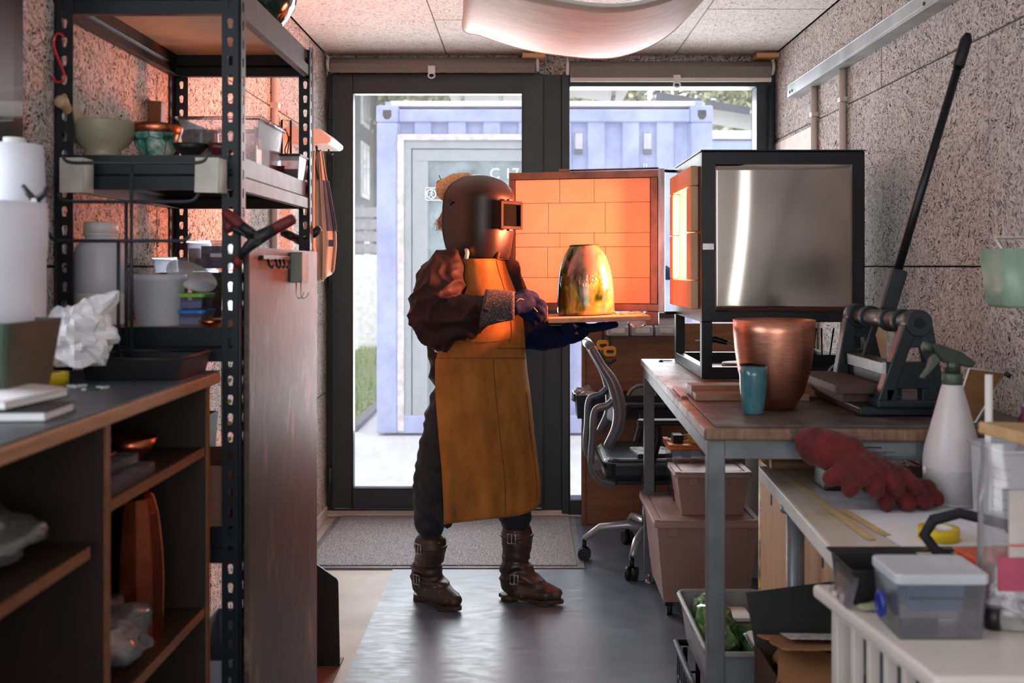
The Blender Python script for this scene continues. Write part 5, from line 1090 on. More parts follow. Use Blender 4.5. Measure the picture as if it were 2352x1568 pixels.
MB().box(0.934, 0.9365, 2.60, 2.63, 0.99, 1.0).build('yellow_label', mat('yellow_label', (200, 180, 60), 0.5, 0, 0.3, 80), lp)
# handle
h0, h1 = at(2042, 712, 2.70), at(2222, 82, 2.70); h0.x = 0.978
dirn = (h1 - h0).normalized()
MB().bar(h0 + dirn * 0.0, h0 + dirn * 0.115, 0.044, 0.040, up=(0, 1, 0)).build('handle_socket', M_CAST, lp, bevel=0.004)
MB().tube([h0 + dirn * 0.09, h0.lerp(h1, 0.5), h1], [0.0125, 0.0115, 0.0115], 14).build('handle_rod', M_BLKM, lp)
MB().tube([h0.lerp(h1, 0.885), h0.lerp(h1, 0.89), h0.lerp(h1, 0.985), h1 + dirn * 0.006], [0.0125, 0.0155, 0.0155, 0.008], 16).build('handle_grip', mat('black_rubber', (14, 14, 18), 0.6), lp)
# ---------------------------------------------------------------- back corner: plywood cupboard front, bins, clamps
M_OAK = wood('warm_walnut_board', (104, 66, 44), (146, 98, 68), (0.3, 1, 2.2), 12, 0.5)
YQ = 5.04
def Q(px, py, Y=YQ): return at(px, py, Y)
tb = thing('tool_board', 'brown wooden tool board standing in front of the right window', 'board', (0.78, YQ + 0.02, 0))
MB().box(Q(1336, 0).x, XR - 0.03, YQ, YQ + 0.03, 0.005, Q(0, 742).z).build('back_board', M_OAK, tb, bevel=0.003)
MB().box(Q(1336, 0).x, Q(1336, 0).x + 0.018, YQ - 0.012, YQ + 0.045, 0.005, Q(0, 742).z).build('edge_board', M_OAK, tb, bevel=0.002)
rg = random.Random(5)
for k, px in enumerate((1418, 1474, 1528)):
    x = Q(px, 0, 4.96).x; z = Q(0, 770, 4.96).z
    t_ = thing('storage_bin', 'light grey picking bin on the tool board, ' + ('leftmost', 'middle', 'rightmost')[k] + ' of the row', 'bin', (x, 4.98, z), group=None)
    MB().prism([(4.93, z), (YQ - 0.003, z), (YQ - 0.003, z + 0.10), (4.985, z + 0.10), (4.955, z + 0.05), (4.925, z + 0.045)], x - 0.052, x + 0.052, 'YZ').build('bin_body', mat('bin_grey', (170, 172, 176), 0.45), t_, bevel=0.004)
    MB().box(x - 0.035, x + 0.035, 4.918, 4.928, z + 0.012, z + 0.036).build('label_holder', mat('bin_light', (196, 198, 202), 0.4), t_, bevel=0.004)
    MB().box(x - 0.045, x + 0.045, 4.965, 5.02, z + 0.09, z + 0.112).build('contents', mat('small_hardware', (60, 56, 54), 0.5, 0.3, 0.5, 80), t_)
M_CLY = mat('clamp_yellow', (216, 142, 26), 0.45)
for k, (px, py) in enumerate(((1385, 786), (1401, 800))):
    p_ = Q(px, py, 4.97 - 0.03 * k)
    t_ = thing('bar_clamp', ('rear' if k == 0 else 'front') + ' yellow and black clamp hanging on the brown tool board', 'clamp', p_)
    MB().box(p_.x - 0.006, p_.x + 0.006, p_.y - 0.004, p_.y + 0.004, p_.z - 0.04, p_.z + 0.14).build('bar', M_BLKM, t_)
    MB().prism(rrect(p_.x - 0.030, p_.x + 0.03, p_.z - 0.04, p_.z + 0.012, 0.016), p_.y - 0.014, p_.y + 0.014).build('body', M_CLY, t_, bevel=0.004)
    MB().prism(rrect(p_.x - 0.018, p_.x + 0.018, p_.z - 0.022, p_.z - 0.006, 0.007), p_.y - 0.017, p_.y + 0.017).build('grip_insert', M_BLACK, t_)
    MB().tube([p_ + V((-0.02, 0, -0.03)), p_ + V((-0.03, 0, -0.06)), p_ + V((0.0, 0, -0.075)), p_ + V((0.03, 0, -0.055))], 0.006, 8).build('trigger', M_BLACK, t_)
    for s in (0.13,): MB().box(p_.x - 0.008, p_.x + 0.03, p_.y - 0.006, YQ - 0.001, p_.z + s, p_.z + s + 0.016).build('fixed_jaw', M_BLACK, t_)
# black tray shelf with rolls
t_ = thing('hanging_trough', 'black plastic trough fixed across the brown tool board', 'trough', (0.55, 4.92, 0.54))
x0, x1 = Q(1322, 0, 4.88).x, Q(1600, 0, 4.88).x; za, zb_ = Q(0, 962, 4.84).z, Q(0, 908, 4.84).z
openbox(x0, x1, 4.84, YQ - 0.014, za, zb_, 0.005, 0.008).build('trough_wall', M_BLACK, t_, bevel=0.003)
MB().box(x0 - 0.012, x0, 4.85, 5.0, zb_ - 0.03, zb_ + 0.006).build('end_lip', M_BLACK, t_)
c = (Q(1350, 0, 4.92).x, 4.93, za + 0.066)
t_ = thing('tape_roll', 'brown tape roll in clear wrapping, in the black trough', 'tape', (c[0], c[1], za + 0.006))
MB().lathe([(0.028, -0.022), (0.058, -0.022), (0.058, 0.022), (0.028, 0.022), (0.028, -0.022)], c, 32, 'Y').build('tape', mat('kraft_tape', (186, 150, 112), 0.5), t_)
MB().lathe([(0.012, -0.024), (0.027, -0.024), (0.027, 0.024), (0.012, 0.024), (0.012, -0.024)], c, 24, 'Y').build('core', M_BLACK, t_)
crumple((c[0] - 0.01, c[1], c[2] + 0.03), (0.06, 0.03, 0.05), 8, 0.4, 18).build('wrapping', M_BAG, t_)
c = (Q(1474, 0, 4.92).x, 4.93, za + 0.085)
t_ = thing('castor_wheel', 'grey castor wheel lying in the black trough', 'wheel', (c[0], c[1], za + 0.006))
MB().lathe([(0.058, -0.014), (0.074, -0.014), (0.077, 0), (0.074, 0.014), (0.058, 0.014), (0.058, -0.014)], c, 36, 'Y').build('tyre', mat('grey_tyre', (120, 122, 124), 0.6), t_)
MB().lathe([(0.001, -0.008), (0.057, -0.008), (0.057, 0.008), (0.001, 0.008)], c, 28, 'Y').build('hub', M_BLKM, t_)
p_ = at(1533, 622, 4.9)
solo(crumple((p_.x, 5.0, Q(0, 742).z + 0.25), (0.05, 0.02, 0.035), 4, 0.3, 18), 'blue_cloth', mat('bright_blue', (40, 116, 190), 0.6), 'small bright blue rag hanging behind the kiln door', 'rag', (p_.x, 5.0, 1.25))
solo(MB().tube([(p_.x, 5.0, 1.27), (p_.x, 5.03, 1.31), (p_.x, YQ + 0.02, 1.33), (p_.x, YQ + 0.035, 1.0)], 0.003, 6), 'wire_hanger', M_BLKM, 'thin wire that carries the blue rag above the tool board', 'wire', (p_.x, 5.03, 1.0))

# ---------------------------------------------------------------- office chair
ch = thing('office_chair', 'black office chair with a grey arched back frame, facing the right wall', 'chair', (0.55, 4.42, 0))
M_FRM = mat('chair_grey_frame', (92, 98, 106), 0.35, 0.1, 0.08, 8, coat=0.3); M_SEAT = mat('black_vinyl', (26, 28, 32), 0.38, 0, 0.08, 20, 0.1, 90)
def A_(px, py, Y): return at(px, py, Y)
def flatprism(pts, y0, y1, n=6):
    P = catmull([V((a, 0, b)) for a, b in pts + [pts[0]]], n)[:-1]
    return MB().prism([(p.x, p.z) for p in P], y0, y1)
def zx(px, py, Y): p = at(px, py, Y); return (p.x, p.z)
# back: two curved side uprights and a hoop, mesh between
up = [(1385, 1008), (1408, 965), (1413, 920), (1399, 868), (1374, 828), (1352, 790)]
for y, nm in ((4.22, 'back_frame'), (4.62, 'back_frame')):
    P = catmull([at(a, b, 4.42) for a, b in up], 6); P = [V((p.x, y, p.z)) for p in P]
    N = len(P); MB().tube(P, [0.017 + 0.012 * math.sin(PI * min(1, k / N * 1.3)) for k in range(N)], 12).build(nm, M_FRM, ch)
P = catmull([at(a, b, 4.42) for a, b in ((1404, 1090), (1368, 1078), (1352, 1045), (1355, 990), (1360, 930), (1386, 918), (1408, 898))], 6)
for y in (4.235, 4.605): MB().tube([V((p.x, y, p.z)) for p in P], 0.016, 10).build('back_brace', M_FRM, ch)
pt = at(1352, 790, 4.42); pb = at(1354, 1050, 4.42)
MB().tube([(pt.x, 4.22, pt.z), (pt.x - 0.008, 4.42, pt.z + 0.008), (pt.x, 4.62, pt.z)], [0.018, 0.021, 0.018], 12).build('head_rail', M_FRM, ch)
MB().tube([(pb.x + 0.02, 4.22, pb.z), (pb.x + 0.02, 4.62, pb.z)], 0.018, 12).build('lower_rail', M_FRM, ch)
def backf(u, v):
    P = catmull([at(a, b, 4.42) for a, b in ((1404, 960), (1410, 910), (1402, 870), (1384, 830), (1362, 795))], 6); p = P[min(int(v * (len(P) - 1)), len(P) - 1)]
    return V((p.x + 0.012 - 0.03 * math.sin(u * PI), 4.23 + 0.38 * u, p.z))
MB().grid(backf, 10, 20).build('back_mesh', mat('mesh_black', (30, 32, 36), 0.7, alpha=0.8), ch, solid=0.003)
s0, s1 = at(1382, 1088, 4.42), at(1560, 1012, 4.42)
q = MB().prism(rrect(0.335, 0.78, 4.19, 4.65, 0.07), 0.405, 0.500, 'XY').build('seat', M_SEAT, ch, bevel=0.028, seg=4)
MB().prism(rrect(0.36, 0.74, 4.22, 4.62, 0.05), 0.385, 0.404, 'XY').build('seat_pan', M_BLACK, ch, bevel=0.005)
MB().tube([V((a, b, 0.482)) for a, b in rrect(0.333, 0.782, 4.188, 4.652, 0.07)], 0.0018, 6, True).build('seat_piping', mat('piping_grey', (120, 124, 130), 0.6), ch)
for y in (4.17, 4.67):
    MB().tube(catmull([(0.50, y, 0.40), (0.53, y, 0.50), (0.555, y, 0.60), (0.545, y, 0.645)], 6), [0.020] * 19, 12).build('arm_post', M_BLACK, ch)
    MB().prism(rrect(0.47, 0.72, y - 0.028, y + 0.028, 0.025), 0.645, 0.672, 'XY').build('armrest', M_BLACK, ch, bevel=0.009)
MB().cyl((0.555, 4.42, 0.20), (0.555, 4.42, 0.385), 0.026, n=20).cyl((0.555, 4.42, 0.12), (0.555, 4.42, 0.25), 0.034, n=20).build('gas_column', M_BLKM, ch)
M_CHR = mat('silver_paint', (186, 186, 188), 0.3, 0.5, 0.04)
hub = V((0.555, 4.42, 0.13))
for k in range(5):
    a = math.radians(176 + 72 * k); d = V((math.cos(a), math.sin(a), 0)); e = hub + d * 0.29
    l_ = MB().tube([hub + V((0, 0, 0.02)), hub + d * 0.10 + V((0, 0, 0.035)), hub + d * 0.22 + V((0, 0, 0.022)), e + V((0, 0, -0.03))], [0.022, 0.019, 0.016, 0.013], 12).build('base_leg', M_CHR, ch)
    n_ = V((-d.y, d.x, 0)); wcl = V((e.x, e.y, 0.033))
    for s in (-0.014, 0.014): MB().cyl(wcl + n_ * (s - 0.009), wcl + n_ * (s + 0.009), 0.029, n=22).build('castor', M_BLACK, l_)
    MB().cyl(V((e.x, e.y, 0.045)), V((e.x, e.y, 0.10)), 0.010, n=12).build('castor_stem', M_BLKM, l_)
t_ = thing('leaflet_stack', 'black and white printed leaflets lying on the office chair seat', 'leaflet', (0.53, 4.3, 0.501))
MB().box(0.47, 0.62, 4.23, 4.40, 0.501, 0.514, rot=(0, 0, 0.1)).build('leaflet_pages', M_BLACK, t_)
MB().box(0.47, 0.62, 4.23, 4.40, 0.5145, 0.516, rot=(0, 0, 0.1)).build('printed_cover', mat('bw_print', (40, 40, 42), 0.5, 0, 0.3, 40, col2=(255, 255, 255)), t_)

# ---------------------------------------------------------------- boxes under the bench
M_PINK = mat('dusty_pink_plastic', (168, 138, 130), 0.5, 0, 0.04, 4); M_PINKL = mat('dusty_pink_lid', (180, 152, 144), 0.45, 0, 0.03, 4)
def storage(name, lab, x0, x1, y0, y1, z0, z1, inset, m, ml, lidh=0.022, wheels=0, ribs=0, ov=0.012, rz=0):
    t_ = thing(name, lab, 'storage box', ((x0 + x1) / 2, (y0 + y1) / 2, z0))
    b_ = openbox(x0, x1, y0, y1, z0, z1 - lidh, 0.004, inset).build('box_wall', m, t_, bevel=0.006, seg=2)
    for k in range(ribs):
        f = (k + 1) / (ribs + 1); z = z0 + (z1 - lidh - z0) * f; i = inset * (1 - f) - 0.0015
        MB().box(x0 + i, x1 - i, y0 + i, y0 + i + 0.002, z - 0.001, z + 0.001).box(x0 + i, x0 + i + 0.002, y0 + i, y1 - i, z - 0.001, z + 0.001).build('rib', m, b_)
    l_ = MB().prism(rrect(x0 - ov, x1 + ov, y0 - ov, y1 + ov, 0.02), z1 - lidh, z1 - 0.006, 'XY').build('lid', ml, t_, bevel=0.005)
    MB().prism(rrect(x0 + 0.02, x1 - 0.02, y0 + 0.02, y1 - 0.02, 0.02), z1 - 0.0065, z1 - 0.001, 'XY').build('raised_panel', ml, l_, bevel=0.003)
    MB().box(x0 - ov + 0.003, x0 + 0.012, y0 - 0.003, y1 + 0.003, z1 - 0.006, z1).box(x1 - 0.012, x1 + ov - 0.003, y0 - 0.003, y1 + 0.003, z1 - 0.006, z1).box(x0 + 0.012, x1 - 0.012, y0 - ov + 0.003, y0 + 0.012, z1 - 0.006, z1).build('lid_rim', ml, l_)
    for x in (x0 + 0.06, x1 - 0.06):
        MB().box(x - 0.018, x + 0.018, y0 - 0.006, y0 + 0.01, z1 - lidh - 0.03, z1 - lidh).build('clip', m, t_, bevel=0.002)
    if wheels:
        for x in (x0 + 0.05, x1 - 0.05):
            for y in (y0 + 0.05, y1 - 0.05): MB().cyl((x - 0.010, y, 0.025), (x + 0.010, y, 0.025), 0.024, n=20).box(x - 0.016, x + 0.016, y - 0.016, y + 0.016, 0.040, z0 + 0.004).build('castor', M_BLACK, t_)
    return t_
storage('large_storage_box', 'large dusty pink lidded storage box on castors under the bench', 0.492, 0.868, 3.70, 4.18, 0.055, 0.37, 0.028, M_PINK, M_PINKL, 0.03, 1, 3)
storage('small_storage_box', 'small dusty pink lidded box standing on the large pink box', 0.575, 0.845, 3.75, 3.94, 0.370, 0.538, 0.02, M_PINK, M_PINKL, 0.022, 0, 1)
t_ = storage('clear_storage_box', 'clear storage box with an orange lid behind the small pink box', 0.585, 0.885, 3.985, 4.17, 0.370, 0.598, 0.012, M_CLEAR, mat('orange_lid', (222, 118, 56), 0.45), 0.02)
MB().box(0.62, 0.85, 4.01, 4.15, 0.375, 0.52).build('contents', mat('peach_things', (206, 150, 130), 0.7, 0, 0.5, 25), t_)
MB().box(0.745, 0.765, 3.980, 3.9815, 0.535, 0.56).build('label', M_PAPER, t_)
# tools on top of the orange lid
p_ = (0.70, 4.08, 0.6)
t_ = thing('hammer', 'wooden handled hammer lying on the orange lid', 'hammer', p_)
MB().cyl((0.63, 4.05, 0.614), (0.80, 4.12, 0.63), 0.011, n=12).build('handle', wood('hammer_handle', (150, 110, 70), (190, 150, 104), (1, 1, 1), 20), t_)
MB().box(0.60, 0.64, 4.02, 4.09, 0.599, 0.63).build('head', M_BLKM, t_, bevel=0.004)
t_ = thing('tape_measure', 'yellow and grey tape measure lying on the orange lid', 'tape measure', (0.69, 4.02, 0.599))
MB().prism(rrect(0.66, 0.72, 0.599, 0.655, 0.022), 4.0, 4.03).build('case', mat('measure_yellow', (216, 190, 50), 0.4), t_, bevel=0.003)
MB().cyl((0.69, 3.996, 0.628), (0.69, 4.0, 0.628), 0.018, n=20).build('disc', M_ALU, t_)
c = (1.04, 4.25, 0)
solo(MB().lathe([(0.001, 0.002), (0.10, 0), (0.11, 0.01), (0.125, 0.50), (0.13, 0.60), (0.126, 0.60), (0.12, 0.50), (0.104, 0.012)], c, 36), 'white_bin', M_WHITE, 'tall white round bin behind the pink storage boxes', 'bin', c)
c = (0.955, 3.30, 0)
solo(MB().lathe([(0.04, 0), (0.045, 0.3), (0.043, 0.74), (0.039, 0.74), (0.04, 0.02), (0.001, 0.01)], (0.80, 3.22, 0), 28), 'painted_tube', mat('blue_gold_print', (30, 90, 130), 0.5, 0, 0.2, 26, col2=(226, 176, 90)), 'blue and gold painted cardboard tube under the bench', 'tube', (0.80, 3.22, 0))
solo(MB().box(0.89, 0.99, 3.18, 3.22, 0, 0.76, rot=(0.0, 0, 0.2)), 'birch_board', wood('birch_board', (206, 170, 126), (226, 194, 152), (1, 1, 0.3), 12), 'narrow pale birch board standing next to the painted tube', 'board', (0.94, 3.2, 0))

# grey tub with green bag on a black crate
M_TUB = mat('grey_tub', (150, 156, 158), 0.4)
t_ = thing('black_crate', 'black slotted folding crate standing on the floor at the bench leg', 'crate', (0.58, 2.7, 0.004))
X0, X1, Y0, Y1, ZT_ = 0.452, 0.705, 2.45, 2.98, 0.195
for x in (X0, X1 - 0.006):
    for k in range(14): MB().box(x, x + 0.006, Y0 + 0.02 + k * 0.037, Y0 + 0.034 + k * 0.037, 0.02, ZT_ - 0.02).build('slat', M_BLACK, t_)
for y in (Y0, Y1 - 0.006):
    for k in range(6): MB().box(X0 + 0.02 + k * 0.038, X0 + 0.034 + k * 0.038, y, y + 0.006, 0.02, ZT_ - 0.02).build('slat', M_BLACK, t_)
MB().box(X0, X1, Y0, Y1, 0.004, 0.012).build('crate_floor', M_BLACK, t_)
MB().tube([(X0, Y0, ZT_ - 0.008), (X1, Y0, ZT_ - 0.008), (X1, Y1, ZT_ - 0.008), (X0, Y1, ZT_ - 0.008)], 0.010, 10, True).build('crate_rim', M_BLACK, t_)
for z in (0.10,): MB().tube([(X0 + .003, Y0 + .003, z), (X1 - .003, Y0 + .003, z), (X1 - .003, Y1 - .003, z), (X0 + .003, Y1 - .003, z)], 0.004, 6, True).build('mid_bar', M_BLACK, t_)
t_ = thing('grey_tub', 'pale grey plastic tub holding a green bag, on top of the black crate', 'tub', (0.61, 2.75, 0.197))
openbox(0.462, 0.70, 2.50, 2.98, 0.198, 0.338, 0.004, 0.02).build('tub_wall', M_TUB, t_, bevel=0.004)
MB().tube([V((a, b, 0.338)) for a, b in rrect(0.458, 0.704, 2.496, 2.984, 0.03)], 0.008, 8, True).build('tub_rim', M_TUB, t_)
M_GBAG = mat('glossy_green_film', (14, 46, 24), 0.16, 0, 0.5, 14, col2=(70, 110, 66), coat=0.6)
solo(crumple((0.53, 2.78, 0.295), (0.055, 0.13, 0.075), 31, 0.4, 30, 9), 'green_bag', M_GBAG, 'crumpled glossy green plastic bag in the grey tub', 'bag', (0.53, 2.78, 0.22), flat=True)
for k, (x, y) in enumerate(((0.612, 2.88), (0.635, 2.66))):
    t_ = thing('wipes_pack', 'green pack of wipes with a white flip lid, ' + ('left' if k == 0 else 'right') + ' one in the grey tub', 'wipes', (x, y, 0.21))
    MB().prism(rrect(x - 0.048, x + 0.048, y - 0.09, y + 0.09, 0.03), 0.222, 0.30 + 0.01 * k, 'XY').build('soft_pack', M_GBAG, t_, bevel=0.02, seg=3)
    MB().prism(rrect(x - 0.035, x + 0.035, y - 0.05, y + 0.05, 0.015), 0.301 + 0.01 * k, 0.312 + 0.01 * k, 'XY').build('flip_lid', M_WHITE, t_, bevel=0.003)

# black cardboard box with torn board inside
t_ = thing('cardboard_box', 'black lined cardboard box with open flaps, full of torn packaging', 'box', (0.66, 2.17, 0.004))
bx0, bx1, by0, by1, bz = 0.515, 0.705, 1.98, 2.235, 0.465
M_BCARD = mat('black_card', (24, 25, 27), 0.7); 
openbox(bx0, bx1, by0, by1, 0.005, bz, 0.005, 0.0).build('box_wall', mat('dark_brown_card', (62, 42, 30), 0.85, 0, 0.1), t_)
MB().add([(bx0, by1, bz), (bx1, by1, bz), (bx1 + 0.02, by1 + 0.04, bz + 0.13), (bx0 - 0.012, by1 + 0.03, bz + 0.105)], [(0, 1, 2, 3)]).build('rear_flap', M_BCARD, t_, solid=0.004)
rg = random.Random(12)
def torn(x0, x1, y0, y1, z, tilt, sd):
    r_ = random.Random(sd); pts = []
    for a, b, n in (((x0, y0), (x1, y0), 9), ((x1, y0), (x1, y1), 6), ((x1, y1), (x0, y1), 8), ((x0, y1), (x0, y0), 6)):
        for k in range(n): f = k / n; pts.append((a[0] + (b[0] - a[0]) * f + r_.uniform(-.008, .008), a[1] + (b[1] - a[1]) * f + r_.uniform(-.008, .008)))
    q = MB().prism(pts, z, z + 0.004, 'XY'); R = rotm(tilt); c_ = V(((x0 + x1) / 2, (y0 + y1) / 2, z)); q.v = [R @ (p - c_) + c_ for p in q.v]; return q
for k, (a, tl, lab) in enumerate((((0.53, 0.695, 2.08, 2.22, 0.497), (-0.16, 0.05, 0.1), 'flat cardboard envelope with printed labels, topmost in the black lined box'), ((0.53, 0.695, 1.99, 2.16, 0.462), (0.15, 0.12, -0.3), 'torn brown cardboard piece, middle of the black lined box'), ((0.53, 0.69, 1.99, 2.10, 0.40), (0.6, 0.1, 0.2), 'torn brown cardboard piece, lowest at the front of the black lined box'))):
    solo(torn(*a, tl, 40 + k), 'torn_cardboard', M_CARD, lab, 'cardboard', ((a[0] + a[1]) / 2, (a[2] + a[3]) / 2, a[4]))
    solo(MB().grid(lambda u, v: V((a[0] + 0.02 + (a[1] - a[0] - 0.04) * u, a[2] + 0.01 + (a[3] - a[2] - 0.02) * v, a[4] - 0.05 + 0.03 * noise.noise(V((u * 5, v * 5, k * 3))) )), 14, 10), 'packing_paper', M_CARD, ('upper', 'middle', 'lower')[k] + ' crumpled brown packing paper in the black lined box', 'paper', ((a[0] + a[1]) / 2, (a[2] + a[3]) / 2, a[4] - .06), solid=0.002)
t_ = thing('shipping_label', 'white printed shipping label on the cardboard envelope', 'label', (0.62, 2.15, 0.51))
MB().box(0.56, 0.68, 2.12, 2.18, 0.5125, 0.5135, rot=(-0.16, 0.05, 0.1)).build('label_sheet', mat('printed_label', (120, 122, 126), 0.6, 0, 0.2, 60, col2=(240, 240, 240), stretch=(1, 4, 1)), t_)
solo(MB().ball((0.75, 1.62, 0.19), (0.14, 0.13, 0.18), 28, 18), 'dark_sack', mat('dark_navy_sack', (30, 32, 40), 0.6, 0, 0.1, 8, 0.3, 20), 'rounded dark navy sack on the floor below the white side table', 'sack', (0.70, 1.72, 0.01))

# ---------------------------------------------------------------- white table with the red gloves
M_TW = mat('white_table_top', (206, 198, 192), 0.35, 0, 0.05, 5, coat=0.1)
T1 = thing('white_table', 'white table with a round grey steel leg, tucked against the workbench', 'table', (0.90, 2.27, 0))
def ttop():
    t = NT('used_white_table'); a = t.noise(t.coords(), 4, 6, 0.7); c = t.ramp(a, [(0.4, (204, 198, 192)), (0.6, (192, 178, 160)), (0.72, (168, 140, 108))])
    t.set(Base_Color=c, Roughness=0.38); return t.m
MB().prism([(0.584, 1.835), (1.24, 1.835), (1.24, 2.70), (0.637, 2.70)], 0.740, 0.77, 'XY').build('table_top', ttop(), T1, bevel=0.004)
MB().prism([(0.581, 1.832), (0.589, 1.832), (0.642, 2.703), (0.634, 2.703)], 0.734, 0.769, 'XY').build('edge_strip', M_WHITE, T1, bevel=0.002)
for x, y in ((0.645, 2.375), (1.19, 2.64), (1.19, 1.90)):
    MB().cyl((x, y, 0.004), (x, y, 0.740), 0.021, n=28).lathe([(0.035, 0.726), (0.035, 0.740), (0.02, 0.740)], (x, y, 0), 24).build('leg', mat('grey_tube', (120, 124, 130), 0.35, 0.3), T1)
t_ = thing('plywood_panel', 'pale birch plywood panel with slot handles standing under the white table', 'panel', (0.735, 2.5, 0))
q = MB(); cells = [(2.14, 2.24), (2.245, 2.30), (2.77, 2.83)]
MB().box(0.715, 0.727, 2.26, 3.02, 0.003, 0.722).build('plywood_sheet', wood('birch_ply', (190, 150, 112), (214, 176, 138), (1, 1, 0.3), 10), t_, bevel=0.001)
for y, z in ((2.39, 0.608), (2.33, 0.63), (2.888, 0.638)):
    MB().prism(rrect(y - 0.006, y + 0.008, z - 0.020, z + 0.020, 0.006), 0.7135, 0.7155, 'YZ').build('slot', M_BLACK, t_)
solo(MB().box(0.79, 0.805, 2.35, 2.92, 0.003, 0.55, rot=(0, -0.05, 0)), 'plywood_panel', wood('birch_ply', 0, 0), 'second birch sheet leaning behind the slotted plywood panel', 'panel', (0.77, 2.6, 0))
for k, (x0, x1, y0, y1, rz, lab) in enumerate(((0.80, 1.10, 2.12, 2.44, 0.05, 'large blank white paper sheet under the glove fingers'), (0.76, 0.92, 2.42, 2.60, -0.1, 'printed white sheet at the back of the white table'), (1.02, 1.22, 2.14, 2.38, -0.15, 'white paper sheet beside the spray bottle'))):
    solo(MB().box(x0, x1, y0, y1, 0.7205 + 0.0006 * k, 0.7209 + 0.0006 * k, rot=(0, 0, rz)), 'paper_sheet', M_PAPER if k != 1 else mat('grey_print', (178, 176, 182), 0.7, 0, 0.1, 20), lab, 'paper', ((x0 + x1) / 2, (y0 + y1) / 2, 0.7205))
for k, (x0, y0, x1, y1, lab) in enumerate(((0.735, 2.80, 0.745, 2.20, 'long strip of masking tape on the left part of the white table'), (0.77, 2.42, 0.79, 2.20, 'short strip of masking tape left of the big paper sheet'), (1.10, 2.40, 1.14, 2.22, 'strip of masking tape right of the big paper sheet'))):
    solo(MB().bar((x0, y0, 0.7228), (x1, y1, 0.7228), 0.018, 0.0006, up=(0, 0, 1)), 'masking_tape', mat('masking_tape', (196, 170, 126), 0.6), lab, 'tape', (x0, y0, 0.7225))
c = (0.895, 2.155, 0.7222)
t_ = thing('tape_roll', 'bright yellow tape roll lying on the white paper sheet', 'tape', c)
MB().lathe([(0.0255, 0), (0.0395, 0), (0.0395, 0.0225), (0.0255, 0.0225), (0.0255, 0)], c, 44).build('tape', M_YEL, t_)
MB().lathe([(0.0240, 0), (0.0256, 0), (0.0256, 0.023), (0.0240, 0.023), (0.0240, 0)], c, 40).build('core', M_WHITE, t_)
solo(MB().box(0.642, 0.88, 2.062, 2.084, 0.7205, 0.7245), 'steel_ruler', mat('dark_steel_rule', (52, 58, 60), 0.35, 0.6), 'dark steel rule along the near edge of the white table', 'ruler', (0.76, 2.07, 0.7205), bevel=0.0005)
MB_ = MB().cyl((0.716, 2.885, 0.7375), (0.86, 2.87, 0.7375), 0.0165, 0.0165, 24)
solo(MB().tube([(0.718, 2.885, 0.738), (0.724, 2.885, 0.738), (0.78, 2.88, 0.738), (0.84, 2.872, 0.738), (0.862, 2.87, 0.738)], [0.013, 0.017, 0.016, 0.0175, 0.012], 24), 'rolling_pin', wood('dark_handle_wood', (104, 76, 48), (140, 106, 70), (0.3, 1, 1), 20), 'brown wooden tool handle lying at the back corner of the white table', 'handle', (0.79, 2.88, 0.7205))
# black hand tool below the gloves
t_ = thing('hand_sander', 'black hand tool with red trim lying under the red gloves', 'tool', (0.84, 2.70, 0.7205))
MB().prism([(0.79, 0.721), (0.845, 0.721), (0.875, 0.775), (0.85, 0.845), (0.825, 0.85), (0.80, 0.79)], 2.62, 2.72).build('tool_body', M_BLACK, t_, bevel=0.006)
MB().prism([(0.795, 0.735), (0.825, 0.735), (0.835, 0.77), (0.815, 0.80), (0.802, 0.78)], 2.612, 2.6195).build('side_cover', mat('tool_grey', (84, 90, 96), 0.35, 0.2), t_, bevel=0.002)
MB().box(0.845, 0.90, 2.64, 2.70, 0.724, 0.75).build('red_trim', M_RED, t_, bevel=0.006)

# red leather gloves, each one continuous shape
M_RLEA = mat('red_suede', (84, 12, 16), 0.85, 0, 0.25, 26, 0.35, 160, sheen=0.08)
def capsule(q, a, b, r0, r1, n=10):
    a, b = V(a), V(b); L = [a.lerp(b, t) for t in (0, 0.33, 0.66, 1)]; d = (b - a).normalized()
    q.tube([a - d * r0 * 0.8] + L + [b + d * r1 * 0.5, b + d * r1 * 0.9], [r0 * 0.5] + [r0 + (r1 - r0) * t for t in (0, .33, .66, 1)] + [r1 * 0.85, r1 * 0.4], n); return q
def glove(lab, cuff, wrist, knuck, tips, thumb, seed, zmin=0.7715, fr=0.0205):
    q = MB(); wrist, knuck, cuff = V(wrist), V(knuck), V(cuff)
    ax = (knuck - wrist).normalized(); side = ax.cross(V((0, 0, 1))).normalized()
    for k in (-1, 0, 1): capsule(q, wrist + side * 0.020 * k, knuck + side * 0.034 * k, 0.032, 0.027, 12)
    capsule(q, wrist, knuck, 0.036, 0.030, 12)
    n = len(tips)
    for k, tp in enumerate(tips):
        b = knuck + side * (0.050 - 0.0335 * k); tp = V(tp); m_ = b.lerp(tp, 0.5) + V((0, 0, 0.012))
        capsule(q, b, m_, fr, fr * 0.98, 12); capsule(q, m_, tp, fr, fr * 0.88, 12)
    capsule(q, wrist.lerp(knuck, 0.4) + side * 0.035, V(thumb), 0.024, 0.019, 12)
    capsule(q, cuff, wrist, 0.046, 0.046, 16); mid = cuff.lerp(wrist, 0.5); capsule(q, mid + side * 0.015, wrist, 0.044, 0.042, 14)
    for p in q.v:
        if p.z < zmin: p.z = zmin
    return solo(q, 'leather_glove', M_RLEA, lab, 'glove', (wrist.x, wrist.y, zmin), remesh=0.005, smooth=3, disp=lambda p: 0.003 * noise.noise(p * 28 + V((seed, 0, 0))) + 0.0018 * noise.noise(p * 75))
A2 = lambda px, py, Y: at(px, py, Y)
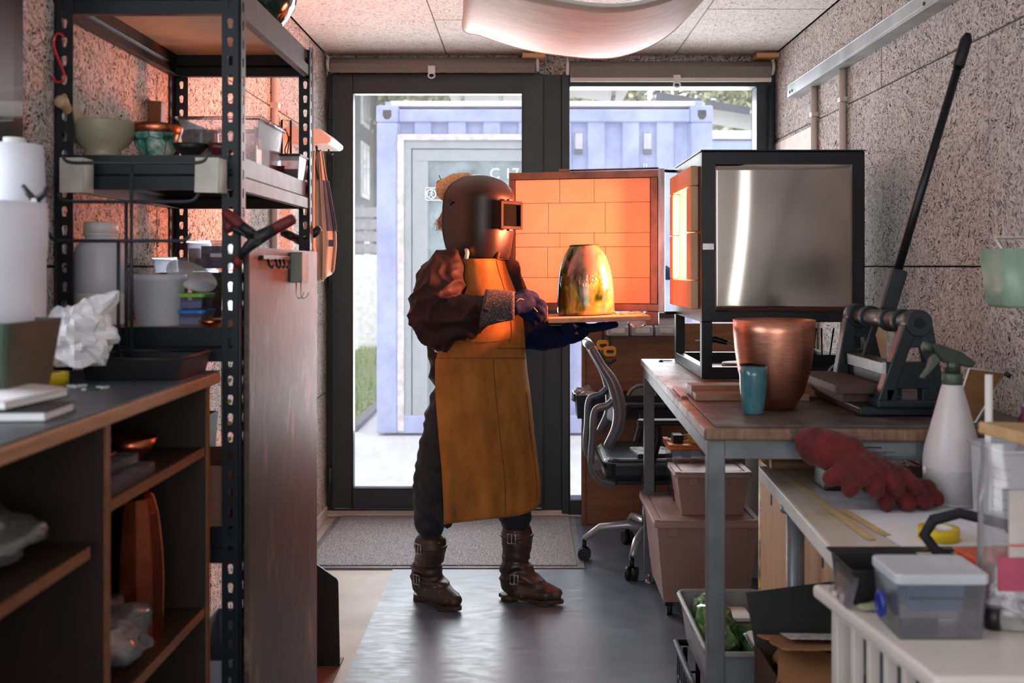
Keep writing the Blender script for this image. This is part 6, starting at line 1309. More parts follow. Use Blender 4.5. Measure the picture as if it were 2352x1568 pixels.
glove('upper red leather work glove, draped over the black hand tool', A2(1868, 1022, 2.29), A2(1946, 1046, 2.24), A2(2008, 1084, 2.20), [A2(1952, 1126, 2.17), A2(2012, 1128, 2.165), A2(2060, 1122, 2.175), A2(2100, 1118, 2.19)], A2(1908, 1100, 2.19), 1.0)
glove('lower red leather work glove, fingers flat on the white paper', A2(1990, 1078, 2.33), A2(2020, 1096, 2.28), A2(2062, 1122, 2.235), [A2(2036, 1160, 2.19), A2(2086, 1160, 2.19), A2(2124, 1154, 2.20), A2(2150, 1146, 2.215)], A2(2140, 1120, 2.26), 5.0)
# spray bottle
c = (1.068, 2.49, 0.7225)
t_ = thing('spray_bottle', 'conical white spray bottle with a dark green trigger head', 'bottle', c)
MB().lathe([(0.001, 0), (0.058, 0), (0.0635, 0.006), (0.0635, 0.10), (0.060, 0.125), (0.040, 0.20), (0.024, 0.262), (0.020, 0.272), (0.001, 0.272)], c, 44).build('bottle_body', mat('cloudy_white', (206, 200, 202), 0.4, 0, 0.03, 6, sss=0.2), t_)
MB().lathe([(0.0637, 0.006), (0.0638, 0.080), (0.0634, 0.081)], c, 44).build('liquid_line', mat('cloudy_liquid', (178, 176, 178), 0.35), t_)
MB().lathe([(0.021, 0.268), (0.0225, 0.270), (0.0225, 0.292), (0.021, 0.294), (0.001, 0.294)], c, 32).build('screw_collar', M_GREEN, t_)
hz = c[2] + 0.294
MB().tube([(c[0], c[1], hz), (c[0] + 0.002, c[1], hz + 0.025), (c[0] + 0.004, c[1], hz + 0.035)], [0.017, 0.016, 0.008], 20).build('neck', mat('dark_green_plastic', (44, 56, 48), 0.35), t_)
MB().prism([(c[0] + 0.040, hz + 0.012), (c[0] - 0.025, hz + 0.026), (c[0] - 0.045, hz + 0.052), (c[0] - 0.050, hz + 0.066), (c[0] - 0.030, hz + 0.066), (c[0] + 0.02, hz + 0.048), (c[0] + 0.052, hz + 0.024)], c[1] - 0.012, c[1] + 0.012).build('trigger_head', mat('dark_green_plastic', 0), t_, bevel=0.004)
MB().cyl((c[0] - 0.049, c[1], hz + 0.058), (c[0] - 0.068, c[1], hz + 0.062), 0.010, n=16).build('nozzle', M_GREEN, t_)
MB().prism([(c[0] - 0.040, hz + 0.045), (c[0] - 0.030, hz + 0.030), (c[0] - 0.048, hz + 0.008), (c[0] - 0.068, hz - 0.012), (c[0] - 0.074, hz - 0.010), (c[0] - 0.058, hz + 0.012), (c[0] - 0.050, hz + 0.036)], c[1] - 0.009, c[1] + 0.009).build('trigger', M_GREEN, t_, bevel=0.002)
# framed board, pole, cloth, patterned bag
t_ = thing('framed_board', 'brown board with a thin white frame, leaning tilted on the bench end', 'board', at(2215, 985, 2.40))
cs = [at(2226, 846, 2.52), at(2308, 857, 2.52), at(2240, 986, 2.405), at(2188, 965, 2.405)]
for p in cs[2:]: p.z = max(p.z, 0.934)
MB().add(cs + [p + V((0.004, 0.012, 0)) for p in cs], [(0, 1, 2, 3), (7, 6, 5, 4), (0, 4, 5, 1), (1, 5, 6, 2), (2, 6, 7, 3), (3, 7, 4, 0)]).build('board_face', mat('brown_hardboard', (112, 78, 46), 0.7, 0, 0.08, 30), t_)
MB().tube(cs, 0.0025, 8, True).build('white_edge', M_WHITE, t_)
MB().cyl(cs[1], cs[1] + V((0.012, -0.006, -0.008)), 0.006, n=12).build('corner_knob', M_BLKM, t_)
p_ = at(2271, 1030, 2.32)
t_ = thing('white_pole', 'slim white upright pole behind the spray bottle', 'pole', (p_.x, 2.32, 0.7205))
MB().cyl((p_.x, 2.32, 0.7205), (p_.x, 2.32, 1.03), 0.008, n=16).build('tube', M_WHITE, t_)
MB().lathe([(0.03, 0), (0.03, 0.004), (0.009, 0.008)], (p_.x, 2.32, 0.7205), 24).build('base_disc', M_WHITE, t_)
solo(crumple((1.135, 2.40, 0.86), (0.035, 0.03, 0.028), 17, 0.4, 22), 'crumpled_cloth', mat('blue_white_cloth', (120, 140, 176), 0.8, 0, 0.2, 30, col2=(220, 222, 226)), 'crumpled blue and white cloth between the bottle and the jug', 'cloth', (1.135, 2.40, 0.83))
def patt():
    t = NT('floral_print'); a = t.noise(t.coords(), 24, 4, 0.7, 1.0); t.set(Base_Color=t.ramp(a, [(0.36, (36, 34, 76)), (0.46, (104, 30, 56)), (0.56, (72, 20, 46)), (0.62, (70, 80, 130)), (0.70, (190, 190, 196))]), Roughness=0.7); return t.m
solo(crumple((1.245, 2.33, 0.86), (0.085, 0.06, 0.145), 41, 0.25, 26), 'patterned_bag', patt(), 'purple and blue patterned fabric bag at the right picture edge', 'bag', (1.22, 2.35, 0.7215))
# measuring jug
c = (1.115, 2.27, 0.7215)
t_ = thing('measuring_jug', 'cloudy square measuring container with dark graduation marks', 'jug', c)
openbox(1.055, 1.20, 2.20, 2.34, 0.7215, 0.885, 0.003, 0.004).build('jug_wall', M_MILK, t_, bevel=0.004)
for k in range(6): MB().box(1.0525, 1.054, 2.205, 2.235, 0.75 + 0.02 * k, 0.7512 + 0.02 * k).box(1.0545, 1.072, 2.1965, 2.1975, 0.75 + 0.02 * k, 0.7512 + 0.02 * k).build('graduation_mark', M_BLACK, t_)
MB().tube([(1.052, 2.197, 0.885), (1.203, 2.197, 0.885), (1.203, 2.343, 0.885), (1.052, 2.343, 0.885)], 0.005, 8, True).build('rim', M_MILK, t_)
solo(MB().ball((1.075, 2.13, 0.7255), (0.026, 0.010, 0.004), 18, 8), 'black_spoon', M_BLACK, 'small dark spoon tip lying in front of the measuring container', 'spoon', (1.075, 2.13, 0.7215))
# green wall pot
t_ = thing('wall_pot', 'pale green plastic pot hanging on the right wall', 'pot', (1.21, 2.38, 1.215))
q = MB(); vs = []; n = 24
for (s_, z, r) in ((0.080, 1.213, 0.03), (0.087, 1.222, 0.035), (0.099, 1.352, 0.03), (0.095, 1.352, 0.028), (0.083, 1.225, 0.03)):
    vs += [V((1.208 + x, 2.38 + y, z)) for x, y in rrect(-s_, s_, -s_ * 0.8, s_ * 0.8, r, 5)]
n = len(vs) // 5
q.add(vs, [tuple(reversed(range(n))), tuple(range(4 * n, 5 * n))] + [(L * n + k, L * n + (k + 1) % n, (L + 1) * n + (k + 1) % n, (L + 1) * n + k) for L in range(4) for k in range(n)], True)
q.build('pot_wall', mat('mint_plastic', (140, 166, 148), 0.42), t_)
MB().tube([(1.15, 2.40, 1.35), (1.15, 2.44, 1.38), (1.309, 2.44, 1.38)], 0.003, 8).tube([(1.26, 2.40, 1.35), (1.26, 2.44, 1.38), (1.309, 2.44, 1.38)], 0.003, 8).build('hanging_bracket', M_WHITE, t_)

# ---------------------------------------------------------------- near white side table and what stands on it
t2 = thing('side_table', 'small white side table with slatted sides at the lower right', 'table', (0.75, 1.6, 0))
MB().prism([(0.526, 1.826), (0.579, 1.408), (0.96, 1.408), (0.96, 1.826)], 0.705, 0.730, 'XY').build('table_top', M_TW, t2, bevel=0.008, seg=3)
for x, y in ((0.555, 1.79), (0.605, 1.435), (0.92, 1.435), (0.92, 1.79)): MB().box(x, x + 0.03, y - 0.015, y + 0.015, 0.004, 0.705).build('leg', M_TW, t2, bevel=0.003)
for k in range(5): MB().box(0.566 + 0.0085 * k, 0.584 + 0.0085 * k, 1.715 - 0.055 * k, 1.733 - 0.055 * k, 0.12, 0.69).build('slat', M_TW, t2, bevel=0.002)
for z in (0.693, 0.12): MB().bar((0.568, 1.79, z), (0.618, 1.435, z), 0.02, 0.022).build('side_rail', M_TW, t2)
t_ = thing('black_box', 'black plastic tray box behind the clear box on the side table', 'box', (0.69, 1.90, 0.681))
openbox(0.612, 0.765, 1.85, 1.965, 0.681, 0.742, 0.003, 0.006).build('box_wall', M_BLACK, t_, bevel=0.003)
solo(MB().box(0.598, 0.605, 1.83, 1.93, 0.681, 0.735, rot=(0, 0.25, 0)), 'clear_sheet', M_CLEAR, 'clear plastic sheet leaning against the black tray box', 'sheet', (0.60, 1.88, 0.681))
solo(crumple((0.65, 1.825, 0.687), (0.035, 0.012, 0.006), 7, 0.4, 16), 'paper_scrap', mat('olive_paper', (150, 150, 120), 0.8, 0, 0.2, 40), 'small olive paper scrap in front of the black tray box', 'paper', (0.65, 1.825, 0.681))
t_ = thing('clip_box', 'small clear plastic box with blue clips on the side table', 'box', (0.70, 1.73, 0.681))
openbox(0.632, 0.772, 1.68, 1.785, 0.681, 0.768, 0.0025, 0.006).build('box_wall', M_CLEAR, t_, bevel=0.002)
MB().prism(rrect(0.628, 0.776, 1.676, 1.789, 0.012), 0.768, 0.784, 'XY').build('lid', M_MILK, t_, bevel=0.003)
MB().box(0.655, 0.745, 1.70, 1.76, 0.742, 0.762).box(0.660, 0.742, 1.70, 1.76, 0.72, 0.738).build('contents', mat('steel_blue_parts', (92, 116, 142), 0.4, 0.2, 0.1), t_)
for x in (0.624, 0.780): MB().tube([V((x, 1.73 + 0.014 * math.cos(k * PI / 6), 0.722 + 0.018 * math.sin(k * PI / 6))) for k in range(12)], 0.0045, 8, True).build('blue_clip', mat('royal_blue', (34, 50, 140), 0.4), t_)
for x, y, r in ((0.806, 1.735, 0.013), (0.812, 1.78, 0.010)): MB().cyl((x, y, 0.681), (x, y, 0.715), r, n=16).build('clip_roll', M_BLACK, t_)
for k, (x, y, lab) in enumerate(((0.845, 1.90, 'small steel clamp behind the clear box, left one'), (0.875, 1.905, 'small steel clamp behind the clear box, right one'))):
    solo(MB().tube([(x, y, 0.684), (x - 0.012, y, 0.72), (x, y, 0.745), (x + 0.012, y, 0.72), (x + 0.004, y, 0.69)], 0.003, 8), 'steel_clamp', M_ALU, lab, 'clamp', (x, y, 0.681))
# red box with black strap
t_ = thing('red_box', 'glossy red box with a black strap, behind the hardware bag', 'box', (0.90, 1.88, 0.681))
MB().box(0.845, 0.96, 1.85, 1.945, 0.681, 0.748, rot=(0, 0, 0.1)).build('box_body', mat('glossy_pink_red', (186, 54, 72), 0.3, 0, 0.06, coat=0.4), t_, bevel=0.006)
MB().box(0.845, 0.96, 1.85, 1.945, 0.7485, 0.757, rot=(0, 0, 0.1)).build('orange_lid', mat('orange_red', (206, 82, 44), 0.4), t_, bevel=0.003)
q = MB().grid(lambda u, v: V((0.862, 2.0, 0.78)) + V((0.060 * math.cos(PI * (0.55 + 0.95 * u)), 0.03 * math.sin(u * PI) - 0.02, 0.040 * math.sin(PI * (0.55 + 0.95 * u)) + 0.0)) + V((0, 0.012 * (v - 0.5), 0.012 * (v - 0.5))), 26, 2)
solo(MB().tube([(0.985, 1.97, 0.752), (0.95, 1.99, 0.790), (0.88, 2.02, 0.803), (0.835, 2.03, 0.788), (0.818, 2.03, 0.760), (0.835, 2.02, 0.734), (0.862, 2.0, 0.724)], [0.009, 0.010, 0.010, 0.011, 0.011, 0.010, 0.008], 8), 'black_strap', mat('webbing_black', (22, 24, 28), 0.8), 'looped black webbing strap at the table edge beside the yellow tape', 'strap', (0.86, 2.02, 0.72))
# bag of hardware
t_ = thing('hardware_bag', 'tall clear bag of small hardware with a printed card, right picture edge', 'bag', (0.90, 1.78, 0.681))
def bagf(u, v):
    a = 2 * PI * u; z = 0.684 + 0.29 * v; k = 1 - 0.15 * v + 0.06 * noise.noise(V((math.cos(a) * 1.5, math.sin(a) * 1.5, v * 4)))
    return V((0.91 + 0.098 * k * max(-1, min(1, 1.25 * math.cos(a))) - 0.008 * v, 1.765 + 0.05 * k * math.sin(a) * (1 - 0.5 * v), z))
MB().grid(bagf, 36, 20, True).build('bag_film', M_BAG, t_)
crumple((0.915, 1.765, 0.725), (0.082, 0.04, 0.042), 51, 0.3, 24).build('contents', mat('purple_grey_bits', (60, 58, 74), 0.4, 0.2, 0.6, 60, col2=(190, 192, 204)), t_, flat=True)
MB().box(0.822, 0.882, 1.722, 1.7235, 0.745, 0.80).build('pink_card', mat('pink_card', (176, 74, 104), 0.6), t_)
MB().box(0.838, 0.91, 1.7195, 1.7205, 0.80, 0.905).build('clear_card', mat('grey_card', (186, 178, 172), 0.6), t_)
MB().box(0.882, 0.935, 1.716, 1.7175, 0.745, 0.815).build('barcode_label', mat('pale_label', (206, 198, 188), 0.6), t_)
for k in range(9): MB().box(0.888 + 0.0048 * k, 0.8895 + 0.0048 * k + (0.001 if k % 3 else 0), 1.7145, 1.7155, 0.75, 0.772).build('bar_stripe', M_BLACK, t_)
text('printed_letters', 'PN', mat('ink_blue_black', (40, 38, 60), 0.6), t_, (0.886, 1.713, 0.823), 0.030, ext=0.0004, label='dark printed letters')
MB().box(0.838, 0.95, 1.7175, 1.7185, 0.8175, 0.8205).build('red_line', mat('thin_red', (196, 80, 70), 0.6), t_)
solo(MB().box(0.845, 1.0, 1.69, 1.83, 0.9765, 0.996, rot=(0, 0.05, 0.15)), 'wood_block', wood('plain_pine', (160, 128, 84), (192, 160, 112), (0.5, 2, 2), 14), 'plain wooden block resting on top of the hardware bag', 'block', (0.92, 1.76, 0.976), bevel=0.003)

# the two tables stand further forward than first placed: item positions are scaled toward the camera and raised, keeping their image positions
def scale_toward_camera(names, k, dz, ylo, yhi, zlo, zhi):
    for o in [o for o in COL.objects if o.parent is None and o.get('category') and o.name.split('.')[0] in names]:
        if ylo < o.location.y < yhi and zlo < o.location.z < zhi: o.location = V((o.location.x * k, o.location.y * k, o.location.z + dz))
scale_toward_camera({'paper_sheet', 'masking_tape', 'tape_roll', 'steel_ruler', 'rolling_pin', 'hand_sander', 'spray_bottle', 'white_pole', 'crumpled_cloth', 'patterned_bag', 'measuring_jug', 'black_spoon', 'black_strap'}, 0.9153, 0.05, 1.95, 3.2, 0.70, 0.90)
scale_toward_camera({'black_box', 'clear_sheet', 'paper_scrap', 'clip_box', 'steel_clamp', 'red_box', 'hardware_bag', 'wood_block'}, 0.9206, 0.05, 1.5, 2.0, 0.66, 1.0)
# ---------------------------------------------------------------- the person
pr = thing('person', 'person in dark jacket, tan leather apron, boots and black welding mask, holding a slab', 'person', (-0.19, 3.83, 0.004))
FV = V((0.72, -0.69, 0)).normalized(); RV = V((-FV.y, FV.x, 0)) * -1; RV = V((FV.y, -FV.x, 0))   # facing, her right side
def pp(px, py, Y): return at(px, py, Y)
def ell(q, c, a, b, h, n=18):
    """ball with half width a along her side, b along her facing, h upward"""
    c = V(c); k = len(q.v); q.ball((0, 0, 0), 1, n, n * 2 // 3)
    for i in range(k, len(q.v)): p = q.v[i]; q.v[i] = c + RV * p.x * a + FV * p.y * b + V((0, 0, p.z * h))
    return q
def limb(q, pts, rs, n=14):
    """tapered chain of overlapping rounded segments"""
    pts = [V(p) for p in pts]
    P = catmull(pts, 5); R = []
    for i in range(len(pts) - 1): R += [rs[i] + (rs[i + 1] - rs[i]) * k / 5 for k in range(5)]
    R.append(rs[-1]); d0 = (P[0] - P[1]).normalized(); d1 = (P[-1] - P[-2]).normalized()
    P = [P[0] + d0 * R[0] * 0.8, P[0] + d0 * R[0] * 0.45] + P + [P[-1] + d1 * R[-1] * 0.45, P[-1] + d1 * R[-1] * 0.8]
    q.tube(P, [R[0] * 0.55, R[0] * 0.88] + R + [R[-1] * 0.88, R[-1] * 0.55], n); return q
rsh, rel, rwr, rhd = pp(1018, 612, 3.70), pp(1012, 742, 3.56), pp(1108, 706, 3.50), pp(1190, 700, 3.52)
lsh, lel, lwr = pp(1150, 620, 3.96), pp(1205, 752, 3.95), pp(1290, 765, 3.82)
hipc = pp(1095, 905, 3.84); rhip, lhip = hipc + RV * 0.09, hipc - RV * 0.09
rkn, rank = pp(1000, 1095, 3.79), pp(984, 1345, 3.88)
lkn, lank = pp(1188, 1105, 3.92), pp(1181, 1345, 3.90)
chest = pp(1078, 690, 3.85); headc = pp(1092, 488, 3.85)
# continuous body under the clothes
q = MB()
ell(q, headc, 0.073, 0.092, 0.112); limb(q, [headc + V((0, 0, -0.06)), pp(1082, 590, 3.86)], [0.052, 0.058])
ell(q, headc + FV * 0.093 + V((0, 0, -0.01)), 0.012, 0.018, 0.022, 10)
for s in (-1, 1): ell(q, headc + RV * 0.074 * s - FV * 0.004 + V((0, 0, -0.004)), 0.009, 0.018, 0.030, 10)
ell(q, chest, 0.165, 0.105, 0.15); ell(q, pp(1088, 790, 3.85), 0.135, 0.10, 0.13); ell(q, hipc, 0.165, 0.12, 0.12)
limb(q, [rsh, rel, rwr, pp(1196, 699, 3.55)], [0.05, 0.043, 0.028, 0.020]); limb(q, [lsh, lel, lwr, pp(1330, 758, 3.77)], [0.05, 0.043, 0.028, 0.020])
limb(q, [rhip, rkn, rank], [0.085, 0.048, 0.020]); limb(q, [lhip, lkn, lank], [0.085, 0.048, 0.020])
for a, d in ((rank, V((0.62, -0.55, 0))), (lank, V((0.9, -0.3, 0)))): limb(q, [V((a.x, a.y, 0.07)), V((a.x, a.y, 0.055)) + d * 0.12], [0.034, 0.030])
body = q.build('body', mat('skin', (196, 148, 124), 0.5, 0, 0.04, 8, sss=0.1), pr, remesh=0.009, smooth=4)
for s in (-1, 1): ell(MB(), headc + FV * 0.080 + RV * 0.031 * s + V((0, 0, 0.010)), 0.012, 0.012, 0.009, 12).build('eye', mat('eye_white', (228, 224, 220), 0.2), body)
ell(MB(), headc + FV * 0.088 + V((0, 0, -0.045)), 0.022, 0.008, 0.007, 12).build('mouth', mat('lips', (168, 92, 88), 0.4), body)
# trousers
def folds(p, amp=0.010):
    a = noise.noise(V((p.x * 9, p.y * 9, p.z * 20))); b = noise.noise(V((p.x * 24 + p.z * 10, p.y * 24, p.z * 26)))
    return amp * (abs(a) * 1.6 - 0.35) + amp * 0.45 * b
q = MB(); ell(q, hipc + V((0, 0, 0.01)), 0.178, 0.135, 0.13)
limb(q, [rhip + V((0, 0, -0.02)), rkn.lerp(rhip, 0.5), rkn, pp(992, 1160, 3.82), pp(988, 1202, 3.83)], [0.115, 0.100, 0.082, 0.070, 0.062], 16)
limb(q, [lhip + V((0, 0, -0.02)), lkn.lerp(lhip, 0.5), lkn, pp(1182, 1165, 3.9), pp(1185, 1192, 3.9)], [0.115, 0.100, 0.080, 0.070, 0.062], 16)
limb(q, [pp(1005, 1150, 3.78), pp(1028, 1205, 3.77)], [0.045, 0.020], 10)
q.build('trousers', mat('navy_black_cloth', (26, 29, 36), 0.75, 0, 0.15, 20, 0.2, 160, sheen=0.05), pr, remesh=0.008, smooth=2, disp=folds)
# jacket with wide sleeves
q = MB(); ell(q, chest + V((0, 0, 0.0)), 0.200, 0.150, 0.175, 22); ell(q, pp(1072, 770, 3.86), 0.178, 0.145, 0.16, 22); ell(q, pp(1076, 845, 3.86), 0.165, 0.135, 0.10, 22)
ell(q, pp(1078, 622, 3.86), 0.165, 0.105, 0.075, 20); limb(q, [pp(1084, 612, 3.86), pp(1088, 584, 3.86)], [0.095, 0.078])
limb(q, [rsh + V((0.012, 0, -0.01)), rsh.lerp(rel, 0.5) + V((-0.02, 0, 0)), rel + V((-0.005, 0.01, 0.0)), rel.lerp(rwr, 0.55) + V((0, 0, -0.012)), rwr + V((-0.01, 0, 0))], [0.078, 0.092, 0.088, 0.070, 0.054], 18)
limb(q, [lsh, lsh.lerp(lel, 0.5), lel, lel.lerp(lwr, 0.3)], [0.072, 0.075, 0.068, 0.058], 16)
def jfold(p):
    d = (p - rel).length; k = 1.0 + 1.4 * max(0, 1 - d / 0.22)
    s = noise.noise(V((p.x * 7 + p.z * 10, p.y * 6, p.z * 9 - p.x * 9)) ); s2 = noise.noise(V((p.x * 17 - p.z * 9, p.y * 10, p.z * 18 + p.x * 12)) + V((4, 4, 4)))
    return 0.012 * k * (1 - 3.0 * min(0.45, abs(s)) ** 0.8) * 0.8 + 0.0042 * k * (1 - 2.6 * abs(s2)) - 0.003
q.build('jacket', mat('dark_brown_canvas', (46, 30, 30), 0.65, 0, 0.1, 20, 0.2, 200, spec=0.2), pr, remesh=0.006, smooth=3, disp=jfold)
q = MB().tube([pp(1086, 583, 3.86) + FV * 0.082 * math.cos(t) + RV * 0.088 * math.sin(t) + V((0, 0, 0.005 * math.cos(2 * t))) for t in [2 * PI * k / 24 for k in range(24)]], 0.016, 10, True)
q.build('collar', mat('dark_brown_canvas', 0), pr)
# leather apron
LE = [(590, 1064), (640, 1066), (700, 1062), (755, 1058), (778, 1046), (800, 1008), (830, 1000), (900, 1000), (1000, 1008), (1080, 1015), (1150, 1019), (1204, 1020)]
RE = [(590, 1156), (620, 1164), (660, 1180), (700, 1196), (755, 1204), (800, 1206), (850, 1210), (900, 1217), (1000, 1227), (1080, 1238), (1110, 1241), (1140, 1241)]
def interp(T, y):
    if y <= T[0][0]: return T[0][1]
    for (a, b), (c, d) in zip(T, T[1:]):
        if y <= c: return b + (d - b) * (y - a) / (c - a)
    return T[-1][1]
def apron(u, v, off=0.0):
    yb = 1204 - 16 * min(1, u / 0.45) - 46 * max(0, (u - 0.45) / 0.55) ** 1.6
    y = 594 + (yb - 594) * v; L, R = interp(LE, min(y, 1204)), interp(RE, y)
    th = math.radians(84 - 140 * u); wv = 1.0 if y > 790 else 0.84 + 0.16 * max(0, (y - 594) / 196)
    sw = 1 + 0.10 * max(0, (y - 830) / 370)
    a, b = 0.215 * wv * sw, 0.178 * wv * sw
    xm = (L + R) / 2; e0 = V((FV.x * b * math.cos(math.radians(84)) + RV.x * a * math.sin(math.radians(84)), 0, 0)).x
    e = FV.x * b * math.cos(th) + RV.x * a * math.sin(th)
    emax = max(FV.x * b * math.cos(math.radians(t)) + RV.x * a * math.sin(math.radians(t)) for t in range(-56, 85, 4))
    px = L + (R - L) * (e - e0) / (emax - e0)
    Y = 3.85 + FV.y * b * math.cos(th) + RV.y * a * math.sin(th)
    hang = max(0, (y - 860) / 340)
    Y -= 0.012 * hang * math.sin(u * 19 + 1.5 * v) + 0.006 * hang * math.sin(u * 41)
    Y -= 0.006 * noise.noise(V((u * 5, v * 12, 0))) + off
    return at(px, y, Y) + V((off * 0.6, 0, 0))
def suede():
    t = NT('tan_suede'); n = t.noise(t.coords(), 260, 4, 0.7); b = t.noise(t.coords((1, 1, 0.5)), 5, 5, 0.7)
    c = t.ramp(b, [(0.3, (128, 80, 26)), (0.5, (172, 112, 40)), (0.7, (204, 140, 58))]); c = t.mix(t.math('MULTIPLY', n, 0.35), c, (110, 66, 24))
    t.set(Base_Color=c, Roughness=0.82); t.b.inputs['Sheen Weight'].default_value = 0.12; t.b.inputs['Sheen Tint'].default_value = lin((255, 190, 110)); t.bump(n, 0.35, 0.001); return t.m
ap = MB().grid(apron, 56, 70).build('leather_apron', suede(), pr, solid=0.0035)
M_ST = mat('apron_stitching', (96, 62, 28), 0.8)
def yv(y, u): 
    yb = 1204 - 16 * min(1, u / 0.45) - 46 * max(0, (u - 0.45) / 0.55) ** 1.6
    return (y - 594) / (yb - 594)
def seam(pts, r=0.0012): MB().tube([apron(u, yv(y, u), 0.003) for u, y in pts], r, 6).build('seam', M_ST, ap)
seam([(k / 30, 822) for k in range(31)]); seam([(0.47, 822 + 360 * k / 30) for k in range(31)]); seam([(0.50 + k / 40, 800) for k in range(19)])
seam([(0.22, 745), (0.22, 785), (0.34, 786), (0.46, 784), (0.58, 780)]); seam([(0.60, 598 + 190 * k / 16) for k in range(17)]); seam([(0.80, 900 + 250 * k / 16) for k in range(17)])
MB().tube([apron(0.02, 0.34, 0.004), pp(996, 806, 3.80), pp(994, 812, 3.9)], [0.010, 0.010, 0.010], 8).build('waist_tie', M_WHITE, ap)
for u0, xx in ((0.05, 1058), (0.62, 1150)):
    e_ = apron(u0, 0.0, 0.002); MB().tube(catmull([e_, e_ + V((0.004, 0.01, 0.025)), V((e_.x - 0.02, 3.86, e_.z + 0.05)), V((e_.x - 0.05, 3.93, e_.z + 0.03))], 5), 0.008, 8).build('neck_strap', M_WHITE if u0 < .1 else M_ST, ap)
# boots
def boot_mat():
    t = NT('brown_boot_leather'); a = t.noise(t.coords(), 10, 5, 0.6); sp = t.n('TexVoronoi'); sp.inputs['Scale'].default_value = 46; t.l(t.coords(), sp.inputs['Vector'])
    c = t.ramp(a, [(0.3, (38, 27, 24)), (0.6, (68, 50, 42)), (0.78, (104, 82, 70))])
    gate = t.math('GREATER_THAN', t.noise(t.coords(loc=(2, 5, 1)), 16, 2), 0.52)
    c = t.mix(t.math('MULTIPLY', t.ramp(sp.outputs['Distance'], [(0.09, 1.0), (0.13, 0.0)]), gate), c, (196, 190, 182))
    t.set(Base_Color=c, Roughness=t.ramp(a, [(0.3, 0.28), (0.7, 0.55)])); t.bump(a, 0.3, 0.004); return t.m
M_BOOT = boot_mat(); M_SOLE = mat('brown_sole', (70, 50, 38), 0.6, 0, 0.15)
def boot(ank, fd, top, lab, knee):
    fd = V(fd).normalized(); sd = V((fd.y, -fd.x, 0)); a = V((ank.x, ank.y, 0)); Z = lambda z: V((0, 0, z))
    b_ = None; q = MB()
    tp = V(top)
    def leg(z): f = max(0, (z - ank.z) / (knee.z - ank.z)); p = ank.lerp(knee, f); return V((p.x, p.y, z))
    tp = leg(tp.z)
    limb(q, [a + Z(0.075) - fd * 0.012, a + Z(0.13) - fd * 0.012, leg(0.19), leg(tp.z - 0.045)], [0.053, 0.052, 0.056, 0.064], 18)
    limb(q, [leg(0.15), a + fd * 0.035 + Z(0.105), a + fd * 0.09 + Z(0.062)], [0.048, 0.045, 0.038], 16)
    limb(q, [a + Z(0.060) - fd * 0.010, a + fd * 0.07 + Z(0.060), a + fd * 0.125 + Z(0.048), a + fd * 0.160 + Z(0.042)], [0.040, 0.042, 0.038, 0.030], 16)
    for s in (-0.014, 0.014): limb(q, [a + sd * s + Z(0.045), a + sd * s * 1.4 + fd * 0.13 + Z(0.042)], [0.030, 0.030], 12)
    for p in q.v: p.z = max(p.z, 0.024)
    def bf(p):
        z = p.z; return 0.004 * math.sin(z * 150 + 3 * noise.noise(p * 12)) * (1 if 0.09 < z < 0.17 else 0.25) + 0.003 * noise.noise(p * 22)
    b_ = q.build('boot', M_BOOT, pr, remesh=0.006, smooth=3, disp=bf)
    out = []
    for k in range(28):
        t = 2 * PI * k / 28; f = math.cos(t); s = math.sin(t); wdt = 0.040 if f > -0.2 else 0.034
        out.append(a + fd * (0.060 + 0.133 * f) + sd * s * 0.93 * wdt * (1 + 0.18 * f - 0.12 * (abs(f) < 0.35)))
    q = MB(); n = 28
    q.add([V((p.x, p.y, 0.013)) for p in out] + [V((p.x, p.y, 0.028)) for p in out], [tuple(reversed(range(n))), tuple(range(n, 2 * n))] + [(k, (k + 1) % n, n + (k + 1) % n, n + k) for k in range(n)])
    q.build('sole', M_SOLE, b_, bevel=0.003)
    he = [p for p in out if (p - a).dot(fd) < 0.005]; c0 = a - fd * 0.04
    MB().cyl(a - fd * 0.028 + Z(0.0045), a - fd * 0.028 + Z(0.030), 0.034, 0.033, 20).build('heel', M_SOLE, b_)
    fr = MB().cyl(a + fd * 0.115 + Z(0.0045), a + fd * 0.115 + Z(0.014), 0.040, n=24); fr.build('front_tread', M_SOLE, b_)
    def strap(z0, f0, tilt, r, nm='strap', c=None):
        c = c if c is not None else a + fd * f0 + Z(z0); pts = [c + fd * (r * 1.05) * math.cos(t) + sd * r * math.sin(t) + Z(tilt * math.cos(t)) for t in [2 * PI * k / 28 for k in range(28)]]
        MB().tube(pts, 0.0065, 8, True).build(nm, M_BOOT, b_)
        bk = c + sd * (r + 0.006); e1, e2 = fd * 0.016, V((0, 0, 0.018))
        MB().tube([bk - e1 - e2, bk + e1 - e2, bk + e1 + e2, bk - e1 + e2], 0.0022, 6, True).bar(bk - e2, bk + e2, 0.002, 0.002).build('buckle', M_ALU, b_)
    strap(0.105, 0.012, -0.020, 0.056); strap(0, 0, 0.0, 0.058, 'strap', leg(tp.z - 0.05))
boot(V((rank.x - 0.008, rank.y + 0.01, 0)), (0.66, -0.62, 0), pp(986, 1222, 3.85), 'right', rkn)
boot(V((lank.x + 0.008, lank.y, 0)), (0.93, -0.30, 0), pp(1188, 1200, 3.9), 'left', lkn)
